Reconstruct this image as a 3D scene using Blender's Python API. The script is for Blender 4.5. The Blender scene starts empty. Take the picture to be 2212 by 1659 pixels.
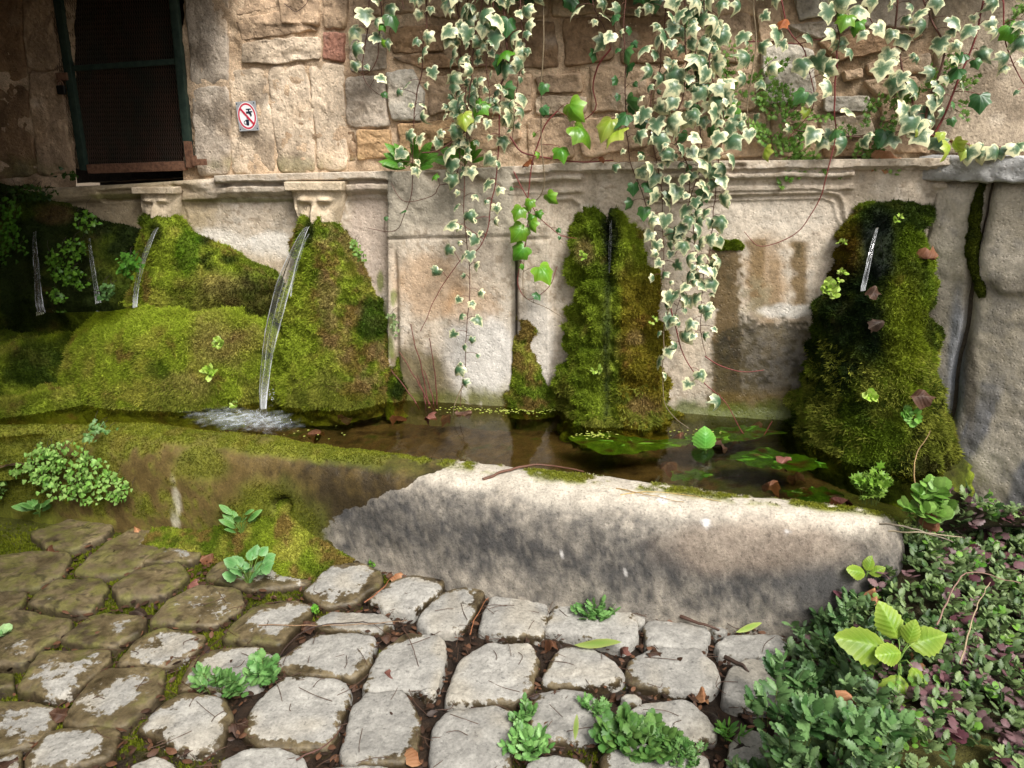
import bpy, math
import numpy as np
from mathutils import Matrix, Vector

# ------------------------------------------------------------------ camera, light, exposure
SC = bpy.context.scene
COL = SC.collection
F, CX, CY = 1540.0, 1106.0, 829.5          # focal length and centre in units of a 2212 x 1659 frame
CAMZ, PITCH = 1.6, math.radians(18.0)
cam_data = bpy.data.cameras.new('camera')
cam_data.sensor_width = 36.0
cam_data.lens = 36.0 * F / 2212.0
cam_data.clip_end = 600.0
cam_data.clip_start = 0.05
cam = bpy.data.objects.new('camera', cam_data)
COL.objects.link(cam)
cam.location = (0, 0, CAMZ)
cam.rotation_euler = (math.pi / 2 - PITCH, 0, 0)
SC.camera = cam

SUN_EL, SUN_AZ = math.radians(50), math.radians(150)     # azimuth clockwise from +Y: behind the camera, to the right
world = bpy.data.worlds.new('World')
SC.world = world
world.use_nodes = True
wn, wl = world.node_tree.nodes, world.node_tree.links
wn.clear()
sky = wn.new('ShaderNodeTexSky')
sky.sky_type = 'NISHITA'
sky.sun_disc = False
sky.sun_elevation = SUN_EL
sky.sun_rotation = SUN_AZ
sky.dust_density = 4.0
sky.air_density = 1.0
hs = wn.new('ShaderNodeHueSaturation')                   # thin bright cloud: the sky is nearly white all over
hs.inputs['Saturation'].default_value = 0.22
bg = wn.new('ShaderNodeBackground')
bg.inputs['Strength'].default_value = 0.108
wo = wn.new('ShaderNodeOutputWorld')
wl.new(sky.outputs[0], hs.inputs['Color'])
wl.new(hs.outputs[0], bg.inputs['Color'])
wl.new(bg.outputs[0], wo.inputs['Surface'])
sun_d = bpy.data.lights.new('sun', 'SUN')
sun_d.energy = 2.3
sun_d.angle = math.radians(22)
sun_d.color = (1.0, 0.965, 0.92)
sun = bpy.data.objects.new('sun', sun_d)
COL.objects.link(sun)
sdir = Vector((math.sin(SUN_AZ) * math.cos(SUN_EL), math.cos(SUN_AZ) * math.cos(SUN_EL), math.sin(SUN_EL)))
sun.rotation_euler = sdir.to_track_quat('Z', 'Y').to_euler()
SC.view_settings.view_transform = 'Standard'
SC.view_settings.look = 'None'
SC.view_settings.exposure = 0.98
SC.view_settings.gamma = 1.0
SC.view_settings.use_curve_mapping = False
SC.cycles.max_bounces = 8
SC.cycles.transparent_max_bounces = 16

# ------------------------------------------------------------------ geometry helpers
CP, SP = math.cos(PITCH), math.sin(PITCH)
def rays(px, py):
    dx = np.asarray(px, float) - CX
    up = CY - np.asarray(py, float)
    return dx, F * CP + up * SP, up * CP - F * SP
def G(px, py, z=0.0):
    dx, dy, dz = rays(px, py)
    t = (z - CAMZ) / dz
    return np.stack([dx * t, dy * t, np.zeros_like(t) + z], -1)
WT = 0.185
WA = math.atan(WT)
WO = np.array([0, 3.38, 0.0])
WU = np.array([math.cos(WA), -math.sin(WA), 0.0])
WN = np.array([-math.sin(WA), -math.cos(WA), 0.0])
ZZ = np.array([0, 0, 1.0])
def W(px, py, d=0.0):
    """the point of the back wall (pushed d metres out of it) seen at a frame position"""
    dx, dy, dz = rays(px, py)
    d = np.asarray(d, float)
    k = (WO @ WN + d) / (dx * WN[0] + dy * WN[1])
    return np.stack(np.broadcast_arrays(dx * k, dy * k, CAMZ + dz * k), -1)
def Wd(px, py, d):
    """base point on the wall plane, then moved straight out"""
    return W(px, py) + np.asarray(d)[..., None] * WN
def proj(P):
    x, y, z = P[..., 0], P[..., 1], P[..., 2] - CAMZ
    dep = y * CP - z * SP
    up = y * SP + z * CP
    return CX + F * x / dep, CY - F * up / dep
def unit(v):
    v = np.asarray(v, float)
    return v / (np.linalg.norm(v, axis=-1, keepdims=True) + 1e-12)

def _hash(ix, iy, iz, seed):
    h = (ix.astype(np.int64) * 374761393 + iy.astype(np.int64) * 668265263 + iz.astype(np.int64) * 2147483647 + seed * 1274126177) & 0xFFFFFFFF
    h = ((h ^ (h >> 13)) * 1274126177) & 0xFFFFFFFF
    h = ((h ^ (h >> 16)) * 2246822519) & 0xFFFFFFFF
    return ((h ^ (h >> 15)) & 0xFFFFFF) / float(0xFFFFFF)
def vnoise(P, scale, seed=0):
    p = np.asarray(P, float) * scale + seed * 17.13 + 100.0
    i = np.floor(p)
    f = p - i
    u = f * f * (3 - 2 * f)
    i = i.astype(np.int64)
    r = 0
    for a in (0, 1):
        wx = u[..., 0] if a else 1 - u[..., 0]
        for b in (0, 1):
            wy = u[..., 1] if b else 1 - u[..., 1]
            for c in (0, 1):
                wz = u[..., 2] if c else 1 - u[..., 2]
                r = r + wx * wy * wz * _hash(i[..., 0] + a, i[..., 1] + b, i[..., 2] + c, seed)
    return r * 2 - 1
def fbm(P, scale, octv=4, seed=0, gain=0.5):
    r, a, s = 0, 1.0, 0
    for k in range(octv):
        r = r + a * vnoise(P, scale * 2.03 ** k, seed + k * 7)
        s += a
        a *= gain
    return r / s
def worley(P, scale, seed=0):
    p = np.asarray(P, float) * scale + 50.0
    i = np.floor(p).astype(np.int64)
    best = np.full(p.shape[:-1], 9.0)
    for a in (-1, 0, 1):
        for b in (-1, 0, 1):
            for c in (-1, 0, 1):
                q = i + np.array([a, b, c])
                d = 0
                for k in range(3):
                    fx = q[..., k] + _hash(q[..., 0], q[..., 1], q[..., 2], seed + 31 * k + 1)
                    d = d + (fx - p[..., k]) ** 2
                best = np.minimum(best, d)
    return np.sqrt(best)
def sstep(a, b, x):
    t = np.clip((np.asarray(x, float) - a) / (b - a), 0, 1)
    return t * t * (3 - 2 * t)
def lerp(a, b, m):
    a, b = np.asarray(a, float), np.asarray(b, float)
    m = np.asarray(m)[..., None]
    return a * (1 - m) + b * m
def srgb(r, g, b, k=0.8):
    c = np.array([r, g, b], float) / 255
    return np.where(c <= 0.04045, c / 12.92, ((c + 0.055) / 1.055) ** 2.4) * k
def seg_dist(px, py, pts):
    best = np.full(np.shape(px), 1e9)
    for (x0, y0), (x1, y1) in zip(pts[:-1], pts[1:]):
        vx, vy = x1 - x0, y1 - y0
        t = np.clip(((px - x0) * vx + (py - y0) * vy) / (vx * vx + vy * vy + 1e-9), 0, 1)
        best = np.minimum(best, np.hypot(px - x0 - t * vx, py - y0 - t * vy))
    return best
def interp(x, pts):
    xs, ys = zip(*pts)
    return np.interp(x, xs, ys)
def blob(px, py, cx, cy, rx, ry, nz, rough=0.35, soft=0.2):
    r = np.sqrt(((px - cx) / rx) ** 2 + ((py - cy) / ry) ** 2) + rough * nz
    return sstep(1 + soft, 1 - soft, r)
def catmull(pts, n):
    p = np.asarray(pts, float)
    p = np.vstack([2 * p[0] - p[1], p, 2 * p[-1] - p[-2]])
    out = []
    for i in range(1, len(p) - 2):
        t = np.linspace(0, 1, n, endpoint=False)[:, None]
        a, b, c, d = p[i - 1], p[i], p[i + 1], p[i + 2]
        out.append(0.5 * ((2 * b) + (-a + c) * t + (2 * a - 5 * b + 4 * c - d) * t * t + (-a + 3 * b - 3 * c + d) * t ** 3))
    out.append(p[-2][None])
    return np.vstack(out)
def resample(p, n, closed=False):
    p = np.asarray(p, float)
    if closed:
        p = np.vstack([p, p[:1]])
    s = np.concatenate([[0], np.cumsum(np.linalg.norm(np.diff(p, axis=0), axis=1))])
    t = np.linspace(0, s[-1], n, endpoint=not closed)
    return np.stack([np.interp(t, s, p[:, k]) for k in range(p.shape[1])], 1)
def chaikin(p, it=2):
    p = np.asarray(p, float)
    for _ in range(it):
        q = np.roll(p, -1, 0)
        p = np.stack([p * 0.75 + q * 0.25, p * 0.25 + q * 0.75], 1).reshape(-1, p.shape[1])
    return p

def soften(poly, n, corner=0.05, seed=0, jit=0.0):
    """outline of n points with rounded corners and a slightly uneven edge"""
    q = resample(np.asarray(poly, float), 240, True)
    k = max(3, int(240 * corner) | 1)
    ker = np.hanning(k + 2)[1:-1]
    ker /= ker.sum()
    cen = q.mean(0)
    out = np.stack([np.convolve(np.concatenate([q[-k:, i], q[:, i], q[:k, i]]), ker, 'same')[k:-k] for i in range(q.shape[1])], 1)
    if jit:
        size = np.linalg.norm(q - cen, axis=1).mean()
        th = np.linspace(0, 2 * np.pi, 240, endpoint=False)
        ring = np.stack([np.cos(th) * 2, np.sin(th) * 2, 0 * th + seed * 3.7], 1)
        out = cen + (out - cen) * (1 + jit * fbm(ring, 1.6, 4, seed))[:, None]
    return out[np.linspace(0, 240, n, endpoint=False).astype(int)]

# ------------------------------------------------------------------ mesh helpers
def mesh(name, V, faces, col=None, wet=None, smooth=True, mat=None, attrs=None, col2=None):
    """faces: list of int arrays, each (n, k)"""
    V = np.asarray(V, np.float32).reshape(-1, 3)
    me = bpy.data.meshes.new(name)
    faces = [np.asarray(f, np.int32) for f in faces if len(f)]
    nl = sum(f.size for f in faces)
    npoly = sum(len(f) for f in faces)
    me.vertices.add(len(V))
    me.vertices.foreach_set('co', V.ravel())
    me.loops.add(nl)
    me.loops.foreach_set('vertex_index', np.concatenate([f.ravel() for f in faces]))
    me.polygons.add(npoly)
    tot = np.concatenate([np.full(len(f), f.shape[1], np.int32) for f in faces])
    st = np.concatenate([[0], np.cumsum(tot)[:-1]]).astype(np.int32)
    me.polygons.foreach_set('loop_start', st)
    me.polygons.foreach_set('use_smooth', np.full(npoly, smooth))
    me.update(calc_edges=True)
    for nm, cv in (('Col', col), ('Col2', col2)):
        if cv is None:
            continue
        c = np.ones((len(V), 4), np.float32)
        c[:, :3] = np.clip(np.broadcast_to(np.asarray(cv).reshape(-1, 3), (len(V), 3)), 0.002, 0.9)
        a = me.color_attributes.new(nm, 'FLOAT_COLOR', 'POINT')
        a.data.foreach_set('color', c.ravel())
    at = dict(attrs or {})
    if wet is not None:
        at['Wet'] = wet
    for k, v in at.items():
        a = me.attributes.new(k, 'FLOAT', 'POINT')
        a.data.foreach_set('value', np.ascontiguousarray(np.broadcast_to(np.asarray(v, np.float32).ravel(), (len(V),))))
    if mat:
        me.materials.append(mat)
    return me
def gridfaces(r, c, wrap=False):
    i = np.arange(r - 1)[:, None]
    j = np.arange(c if wrap else c - 1)[None, :]
    j2 = (j + 1) % c
    return np.stack([i * c + j, i * c + j2, (i + 1) * c + j2, (i + 1) * c + j], -1).reshape(-1, 4)
def gnormals(P):
    du = np.gradient(P, axis=1)
    dv = np.gradient(P, axis=0)
    return unit(np.cross(dv, du))
def put(name, me, parent=None, label=None, cat=None, group=None, kind=None):
    o = bpy.data.objects.new(name, me)
    COL.objects.link(o)
    if parent is not None:
        o.parent = parent
        o.matrix_parent_inverse = parent.matrix_basis.inverted()
    tag(o, label, cat, group, kind)
    return o
def tag(o, label=None, cat=None, group=None, kind=None):
    for k, v in (('label', label), ('category', cat), ('group', group), ('kind', kind)):
        if v:
            o[k] = v
    return o
def empty(name, loc, label=None, cat=None, group=None, kind=None):
    o = bpy.data.objects.new(name, None)
    o.empty_display_size = 0.05
    COL.objects.link(o)
    o.location = tuple(float(c) for c in loc)
    return tag(o, label, cat, group, kind)
def tube(pts, rad, sides=6):
    """returns V, faces of a tube along pts with radius array"""
    p = np.asarray(pts, float)
    n = len(p)
    rad = np.broadcast_to(np.asarray(rad, float), (n,))
    t = unit(np.gradient(p, axis=0))
    ref = np.array([0.31, -0.9, 0.3])
    a = unit(np.cross(t, ref))
    b = np.cross(t, a)
    th = np.linspace(0, 2 * np.pi, sides, endpoint=False)
    V = p[:, None] + rad[:, None, None] * (np.cos(th)[None, :, None] * a[:, None] + np.sin(th)[None, :, None] * b[:, None])
    f = gridfaces(n, sides, True)[:, ::-1]
    return V.reshape(-1, 3), f
def join(parts):
    """parts: list of (V, faces(n,k)); returns V, [faces by k], start indices"""
    vs, fs, off, starts = [], {}, 0, []
    for V, f in parts:
        starts.append(off)
        V = np.asarray(V).reshape(-1, 3)
        vs.append(V)
        f = np.asarray(f)
        fs.setdefault(f.shape[1], []).append(f + off)
        off += len(V)
    return np.vstack(vs), [np.vstack(v) for v in fs.values()]
def boxm(c, ax, ay, az):
    """box from centre and three half-axis vectors"""
    c, ax, ay, az = (np.asarray(v, float) for v in (c, ax, ay, az))
    V = np.array([c + i * ax + j * ay + k * az for k in (-1, 1) for j in (-1, 1) for i in (-1, 1)])
    f = np.array([[0, 2, 3, 1], [4, 5, 7, 6], [0, 1, 5, 4], [2, 6, 7, 3], [0, 4, 6, 2], [1, 3, 7, 5]])
    if np.dot(np.cross(ax, ay), az) < 0:
        f = f[:, ::-1]
    return V, f
def rough_box(c, ax, ay, az, n=(10, 10, 4), r=0.15, amp=0.01, scale=9, seed=0):
    """subdivided box with rounded edges and a rough surface (six grids welded by position)"""
    c, ax, ay, az = (np.asarray(v, float) for v in (c, ax, ay, az))
    L = [np.linalg.norm(v) for v in (ax, ay, az)]
    rr = min(L) * r * 2
    E = [unit(v) for v in (ax, ay, az)]
    parts = []
    for k in range(3):
        i, j = [(1, 2), (2, 0), (0, 1)][k]
        for s in (-1, 1):
            a, b = np.meshgrid(np.linspace(-L[i], L[i], n[i] + 1), np.linspace(-L[j], L[j], n[j] + 1), indexing='ij')
            q = np.zeros(a.shape + (3,))
            q[..., i], q[..., j], q[..., k] = a, b, s * L[k]
            core = np.clip(q, [-(l - rr) for l in L], [(l - rr) for l in L])
            dirv = unit(q - core)
            q = core + dirv * rr
            P = c + q[..., 0:1] * E[0] + q[..., 1:2] * E[1] + q[..., 2:3] * E[2]
            nrm = dirv[..., 0:1] * E[0] + dirv[..., 1:2] * E[1] + dirv[..., 2:3] * E[2]
            P = P + nrm * (amp * fbm(P, scale, 4, seed))[..., None]
            f = gridfaces(n[i] + 1, n[j] + 1)
            if s > 0:
                pass
            else:
                f = f[:, ::-1]
            if np.dot(np.cross(E[0], E[1]), E[2]) < 0:
                f = f[:, ::-1]
            parts.append((P.reshape(-1, 3), f))
    return join(parts)

# ------------------------------------------------------------------ materials
def nodes(name):
    m = bpy.data.materials.new(name)
    m.use_nodes = True
    nt = m.node_tree
    nt.nodes.clear()
    return m, nt, nt.nodes, nt.links
def N(nt, kind, **kw):
    n = nt.nodes.new(kind)
    for k, v in kw.items():
        if k in n.inputs:
            n.inputs[k].default_value = v
        else:
            setattr(n, k, v)
    return n
def surface_mat(name, grain=0.25, gscale=70.0, bump=0.35, bscale=90.0, pits=0.0, rough=0.9, spec=0.3, wetrough=0.28, sheen=0.0, bdist=0.006, speck=0.35, layer=None):
    """colour from the 'Col' attribute, fine grain and relief from noise, gloss from the 'Wet' attribute"""
    m, nt, nn, L = nodes(name)
    out = N(nt, 'ShaderNodeOutputMaterial')
    b = N(nt, 'ShaderNodeBsdfPrincipled')
    L.new(b.outputs[0], out.inputs[0])
    at = N(nt, 'ShaderNodeAttribute', attribute_name='Col')
    wet = N(nt, 'ShaderNodeAttribute', attribute_name='Wet')
    tc = N(nt, 'ShaderNodeTexCoord')
    n1 = N(nt, 'ShaderNodeTexNoise', Scale=gscale, Detail=7.0, Roughness=0.65)
    n2 = N(nt, 'ShaderNodeTexNoise', Scale=gscale * 0.17, Detail=4.0, Roughness=0.6)
    L.new(tc.outputs['Object'], n1.inputs['Vector'])
    L.new(tc.outputs['Object'], n2.inputs['Vector'])
    mr = N(nt, 'ShaderNodeMapRange')
    mr.inputs['From Min'].default_value = 0.3
    mr.inputs['From Max'].default_value = 0.7
    mr.inputs['To Min'].default_value = 1 - grain
    mr.inputs['To Max'].default_value = 1 + grain
    L.new(n1.outputs[0], mr.inputs['Value'])
    mr2 = N(nt, 'ShaderNodeMapRange')
    mr2.inputs['From Min'].default_value = 0.3
    mr2.inputs['From Max'].default_value = 0.7
    mr2.inputs['To Min'].default_value = 1 - grain * 0.7
    mr2.inputs['To Max'].default_value = 1 + grain * 0.7
    L.new(n2.outputs[0], mr2.inputs['Value'])
    mu = N(nt, 'ShaderNodeMath', operation='MULTIPLY')
    L.new(mr.outputs[0], mu.inputs[0])
    L.new(mr2.outputs[0], mu.inputs[1])
    n3 = N(nt, 'ShaderNodeTexNoise', Scale=gscale * 0.55, Detail=9.0, Roughness=0.78)
    L.new(tc.outputs['Object'], n3.inputs['Vector'])
    m3 = N(nt, 'ShaderNodeMapRange')
    m3.inputs['From Min'].default_value = 0.53
    m3.inputs['From Max'].default_value = 0.68
    m3.inputs['To Min'].default_value = 1.0
    m3.inputs['To Max'].default_value = 1.0 - speck
    L.new(n3.outputs[0], m3.inputs['Value'])
    mu3 = N(nt, 'ShaderNodeMath', operation='MULTIPLY')
    L.new(mu.outputs[0], mu3.inputs[0])
    L.new(m3.outputs[0], mu3.inputs[1])
    vm = N(nt, 'ShaderNodeVectorMath', operation='SCALE')
    L.new(at.outputs['Color'], vm.inputs[0])
    L.new(mu3.outputs[0], vm.inputs['Scale'])
    rr = N(nt, 'ShaderNodeMapRange')
    rr.inputs['To Min'].default_value = rough
    rr.inputs['To Max'].default_value = wetrough
    L.new(wet.outputs['Fac'], rr.inputs['Value'])
    if layer:
        # a second coat ('Col2') shows wherever 'Mx' plus fine noise is above zero: crisp wet and dry edges
        a2 = N(nt, 'ShaderNodeAttribute', attribute_name='Col2')
        mx_ = N(nt, 'ShaderNodeAttribute', attribute_name='Mx')
        n4 = N(nt, 'ShaderNodeTexNoise', Scale=layer[0], Detail=9.0, Roughness=0.68)
        L.new(tc.outputs['Object'], n4.inputs['Vector'])
        ma = N(nt, 'ShaderNodeMath', operation='MULTIPLY_ADD')
        L.new(n4.outputs[0], ma.inputs[0])
        ma.inputs[1].default_value = layer[1]
        L.new(mx_.outputs['Fac'], ma.inputs[2])
        mk = N(nt, 'ShaderNodeMapRange')
        mk.inputs['From Min'].default_value = layer[1] * 0.5 - layer[2]
        mk.inputs['From Max'].default_value = layer[1] * 0.5 + layer[2]
        L.new(ma.outputs[0], mk.inputs['Value'])
        n5 = N(nt, 'ShaderNodeTexNoise', Scale=layer[3], Detail=5.0, Roughness=0.6)
        L.new(tc.outputs['Object'], n5.inputs['Vector'])
        m5 = N(nt, 'ShaderNodeMapRange')
        m5.inputs['From Min'].default_value = 0.60
        m5.inputs['From Max'].default_value = 0.66
        m5.inputs['To Min'].default_value = 1.0
        m5.inputs['To Max'].default_value = 0.62
        L.new(n5.outputs[0], m5.inputs['Value'])
        mu5 = N(nt, 'ShaderNodeMath', operation='MULTIPLY')
        L.new(mu3.outputs[0], mu5.inputs[0])
        L.new(m5.outputs[0], mu5.inputs[1])
        v2 = N(nt, 'ShaderNodeVectorMath', operation='SCALE')
        L.new(a2.outputs['Color'], v2.inputs[0])
        L.new(mu5.outputs[0], v2.inputs['Scale'])
        mc = N(nt, 'ShaderNodeMix', data_type='RGBA')
        L.new(mk.outputs[0], mc.inputs[0])
        L.new(vm.outputs[0], mc.inputs[6])
        L.new(v2.outputs[0], mc.inputs[7])
        L.new(mc.outputs[2], b.inputs['Base Color'])
        mr_ = N(nt, 'ShaderNodeMix', data_type='FLOAT')
        L.new(mk.outputs[0], mr_.inputs[0])
        L.new(rr.outputs[0], mr_.inputs[2])
        mr_.inputs[3].default_value = rough
        L.new(mr_.outputs[0], b.inputs['Roughness'])
    else:
        L.new(vm.outputs[0], b.inputs['Base Color'])
        L.new(rr.outputs[0], b.inputs['Roughness'])
    b.inputs['Specular IOR Level'].default_value = spec
    nb = N(nt, 'ShaderNodeTexNoise', Scale=bscale, Detail=8.0, Roughness=0.7)
    L.new(tc.outputs['Object'], nb.inputs['Vector'])
    h = nb.outputs[0]
    if pits > 0:
        vo = N(nt, 'ShaderNodeTexVoronoi', Scale=bscale * 0.8)
        L.new(tc.outputs['Object'], vo.inputs['Vector'])
        pm = N(nt, 'ShaderNodeMapRange')
        pm.inputs['From Min'].default_value = 0.0
        pm.inputs['From Max'].default_value = 0.35
        pm.inputs['To Min'].default_value = -pits
        pm.inputs['To Max'].default_value = 0
        L.new(vo.outputs['Distance'], pm.inputs['Value'])
        ad = N(nt, 'ShaderNodeMath', operation='ADD')
        L.new(h, ad.inputs[0])
        L.new(pm.outputs[0], ad.inputs[1])
        h = ad.outputs[0]
    bp = N(nt, 'ShaderNodeBump', Strength=bump, Distance=bdist)
    L.new(h, bp.inputs['Height'])
    L.new(bp.outputs[0], b.inputs['Normal'])
    return m
def leaf_mat(name, rough=0.42, trans=0.25, vary=0.25, spec=0.35, veins=None):
    """colour from 'Col', varied by object, part of the light passing through"""
    m, nt, nn, L = nodes(name)
    out = N(nt, 'ShaderNodeOutputMaterial')
    b = N(nt, 'ShaderNodeBsdfPrincipled')
    at = N(nt, 'ShaderNodeAttribute', attribute_name='Col')
    oi = N(nt, 'ShaderNodeObjectInfo')
    mr = N(nt, 'ShaderNodeMapRange')
    mr.inputs['To Min'].default_value = 1 - vary
    mr.inputs['To Max'].default_value = 1 + vary
    L.new(oi.outputs['Random'], mr.inputs['Value'])
    tc = N(nt, 'ShaderNodeTexCoord')
    n1 = N(nt, 'ShaderNodeTexNoise', Scale=120.0, Detail=3.0)
    L.new(tc.outputs['Object'], n1.inputs['Vector'])
    mg = N(nt, 'ShaderNodeMapRange')
    mg.inputs['From Min'].default_value = 0.3
    mg.inputs['From Max'].default_value = 0.7
    mg.inputs['To Min'].default_value = 0.82
    mg.inputs['To Max'].default_value = 1.18
    L.new(n1.outputs[0], mg.inputs['Value'])
    mu = N(nt, 'ShaderNodeMath', operation='MULTIPLY')
    L.new(mr.outputs[0], mu.inputs[0])
    L.new(mg.outputs[0], mu.inputs[1])
    vm = N(nt, 'ShaderNodeVectorMath', operation='SCALE')
    L.new(at.outputs['Color'], vm.inputs[0])
    L.new(mu.outputs[0], vm.inputs['Scale'])
    csock = vm.outputs[0]
    if veins:
        sx = N(nt, 'ShaderNodeSeparateXYZ')
        L.new(tc.outputs['Object'], sx.inputs[0])
        def mth(op, a_, b_=None):
            n_ = N(nt, 'ShaderNodeMath', operation=op)
            for k_, v_ in enumerate((a_, b_)):
                if v_ is None:
                    continue
                if isinstance(v_, (int, float)):
                    n_.inputs[k_].default_value = v_
                else:
                    L.new(v_, n_.inputs[k_])
            return n_.outputs[0]
        ax = mth('ABSOLUTE', sx.outputs[0])
        if veins == 'pinnate':
            ph = mth('MULTIPLY', mth('SUBTRACT', sx.outputs[1], mth('MULTIPLY', ax, 0.75)), 44.0)
        else:
            ph = mth('MULTIPLY', mth('ARCTAN2', ax, mth('ADD', sx.outputs[1], 0.02)), 9.6)
        sn = mth('COSINE', ph) if veins != 'pinnate' else mth('SINE', ph)
        side = mth('GREATER_THAN', sn, 0.93)
        mid = mth('LESS_THAN', ax, 0.022)
        vk = mth('MAXIMUM', mth('MULTIPLY', side, 0.55), mid)
        mv = N(nt, 'ShaderNodeMix', data_type='RGBA')
        L.new(mth('MULTIPLY', vk, 0.42), mv.inputs[0])
        L.new(vm.outputs[0], mv.inputs[6])
        li = N(nt, 'ShaderNodeVectorMath', operation='MULTIPLY_ADD')
        L.new(vm.outputs[0], li.inputs[0])
        li.inputs[1].default_value = (1.5, 1.35, 1.6)
        li.inputs[2].default_value = (0.05, 0.05, 0.03)
        L.new(li.outputs[0], mv.inputs[7])
        csock = mv.outputs[2]
        bv = N(nt, 'ShaderNodeBump', Strength=0.12, Distance=0.02)
        L.new(sn, bv.inputs['Height'])
        L.new(bv.outputs[0], b.inputs['Normal'])
    L.new(csock, b.inputs['Base Color'])
    b.inputs['Roughness'].default_value = rough
    b.inputs['Specular IOR Level'].default_value = spec
    tr = N(nt, 'ShaderNodeBsdfTranslucent')
    L.new(csock, tr.inputs['Color'])
    mx = N(nt, 'ShaderNodeMixShader')
    mx.inputs[0].default_value = trans
    L.new(b.outputs[0], mx.inputs[1])
    L.new(tr.outputs[0], mx.inputs[2])
    L.new(mx.outputs[0], out.inputs[0])
    return m
def ivy_mat(name):
    """green-grey centre with paler blotches and a cream margin; attribute 'M' runs 0 (midrib) to 1 (edge)"""
    m, nt, nn, L = nodes(name)
    out = N(nt, 'ShaderNodeOutputMaterial')
    b = N(nt, 'ShaderNodeBsdfPrincipled')
    at = N(nt, 'ShaderNodeAttribute', attribute_name='M')
    tc = N(nt, 'ShaderNodeTexCoord')
    oi = N(nt, 'ShaderNodeObjectInfo')
    ofs = N(nt, 'ShaderNodeVectorMath', operation='SCALE')
    cmb = N(nt, 'ShaderNodeCombineXYZ')
    for k in range(3):
        L.new(oi.outputs['Random'], cmb.inputs[k])
    L.new(cmb.outputs[0], ofs.inputs[0])
    ofs.inputs['Scale'].default_value = 37.0
    ad = N(nt, 'ShaderNodeVectorMath', operation='ADD')
    L.new(tc.outputs['Object'], ad.inputs[0])
    L.new(ofs.outputs[0], ad.inputs[1])
    n1 = N(nt, 'ShaderNodeTexNoise', Scale=3.2, Detail=3.0, Roughness=0.6)
    L.new(ad.outputs[0], n1.inputs['Vector'])
    mm = N(nt, 'ShaderNodeMath', operation='MULTIPLY_ADD')
    L.new(n1.outputs[0], mm.inputs[0])
    mm.inputs[1].default_value = 1.25
    L.new(at.outputs['Fac'], mm.inputs[2])
    rv = N(nt, 'ShaderNodeMapRange')
    rv.inputs['To Min'].default_value = -0.97
    rv.inputs['To Max'].default_value = -0.57
    L.new(oi.outputs['Random'], rv.inputs['Value'])
    m2 = N(nt, 'ShaderNodeMath', operation='ADD')
    L.new(mm.outputs[0], m2.inputs[0])
    L.new(rv.outputs[0], m2.inputs[1])
    cr = N(nt, 'ShaderNodeValToRGB')
    e = cr.color_ramp.elements
    e[0].position, e[0].color = 0.0, (0.05, 0.115, 0.05, 1)
    e[1].position, e[1].color = 1.0, (0.74, 0.70, 0.42, 1)
    for p, c in ((0.34, (0.10, 0.16, 0.075, 1)), (0.42, (0.20, 0.255, 0.145, 1)), (0.58, (0.28, 0.335, 0.20, 1)), (0.67, (0.62, 0.62, 0.36, 1))):
        q = e.new(p)
        q.color = c
    L.new(m2.outputs[0], cr.inputs[0])
    L.new(cr.outputs[0], b.inputs['Base Color'])
    b.inputs['Roughness'].default_value = 0.36
    b.inputs['Specular IOR Level'].default_value = 0.5
    tr = N(nt, 'ShaderNodeBsdfTranslucent')
    L.new(cr.outputs[0], tr.inputs['Color'])
    mx = N(nt, 'ShaderNodeMixShader')
    mx.inputs[0].default_value = 0.18
    L.new(b.outputs[0], mx.inputs[1])
    L.new(tr.outputs[0], mx.inputs[2])
    L.new(mx.outputs[0], out.inputs[0])
    return m
def plain_mat(name, c, rough=0.5, metal=0.0, noise=0.0, c2=None, scale=40.0, bump=0.0):
    m, nt, nn, L = nodes(name)
    out = N(nt, 'ShaderNodeOutputMaterial')
    b = N(nt, 'ShaderNodeBsdfPrincipled')
    L.new(b.outputs[0], out.inputs[0])
    b.inputs['Roughness'].default_value = rough
    b.inputs['Metallic'].default_value = metal
    tc = N(nt, 'ShaderNodeTexCoord')
    n1 = N(nt, 'ShaderNodeTexNoise', Scale=scale, Detail=6.0, Roughness=0.65)
    L.new(tc.outputs['Object'], n1.inputs['Vector'])
    cr = N(nt, 'ShaderNodeValToRGB')
    cr.color_ramp.elements[0].position = 0.38
    cr.color_ramp.elements[1].position = 0.62
    c2 = c if c2 is None else c2
    cr.color_ramp.elements[0].color = (*c, 1)
    cr.color_ramp.elements[1].color = (*c2, 1)
    L.new(n1.outputs[0], cr.inputs[0])
    L.new(cr.outputs[0], b.inputs['Base Color'])
    if bump:
        bp = N(nt, 'ShaderNodeBump', Strength=bump, Distance=0.003)
        L.new(n1.outputs[0], bp.inputs['Height'])
        L.new(bp.outputs[0], b.inputs['Normal'])
    return m
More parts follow.
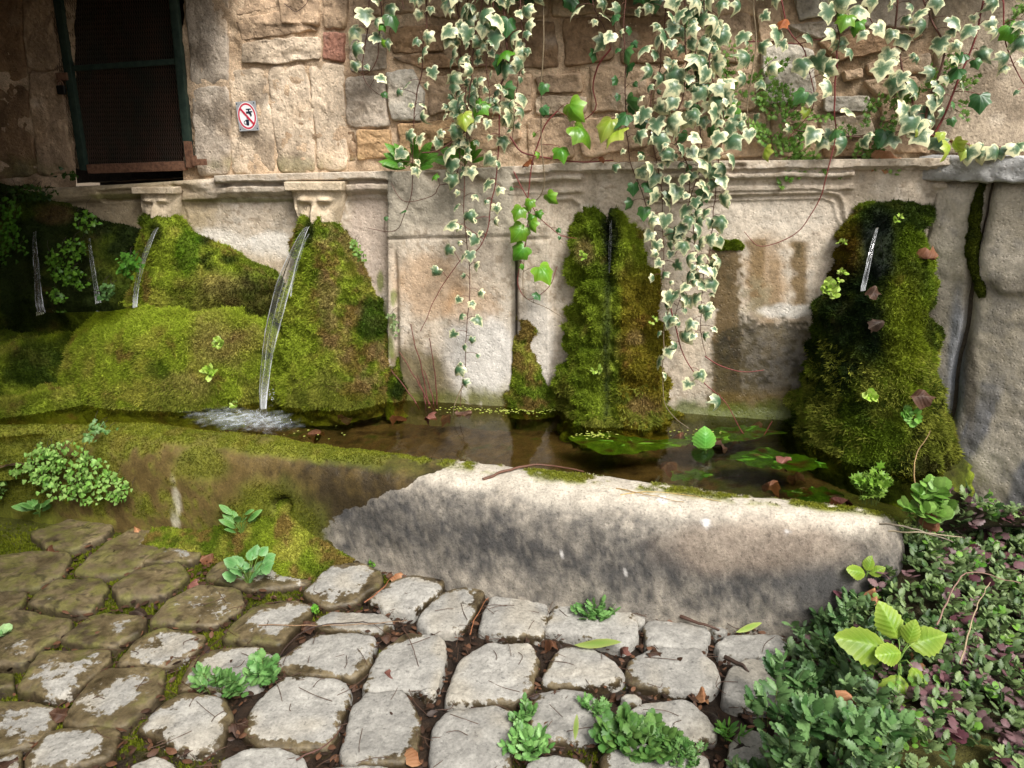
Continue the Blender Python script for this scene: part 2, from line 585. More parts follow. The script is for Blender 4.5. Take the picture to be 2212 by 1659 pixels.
def water_mat(name, tint, bscale=14.0, bump=0.06, dist=0.02):
    """see-through, tinted, with a reflection that grows at grazing angles"""
    m, nt, nn, L = nodes(name)
    out = N(nt, 'ShaderNodeOutputMaterial')
    tp = N(nt, 'ShaderNodeBsdfTransparent')
    tp.inputs['Color'].default_value = (*tint, 1)
    gl = N(nt, 'ShaderNodeBsdfGlossy')
    gl.inputs['Roughness'].default_value = 0.03
    fr = N(nt, 'ShaderNodeFresnel')
    fr.inputs['IOR'].default_value = 1.33
    tc = N(nt, 'ShaderNodeTexCoord')
    n1 = N(nt, 'ShaderNodeTexNoise', Scale=bscale, Detail=3.0, Roughness=0.5)
    L.new(tc.outputs['Object'], n1.inputs['Vector'])
    bp = N(nt, 'ShaderNodeBump', Strength=bump, Distance=dist)
    L.new(n1.outputs[0], bp.inputs['Height'])
    L.new(bp.outputs[0], gl.inputs['Normal'])
    L.new(bp.outputs[0], fr.inputs['Normal'])
    mx = N(nt, 'ShaderNodeMixShader')
    L.new(fr.outputs[0], mx.inputs[0])
    L.new(tp.outputs[0], mx.inputs[1])
    L.new(gl.outputs[0], mx.inputs[2])
    L.new(mx.outputs[0], out.inputs[0])
    return m
def jet_mat(name):
    """falling water: clear, glossy ridges, with aerated streaks and painted white edge glints along the flow (attribute 'S')"""
    m, nt, nn, L = nodes(name)
    out = N(nt, 'ShaderNodeOutputMaterial')
    tp = N(nt, 'ShaderNodeBsdfTransparent')
    tp.inputs['Color'].default_value = (0.95, 0.96, 0.93, 1)
    gl = N(nt, 'ShaderNodeBsdfGlossy')
    gl.inputs['Roughness'].default_value = 0.05
    df = N(nt, 'ShaderNodeBsdfDiffuse')
    df.inputs['Color'].default_value = (0.8, 0.82, 0.82, 1)
    lw = N(nt, 'ShaderNodeFresnel')
    lw.inputs['IOR'].default_value = 1.33
    mx = N(nt, 'ShaderNodeMixShader')
    L.new(lw.outputs[0], mx.inputs[0])
    L.new(tp.outputs[0], mx.inputs[1])
    L.new(gl.outputs[0], mx.inputs[2])
    at = N(nt, 'ShaderNodeAttribute', attribute_name='S')
    m2 = N(nt, 'ShaderNodeMixShader')
    L.new(at.outputs['Fac'], m2.inputs[0])
    L.new(mx.outputs[0], m2.inputs[1])
    L.new(df.outputs[0], m2.inputs[2])
    L.new(m2.outputs[0], out.inputs[0])
    return m

M_STONE = surface_mat('limestone', grain=0.20, gscale=85, bump=0.7, bscale=75, pits=0.5)
M_RUBBLE = surface_mat('sandstone', grain=0.28, gscale=60, bump=0.9, bscale=60, pits=0.4, bdist=0.01)
M_MORTAR = surface_mat('mortar', grain=0.3, gscale=90, bump=0.8, bscale=120, pits=0.5, bdist=0.01)
M_TROUGH = surface_mat('trough_stone', grain=0.26, gscale=110, bump=0.55, bscale=110, pits=0.25, wetrough=0.4, speck=0.55, layer=(30, 1.6, 0.05, 90))
M_COBBLE = surface_mat('cobble_stone', grain=0.24, gscale=95, bump=0.7, bscale=70, pits=0.3, wetrough=0.3, spec=0.4, layer=(34, 1.9, 0.05, 75))
M_SOIL = surface_mat('soil', grain=0.4, gscale=140, bump=0.9, bscale=150, pits=0.3, wetrough=0.4, bdist=0.012)
M_MOSS = surface_mat('moss', grain=0.4, gscale=120, bump=1.0, bscale=160, rough=0.95, spec=0.15, wetrough=0.35, bdist=0.01)
M_TUFT = leaf_mat('moss_tuft', rough=0.8, trans=0.3, vary=0.0, spec=0.1)
M_LEAF = leaf_mat('leaf', rough=0.45, trans=0.28, vary=0.2)
M_GLOSSLEAF = leaf_mat('glossy_leaf', rough=0.3, trans=0.22, vary=0.2, spec=0.5)
M_VEIN = leaf_mat('veined_leaf', rough=0.42, trans=0.28, vary=0.15, veins='pinnate')
M_PALM = leaf_mat('palmate_leaf', rough=0.32, trans=0.22, vary=0.2, spec=0.45, veins='palmate')
M_DEAD = leaf_mat('dead_leaf', rough=0.6, trans=0.08, vary=0.3, spec=0.25, veins='pinnate')
M_LITTER = leaf_mat('litter', rough=0.55, trans=0.0, vary=0.0, spec=0.3)
M_IVY = ivy_mat('variegated_ivy')
M_STEM = leaf_mat('stem', rough=0.55, trans=0.0, vary=0.1)
M_WATER = water_mat('basin_water', (0.68, 0.64, 0.46))
M_POOL = water_mat('pool_water', (0.5, 0.5, 0.3), 20, 0.1)
M_JET = jet_mat('falling_water')
# ------------------------------------------------------------------ ground and paving
def dryness(px, py):
    """how dry the paving is: soaked beside the mossy end, dry towards the lower right"""
    return np.clip(0.5 + (px - 330) / 900.0 + (py - 1470) / 520.0, -0.4, 1.0)
WETB = srgb(92, 78, 42)
DRYG = srgb(186, 184, 176, 0.72)
gv = np.array([[-300, -300, -0.09], [300, -300, -0.09], [300, 300, -0.09], [-300, 300, -0.09]], float)
put('ground', mesh('ground', gv, [np.array([[0, 1, 2, 3]])], col=srgb(110, 95, 75), wet=0, mat=M_SOIL), kind='structure')

xs, ys = np.meshgrid(np.arange(-2.6, 2.4, 0.013), np.arange(0.75, 3.1, 0.013))
P = np.stack([xs, ys, np.zeros_like(xs)], -1)
P[..., 2] = -0.030 + 0.010 * fbm(P, 14, 4, 3) + 0.006 * fbm(P, 60, 2, 4)
px, py = proj(P)
nz = fbm(P, 9, 3, 8)
mossy = sstep(0.10, 0.55, 0.75 - dryness(px, py) * 0.75 + 0.55 * nz)
c = lerp(srgb(34, 26, 19), srgb(70, 52, 36), 0.5 + 0.6 * fbm(P, 25, 3, 5))
c = lerp(c, srgb(92, 96, 28), mossy * 0.85)
pave = put('cobbled_pavement', mesh('cobbled_pavement', P, [gridfaces(*xs.shape)], col=c, wet=sstep(0.2, 0.9, 0.6 + nz), mat=M_SOIL), kind='structure')
PAVE_P, PAVE_MOSS = P, mossy

BL = lambda p: (p[0] / 2.0, 1050.7 + p[1] / 2.0)
COB = [
 [(125,200),(330,130),(500,140),(480,200),(320,280),(200,270)],
 [(310,370),(470,230),(600,170),(720,200),(700,260),(570,370),(430,390)],
 [(-60,310),(150,280),(300,290),(290,360),(180,440),(-60,460)],
 [(610,330),(720,240),(880,230),(900,270),(830,330)],
 [(110,520),(240,410),(440,400),(470,440),(400,540),(330,560)],
 [(480,450),(600,360),(780,330),(820,380),(720,480),(520,500)],
 [(880,400),(940,340),(1180,320),(1380,340),(1330,420),(1100,450)],
 [(-60,470),(120,470),(110,510),(40,570),(-60,580)],
 [(-60,590),(80,540),(320,570),(300,620),(200,690),(100,780),(-60,790)],
 [(250,670),(400,560),(640,560),(610,640),(480,710)],
 [(640,600),(720,500),(860,430),(1040,440),(1060,510),(930,600)],
 [(950,660),(1020,590),(1080,520),(1280,490),(1370,520),(1290,600),(1210,700)],
 [(1310,470),(1440,350),(1560,340),(1650,380),(1640,440),(1520,510),(1400,520)],
 [(1590,480),(1700,410),(1800,385),(1920,420),(1900,470),(1780,560),(1660,540)],
 [(1800,590),(1900,480),(2040,430),(2100,450),(2050,560),(1980,630),(1850,630)],
 [(500,770),(580,670),(700,620),(890,640),(880,690),(730,780)],
 [(70,890),(170,720),(470,710),(480,750),(350,880),(250,930)],
 [(260,1030),(340,900),(430,790),(720,780),(690,900),(600,1000),(530,1050)],
 [(760,870),(820,760),(900,700),(1120,690),(1180,740),(1130,860),(1000,880)],
 [(1180,760),(1300,680),(1380,640),(1620,650),(1590,770),(1530,830),(1260,810)],
 [(1570,870),(1640,720),(1760,640),(1920,660),(1920,760),(1890,870),(1700,890)],
 [(1360,600),(1430,545),(1660,550),(1700,590),(1620,625),(1400,625)],
 [(1040,1060),(1090,950),(1240,830),(1480,830),(1520,880),(1480,1010),(1410,1140),(1100,1130)],
 [(1470,1170),(1520,960),(1590,890),(1740,890),(1810,990),(1800,1130),(1740,1200),(1480,1200)],
 [(590,1060),(700,950),(790,900),(980,910),(1010,1000),(950,1130),(840,1150),(720,1110)],
 [(110,1190),(200,1060),(420,1030),(530,1060),(480,1180),(330,1230),(120,1240)],
 [(-60,930),(100,925),(260,950),(240,1020),(170,1110),(-60,1170)],
 [(-60,805),(60,810),(60,870),(-60,905)],
 [(-60,1190),(100,1130),(90,1240),(-60,1280)],
 [(940,1200),(1060,1140),(1200,1130),(1320,1180),(1330,1270),(950,1290)],
 [(570,1215),(680,1180),(760,1200),(800,1270),(560,1290)],
 [(1860,1260),(1870,1050),(1930,980),(2120,955),(2215,985),(2215,1130),(2190,1260)],
 [(1920,935),(1990,760),(2100,690),(2290,690),(2330,760),(2290,900),(2220,945)],
 [(2070,620),(2120,480),(2230,450),(2360,480),(2370,560),(2340,650),(2200,650)],
 [(2352,620),(2382,540),(2452,480),(2512,475),(2712,510),(2752,600),(2742,660),(2692,700),(2542,660)],
 [(2782,600),(2812,580),(3042,600),(3062,640),(3052,700),(2912,700),(2792,680)],
 [(3092,690),(3142,650),(3382,640),(3422,690),(3392,745),(3212,745),(3112,730)],
 [(2342,840),(2382,750),(2432,700),(2552,700),(2662,780),(2692,830),(2652,860),(2412,870)],
 [(2702,840),(2722,750),(2802,700),(3012,710),(3092,780),(3102,860),(3062,890),(2912,890)],
 [(3122,920),(3142,810),(3212,765),(3402,770),(3452,850),(3442,960),(3212,960)],
 [(2292,1080),(2292,940),(2342,875),(2512,880),(2632,960),(2632,1020),(2572,1090),(2362,1110)],
 [(2692,980),(2772,935),(2972,930),(3052,1000),(3092,1070),(3012,1110),(2912,1130),(2772,1060)],
 [(3142,1217),(3162,1090),(3212,1060),(3412,1120),(3462,1217),(3400,1290),(3160,1290)],
 [(2272,1200),(2372,1170),(2502,1190),(2542,1230),(2540,1300),(2270,1300)],
 [(2600,1170),(2750,1120),(2900,1160),(3050,1160),(3070,1290),(2600,1300)],
 [(1380,1230),(1600,1215),(1800,1230),(1810,1330),(1380,1330)],
]
CENT = [G(*np.mean([BL(p) for p in q], axis=0)) for q in COB]
def cobble(poly_w, seed, wetter=0.0):
    rs = np.random.RandomState(seed)
    cen = poly_w.mean(0)
    NO = 72 if len(poly_w) > 6 or seed < 300 else 36
    q = soften(poly_w, NO, 0.075, seed, 0.07)
    q = cen + (q - cen) * (1.055 if proj(cen)[0] > 650 else 1.02)
    size = np.linalg.norm(q - cen, axis=1).mean()
    rings = [(1.0, -0.075), (1.01, -0.03), (0.998, -0.010), (0.985, -0.001), (0.962, 0.005), (0.93, 0.0085), (0.89, 0.0105), (0.83, 0.0115), (0.76, 0.0125), (0.68, 0.013), (0.61, 0.013), (0.53, 0.0135), (0.45, 0.0135), (0.36, 0.0135), (0.27, 0.0135), (0.18, 0.0135), (0.09, 0.0135)]
    tilt = rs.uniform(-0.05, 0.05, 2)
    lift = rs.uniform(-0.006, 0.007)
    V, edge = [], []
    for k, z in rings:
        r = cen + (q - cen) * k
        r = r.copy()
        r[:, 2] = z + lift * (z > -0.02) + (r[:, :2] - cen[:2]) @ tilt
        V.append(r)
        edge.append(np.full(len(r), k))
    V.append((cen + [0, 0, 0.0135 + lift])[None])
    edge.append([0.0])
    V = np.vstack(V)
    edge = np.concatenate(edge)
    nrm = np.array([0, 0, 1.0])
    V = V + nrm * (0.010 * fbm(V, 9, 4, seed) + 0.0045 * fbm(V, 45, 3, seed + 2))[:, None]
    side = fbm(V, 22, 3, seed + 5) * 0.006
    rad = V - cen
    rad[:, 2] = 0
    V = V + unit(rad) * (side * (edge > 0.5))[:, None]
    nr = len(rings)
    f4 = gridfaces(nr, NO, True)
    last = (nr - 1) * NO
    f3 = np.array([[last + i, last + (i + 1) % NO, nr * NO] for i in range(NO)])
    px, py = proj(V)
    return V, [f4, f3], edge, px, py
def cobble_colour(V, edge, px, py, seed):
    rs = np.random.RandomState(seed + 900)
    D = dryness(px, py) + rs.uniform(-0.13, 0.13)
    n1 = fbm(V, 13, 4, 21)
    n2 = fbm(V, 55, 3, 23)
    ang = rs.uniform(0, 6.3)
    cg = V - V.mean(0)
    D = D + .2 * (cg[:, 0] * math.cos(ang) + cg[:, 1] * math.sin(ang)) / .1
    mx = D * 1.25 - 0.34 - 0.95 * edge ** 3.0 + 0.6 * n1 + 0.1 * n2
    moss = sstep(0.1, 0.5, 0.55 * edge ** 3 + 0.25 - 0.7 * D + 0.7 * fbm(V, 18, 3, 40)) * sstep(.75, .2, D)
    wetc = lerp(srgb(70, 59, 40), srgb(140, 124, 92), 0.5 + 0.8 * n1 + .4 * n2)
    wetc = lerp(wetc, srgb(112, 112, 48), moss * 0.6 * sstep(-.25, .25, fbm(V, 30, 3, 41)))
    wetc = lerp(wetc, srgb(44, 35, 24), 0.7 * sstep(0.2, 0.45, n2 + n1 * .5))
    g = lerp(srgb(142, 139, 132), srgb(182, 178, 168), 0.5 + 0.6 * fbm(V, 30, 3, 31))
    g = lerp(g, srgb(190, 176, 148), 0.3 * sstep(0.0, 0.6, fbm(V, 8, 2, 44))) * rs.uniform(0.86, 1.06)
    wetc = lerp(wetc, srgb(46, 36, 24), 0.8 * sstep(0.97, 1.0, edge) * (1 - 0.3 * moss))
    return wetc, g, mx, .85 - moss * .4
for k, q in enumerate(COB):
    w = np.array([G(*BL(p)) for p in q])
    V, f, edge, px, py = cobble(w, 100 + k)
    c, c2, mx, wt = cobble_colour(V, edge, px, py, k)
    put('cobble', mesh('cobble', V, f, col=c, col2=c2, wet=np.clip(wt, 0, 1), mat=M_COBBLE, attrs={'Mx': mx}), parent=pave)
# the paving goes on outside the picture
rs = np.random.RandomState(5)
cc = np.array(CENT)
k = 300
for gx in np.arange(-2.9, 1.0, 0.235):
    for gy in np.arange(0.85, 2.75, 0.215):
        cx, cy = gx + rs.uniform(-.02, .02) + (gy * 0.3) % 0.11, gy + rs.uniform(-.02, .02)
        if np.min(np.hypot(cc[:, 0] - cx, cc[:, 1] - cy)) < 0.185:
            continue
        qx, qy = proj(np.array([cx, cy, 0.0]))
        if (-60 < qx < 2300 and qy < 1690) or (cy > 2.2 and cx > -1.75):
            continue
        w = np.array([[cx + sx * 0.105 + rs.uniform(-.012, .012), cy + sy * 0.095 + rs.uniform(-.012, .012), 0] for sx, sy in ((-1, -1), (0, -1.1), (1, -1), (1, 1), (0, 1.1), (-1, 1))])
        V, f, edge, px, py = cobble(w, k)
        c, c2, mx, wt = cobble_colour(V, edge, px, np.minimum(py, 1700), k)
        put('cobble', mesh('cobble', V, f, col=c, col2=c2, wet=np.clip(wt, 0, 1), mat=M_COBBLE, attrs={'Mx': mx}), parent=pave)
        k += 1
# two loose small stones wedged beside the trough
for k, (x, y, r) in enumerate(((1380, 1332, .034), (1553, 1367, .024), (1362, 1517, .026), (925, 1497, .022))):
    c0 = G(x, y) + [0, 0, 0.0]
    w = np.array([c0 + [r * math.cos(a) * (1.25 if k else .7), r * math.sin(a) * (0.8 if k else 1.5), 0] for a in np.linspace(0, 2 * np.pi, 7)[:-1]])
    V, f, edge, px, py = cobble(w, 700 + k)
    c, c2, mx, wt = cobble_colour(V, edge, px, py, 50 + k)
    put('wedge_stone', mesh('wedge_stone', V, f, col=c, col2=c2, wet=np.clip(wt, 0, 1), mat=M_COBBLE, attrs={'Mx': mx}), parent=pave)

# ------------------------------------------------------------------ the trough: front wall of the basin
BASE = [(-260, 1062), (0, 1104), (300, 1146), (720, 1208), (950, 1262), (1200, 1312), (1500, 1350), (1720, 1368), (1920, 1382)]
INNER = [(-260, 952), (0, 932), (172, 918), (348, 914), (440, 928), (600, 941), (680, 957), (885, 980), (1094, 1003), (1294, 1025), (1454, 1043), (1578, 1062), (1811, 1092), (1985, 1118)]
bw = resample(catmull([G(*p, 0.0) for p in BASE], 12), 420)
iw = resample(catmull([G(*p, 0.43) for p in INNER], 12), 420)
prof = [(-0.02, -0.08), (0.0, 0.0), (0.0, 0.06), (0.0, 0.12), (0.005, 0.18), (0.015, 0.24), (0.035, 0.29), (0.07, 0.335), (0.13, 0.375), (0.22, 0.405), (0.34, 0.422), (0.5, 0.432), (0.68, 0.436), (0.84, 0.434), (0.94, 0.428), (1.0, 0.415), (1.02, 0.39), (1.03, 0.33), (1.03, 0.2)]
prof = resample(catmull(prof, 6), 74)
P = np.zeros((len(prof), 420, 3))
for i, (w, z) in enumerate(prof):
    P[i] = bw + (iw - bw) * w
    P[i, :, 2] = z
fr = unit(np.cross(ZZ, np.gradient(bw, axis=0)))
out_n = -fr * np.array([1, 1, 0])
e_ = np.clip((np.arange(420) - 398) / 21.0, 0, 1)
rd = np.sqrt(np.clip(1 - e_ ** 5, 0.0, 1))
mid_ = (bw + iw) / 2
for i in range(len(prof)):
    P[i, :, :2] = mid_[:, :2] + (P[i, :, :2] - mid_[:, :2]) * (.35 + .65 * rd)[:, None]
    if prof[i, 1] > 0:
        P[i, :, 2] = P[i, :, 2] * (.35 + .65 * rd)
px, py = proj(P)
dN = 0.010 * fbm(P, 6, 3, 60) + 0.004 * fbm(P, 30, 3, 61)
mossbank = blob(px, py, 600, 1130, 95, 75, fbm(P, 8, 3, 62), 0.4, 0.35)
gn = gnormals(P)
if gn[30, 200] @ np.array([0, -1, 0.5]) < 0:
    gn = -gn
P += gn * dN[..., None]
hole = blob(px, py, 606, 1092, 22, 16, 0, 0, 0.4)
P -= gn * (0.05 * hole)[..., None]
n1, n2, n3 = fbm(P, 7, 4, 63), fbm(P, 26, 3, 64), fbm(P * [1, 1, 0.45], 24, 4, 65)
bound = interp(py, [(900, 1040), (1005, 965), (1030, 905), (1060, 835), (1090, 775), (1120, 718), (1145, 700), (1170, 712), (1205, 735), (1230, 760)])
mxw = (px - bound + 42 * n1 + 26 * n2) / 26.0
wet = sstep(.5, -.5, mxw)
cr = sstep(0.0, 0.25, prof[:, 1] * 0 + 0)[0:1]
zrel = P[..., 2]
dryc = lerp(srgb(168, 158, 142), srgb(192, 182, 166), 0.5 + 0.5 * n1)
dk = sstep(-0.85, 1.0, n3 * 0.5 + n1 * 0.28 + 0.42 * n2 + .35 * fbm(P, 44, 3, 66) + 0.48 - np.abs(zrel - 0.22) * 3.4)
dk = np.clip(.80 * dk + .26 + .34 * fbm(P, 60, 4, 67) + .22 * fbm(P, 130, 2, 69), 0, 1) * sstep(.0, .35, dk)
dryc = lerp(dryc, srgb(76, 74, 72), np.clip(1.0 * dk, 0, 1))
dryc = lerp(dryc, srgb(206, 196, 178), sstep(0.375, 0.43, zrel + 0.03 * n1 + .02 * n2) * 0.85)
dryc = lerp(dryc, srgb(176, 154, 132), 0.4 * blob(px, py, 1650, 1180, 230, 60, n1, .4, .4))
dryc = lerp(dryc, srgb(88, 86, 84), 0.75 * blob(px, py, 1770, 1275, 90, 60, n1, .6, .5))
for (cx_, cy_, rx_) in ((1525, 1130, 9), (1430, 1078, 10), (1700, 1148, 7), (1350, 1240, 5), (1215, 1200, 4)):
    dryc = lerp(dryc, srgb(225, 220, 214), blob(px, py, cx_, cy_, rx_, rx_ * .9, n2, .8, .3))
wetc = lerp(srgb(86, 70, 38), srgb(130, 110, 66), 0.5 + 0.6 * n1 + .3 * n2)
wetc = lerp(wetc, srgb(44, 36, 25), 0.85 * sstep(0.0, 0.5, n1 * .6 + n3 * .5 + sstep(420, 820, px) * 0.75 - 0.15 + .25 * n2))
wetc = lerp(wetc, srgb(200, 192, 168), blob(px, py, 379, 1105, 10, 45, n2, 0.5, 0.3))
wetc = lerp(wetc, srgb(190, 178, 150), blob(px, py, 375, 1035, 6, 9, n2, 0.5, 0.3))
ms = np.clip(sstep(-0.2, 0.35, n1 + n2 * .6 + 0.25 - (px - 150) / 480.0 + 0.2 * sstep(0.36, 0.43, zrel)) * 0.9, 0, 1)
ms = np.maximum(ms, sstep(0.395, 0.428, zrel + 0.012 * n2) * sstep(1000, 700, px) * sstep(-0.5, 0.2, n1 + 0.35))
ms = np.maximum(ms, sstep(0.75, 0.97, (np.arange(len(prof)) / 52.0)[:, None] + 0.1 * n2) * sstep(-.25, .1, n2 + n1 + .15))
ms = np.maximum(ms, blob(px, py, 700, 962, 85, 16, n2, .4, .3))
ms = np.maximum(ms, blob(px, py, 590, 1140, 120, 90, n1, 0.5, 0.4) * 0.95)
ms = np.maximum(ms, blob(px, py, 430, 1010, 60, 40, n1, 0.8, 0.4) * 0.8)
ms *= np.clip(wet + sstep(0.40, 0.43, zrel) * sstep(0.62, 0.9, (np.arange(len(prof)) / 52.0)[:, None]), 0, 1)
mossc = lerp(srgb(90, 100, 22), srgb(140, 142, 48), 0.5 + 0.6 * n2)
mossc = lerp(mossc, srgb(120, 105, 45), 0.5 * sstep(0, .5, fbm(P, 12, 3, 66)))
c2 = lerp(dryc, mossc, ms)
c = lerp(wetc, mossc, ms)
c = lerp(c, srgb(30, 24, 16), hole * 0.8)
trough = put('stone_trough', mesh('stone_trough', P, [gridfaces(len(prof), 420)[:, ::-1]], col=c, col2=c2, wet=np.clip((1 - ms) * 0.8, 0, 1), mat=M_TROUGH, attrs={'Mx': mxw}),
             label='long low stone trough wall, mossy and wet at left, dry and grey at right', cat='trough')
TROUGH = (P, gn, ms, lerp(c2, c, wet))
# shared end of the trough
E = P[:, -1]

# ------------------------------------------------------------------ water and the bed of the basin
WZ = 0.405
ii = iw.copy()
ii[:, 2] = 0
bk = WO + np.outer(np.linspace(-3.0, 2.1, 420), WU)
bk = bk + WN * -0.02
S = np.linspace(-0.04, 1, 60)[:, None, None]
flat = ii[None] * (1 - S) + bk[None] * S
P = flat.copy()
P[..., 2] = 0.285 + 0.02 * fbm(P, 7, 3, 70) + 0.008 * fbm(P, 40, 2, 71)
px, py = proj(P)
n1, n2 = fbm(P, 8, 4, 72), fbm(P, 30, 3, 73)
c = lerp(srgb(88, 68, 40), srgb(140, 116, 76), 0.5 + 0.6 * n1)
c = lerp(c, srgb(70, 96, 24), 0.75 * sstep(0.05, 0.4, n1 + 0.4 * n2 + 0.5 * sstep(1350, 1600, px) - 0.15))
c = lerp(c, srgb(60, 40, 24), 0.8 * sstep(0.2, 0.45, fbm(P, 16, 3, 75)))
put('basin_bed', mesh('basin_bed', P, [gridfaces(60, 420)], col=c, wet=0.3, mat=M_SOIL), kind='structure')
P = flat.copy()
P[..., 2] = WZ
px, py = proj(P)
dj = np.hypot(px - 570, (py - 885) * 2.0)
P[..., 2] += 0.0055 * np.exp(-dj / 190.0) * np.sin(dj / 8.0 + 1.5 * fbm(P, 8, 2, 78)) + 0.004 * np.exp(-dj / 160.0) * fbm(P, 40, 2, 79)
put('water', mesh('water', P, [gridfaces(60, 420)], mat=M_WATER), kind='structure')

# ------------------------------------------------------------------ lower wall: carved limestone face, panels and cornice in one relief
YTOP = [(-200, 418), (150, 404), (300, 396), (472, 384), (480, 378), (620, 374), (840, 369), (846, 371), (1186, 355), (1196, 352), (1990, 341), (2100, 339)]
xs = np.arange(-160, 2040, 3.6)
sv = np.concatenate([[0, 0.5], np.arange(2, 130, 2.2), np.arange(130, 640, 4.0)])
X, Sg = np.meshgrid(xs, sv)
ytop = interp(X, YTOP)
Y = ytop + Sg
P0 = W(X, Y)
e1 = fbm(P0, 11, 3, 80)
e2 = fbm(P0, 34, 3, 81)
s = Sg + 3.2 * e1 + 1.8 * e2
def prof_d(s, pts):
    return np.interp(s, [p[0] for p in pts], [p[1] for p in pts])
full = prof_d(s, [(0, .075), (17, .078), (19, .055), (26, .050), (28, .066), (36, .062), (38, .040), (44, .030), (52, .028), (56, .036), (64, .034), (68, .016), (74, .010), (78, .004), (90, 0)])
mid = prof_d(s, [(0, .072), (15, .072), (18, .030), (24, .028), (27, .058), (38, .055), (46, .034), (50, .012), (58, .008), (62, 0)])
worn = prof_d(s, [(0, .035), (6, .052), (20, .050), (30, .034), (36, .010), (44, 0)])
worn2 = prof_d(s, [(0, .04), (8, .055), (34, .052), (44, .040), (48, .010), (56, 0)])
d = np.where(X < 395, worn, np.where(X < 478, worn2, np.where(X < 847, mid, full)))
# carved bands stop at the brackets that carry the spouts
def zone(x0, x1, soft=6):
    return sstep(x0 - soft, x0 + soft, X) * sstep(x1 + soft, x1 - soft, X)
br = 0.030 * sstep(150, 60, s)
br_top = prof_d(s, [(0, .075), (17, .076), (20, .045), (30, .04), (140, .03), (180, .0)])
for x0, x1 in ((312, 398), (632, 752), (1262, 1404), (1842, 2012)):
    z = zone(x0, x1)
    narrow = sstep(0.0, 1.0, 1 - np.abs(X - (x0 + x1) / 2) / ((x1 - x0) / 2) - np.clip((s - 60) / 260, 0, 1) + 0.25)
    low = np.where(X < 420, 0.6, 1.0)
    d = d * (1 - z) + z * np.where(s < 24, d, np.maximum(br_top * low * narrow, 0))
# the long left panel hollow
d -= 0.022 * zone(226, 312, 3) * sstep(10, 14, s) * sstep(40, 36, s)
# raised frame lines round the panels
for pts, w, a in (([(1400, 424), (1785, 414), (1812, 420), (1822, 438), (1826, 470), (1840, 500)], 5, .014),
                  ([(1400, 436), (1776, 427), (1800, 436), (1808, 470), (1828, 505)], 3, .007),
                  ([(1195, 430), (1238, 428), (1254, 440), (1262, 470), (1280, 500)], 5, .012),
                  ([(402, 437), (412, 470), (404, 500)], 5, .010), ([(392, 434), (398, 470), (392, 500)], 3, .006),
                  ([(752, 440), (748, 470), (738, 505)], 5, .010)):
    d += a * np.exp(-(seg_dist(X, Y, pts) / w) ** 2)
# the plain later slabs set in front of the old face
slab = zone(846, 1112, 1.2)
slab2 = zone(1112, 1190, 2)
jy = 512 - (X - 850) * 0.02
sl_d = 0.072 - 0.006 * (Y > jy) - 0.012 * np.exp(-((Y - jy) / 2.5) ** 2) - 0.010 * sstep(0.1, .6, -e1) * sstep(500, 480, Y)
d = d * (1 - slab) + slab * sl_d
d = d * (1 - slab2 * sstep(60, 62, s)) + slab2 * sstep(60, 62, s) * (0.03 - 0.012 * np.exp(-((Y - 515) / 3) ** 2))
d -= 0.045 * np.exp(-((X - 1114) / 4.0) ** 2) * sstep(510, 560, Y)
d -= 0.03 * np.exp(-((X - 862 - (Y - 500) * .02) / 4.0) ** 2) * sstep(500, 600, Y)
d += 0.020 * sstep(880, 912, Y + 8 * e1)
d += 0.0045 * e1 + 0.003 * e2 + 0.0016 * fbm(P0, 90, 2, 83)
broken = sstep(0.30, 0.55, fbm(P0, 7, 3, 86)) * sstep(60, 20, s)
d -= 0.022 * broken * sstep(4, 12, s)
d[0] = -0.20
P = P0 + d[..., None] * WN
px, py = X, Y
n1, n2, n3, n4 = fbm(P, 5, 4, 84), fbm(P, 22, 4, 85), fbm(P * [1, 1, 0.2], 16, 3, 86), fbm(P, 48, 4, 87)
def zone_n(x0, x1, soft=6):
    Xn = X + 26 * n2 + 22 * n4 + 18 * n1
    return sstep(x0 - soft, x0 + soft, Xn) * sstep(x1 + soft, x1 - soft, Xn)
c = lerp(srgb(194, 176, 152), srgb(220, 206, 186), 0.5 + 0.7 * n1)
c = lerp(c, srgb(206, 196, 180), 0.5 * sstep(0, .5, n2))
c = lerp(c, srgb(150, 130, 104), 0.55 * sstep(.12, .4, n4 + .35 * n1))
c = lerp(c, srgb(172, 160, 140), 0.5 * sstep(.15, .45, n3 + .3 * n4))
B = lambda cx, cy, rx, ry, rough=.4, soft=.3: blob(px, py, cx, cy, rx, ry, n1 * .6 + n2 * .6, rough, soft)
c = lerp(c, srgb(176, 156, 118), 0.7 * B(290, 440, 190, 70))
c = lerp(c, srgb(120, 120, 50), 0.65 * B(275, 424, 55, 8, .6) + 0.6 * B(520, 432, 120, 6, .7) + .7 * B(387, 408, 7, 18, .6))
c = lerp(c, srgb(238, 230, 216), 0.8 * B(480, 520, 60, 26, .7) + 0.9 * B(590, 535, 60, 30, .7))
c = lerp(c, srgb(214, 192, 160), 0.6 * B(560, 590, 90, 45))
c = lerp(c, srgb(206, 186, 172), 0.5 * B(800, 520, 45, 120))
gs = slab * sstep(540, 470, Y + 60 * n1)
c = lerp(c, lerp(srgb(164, 156, 138), srgb(190, 180, 160), 0.5 + 0.7 * n2), 0.85 * gs)
c = lerp(c, srgb(128, 122, 108), 0.6 * gs * sstep(0.05, 0.4, n3 + n2 * .4))
c = lerp(c, srgb(204, 168, 130), 0.6 * B(935, 610, 75, 70) + 0.5 * B(1030, 660, 60, 45))
c = lerp(c, srgb(160, 148, 132), 0.55 * B(1060, 570, 50, 60, .8) * sstep(-.1, .3, n3))
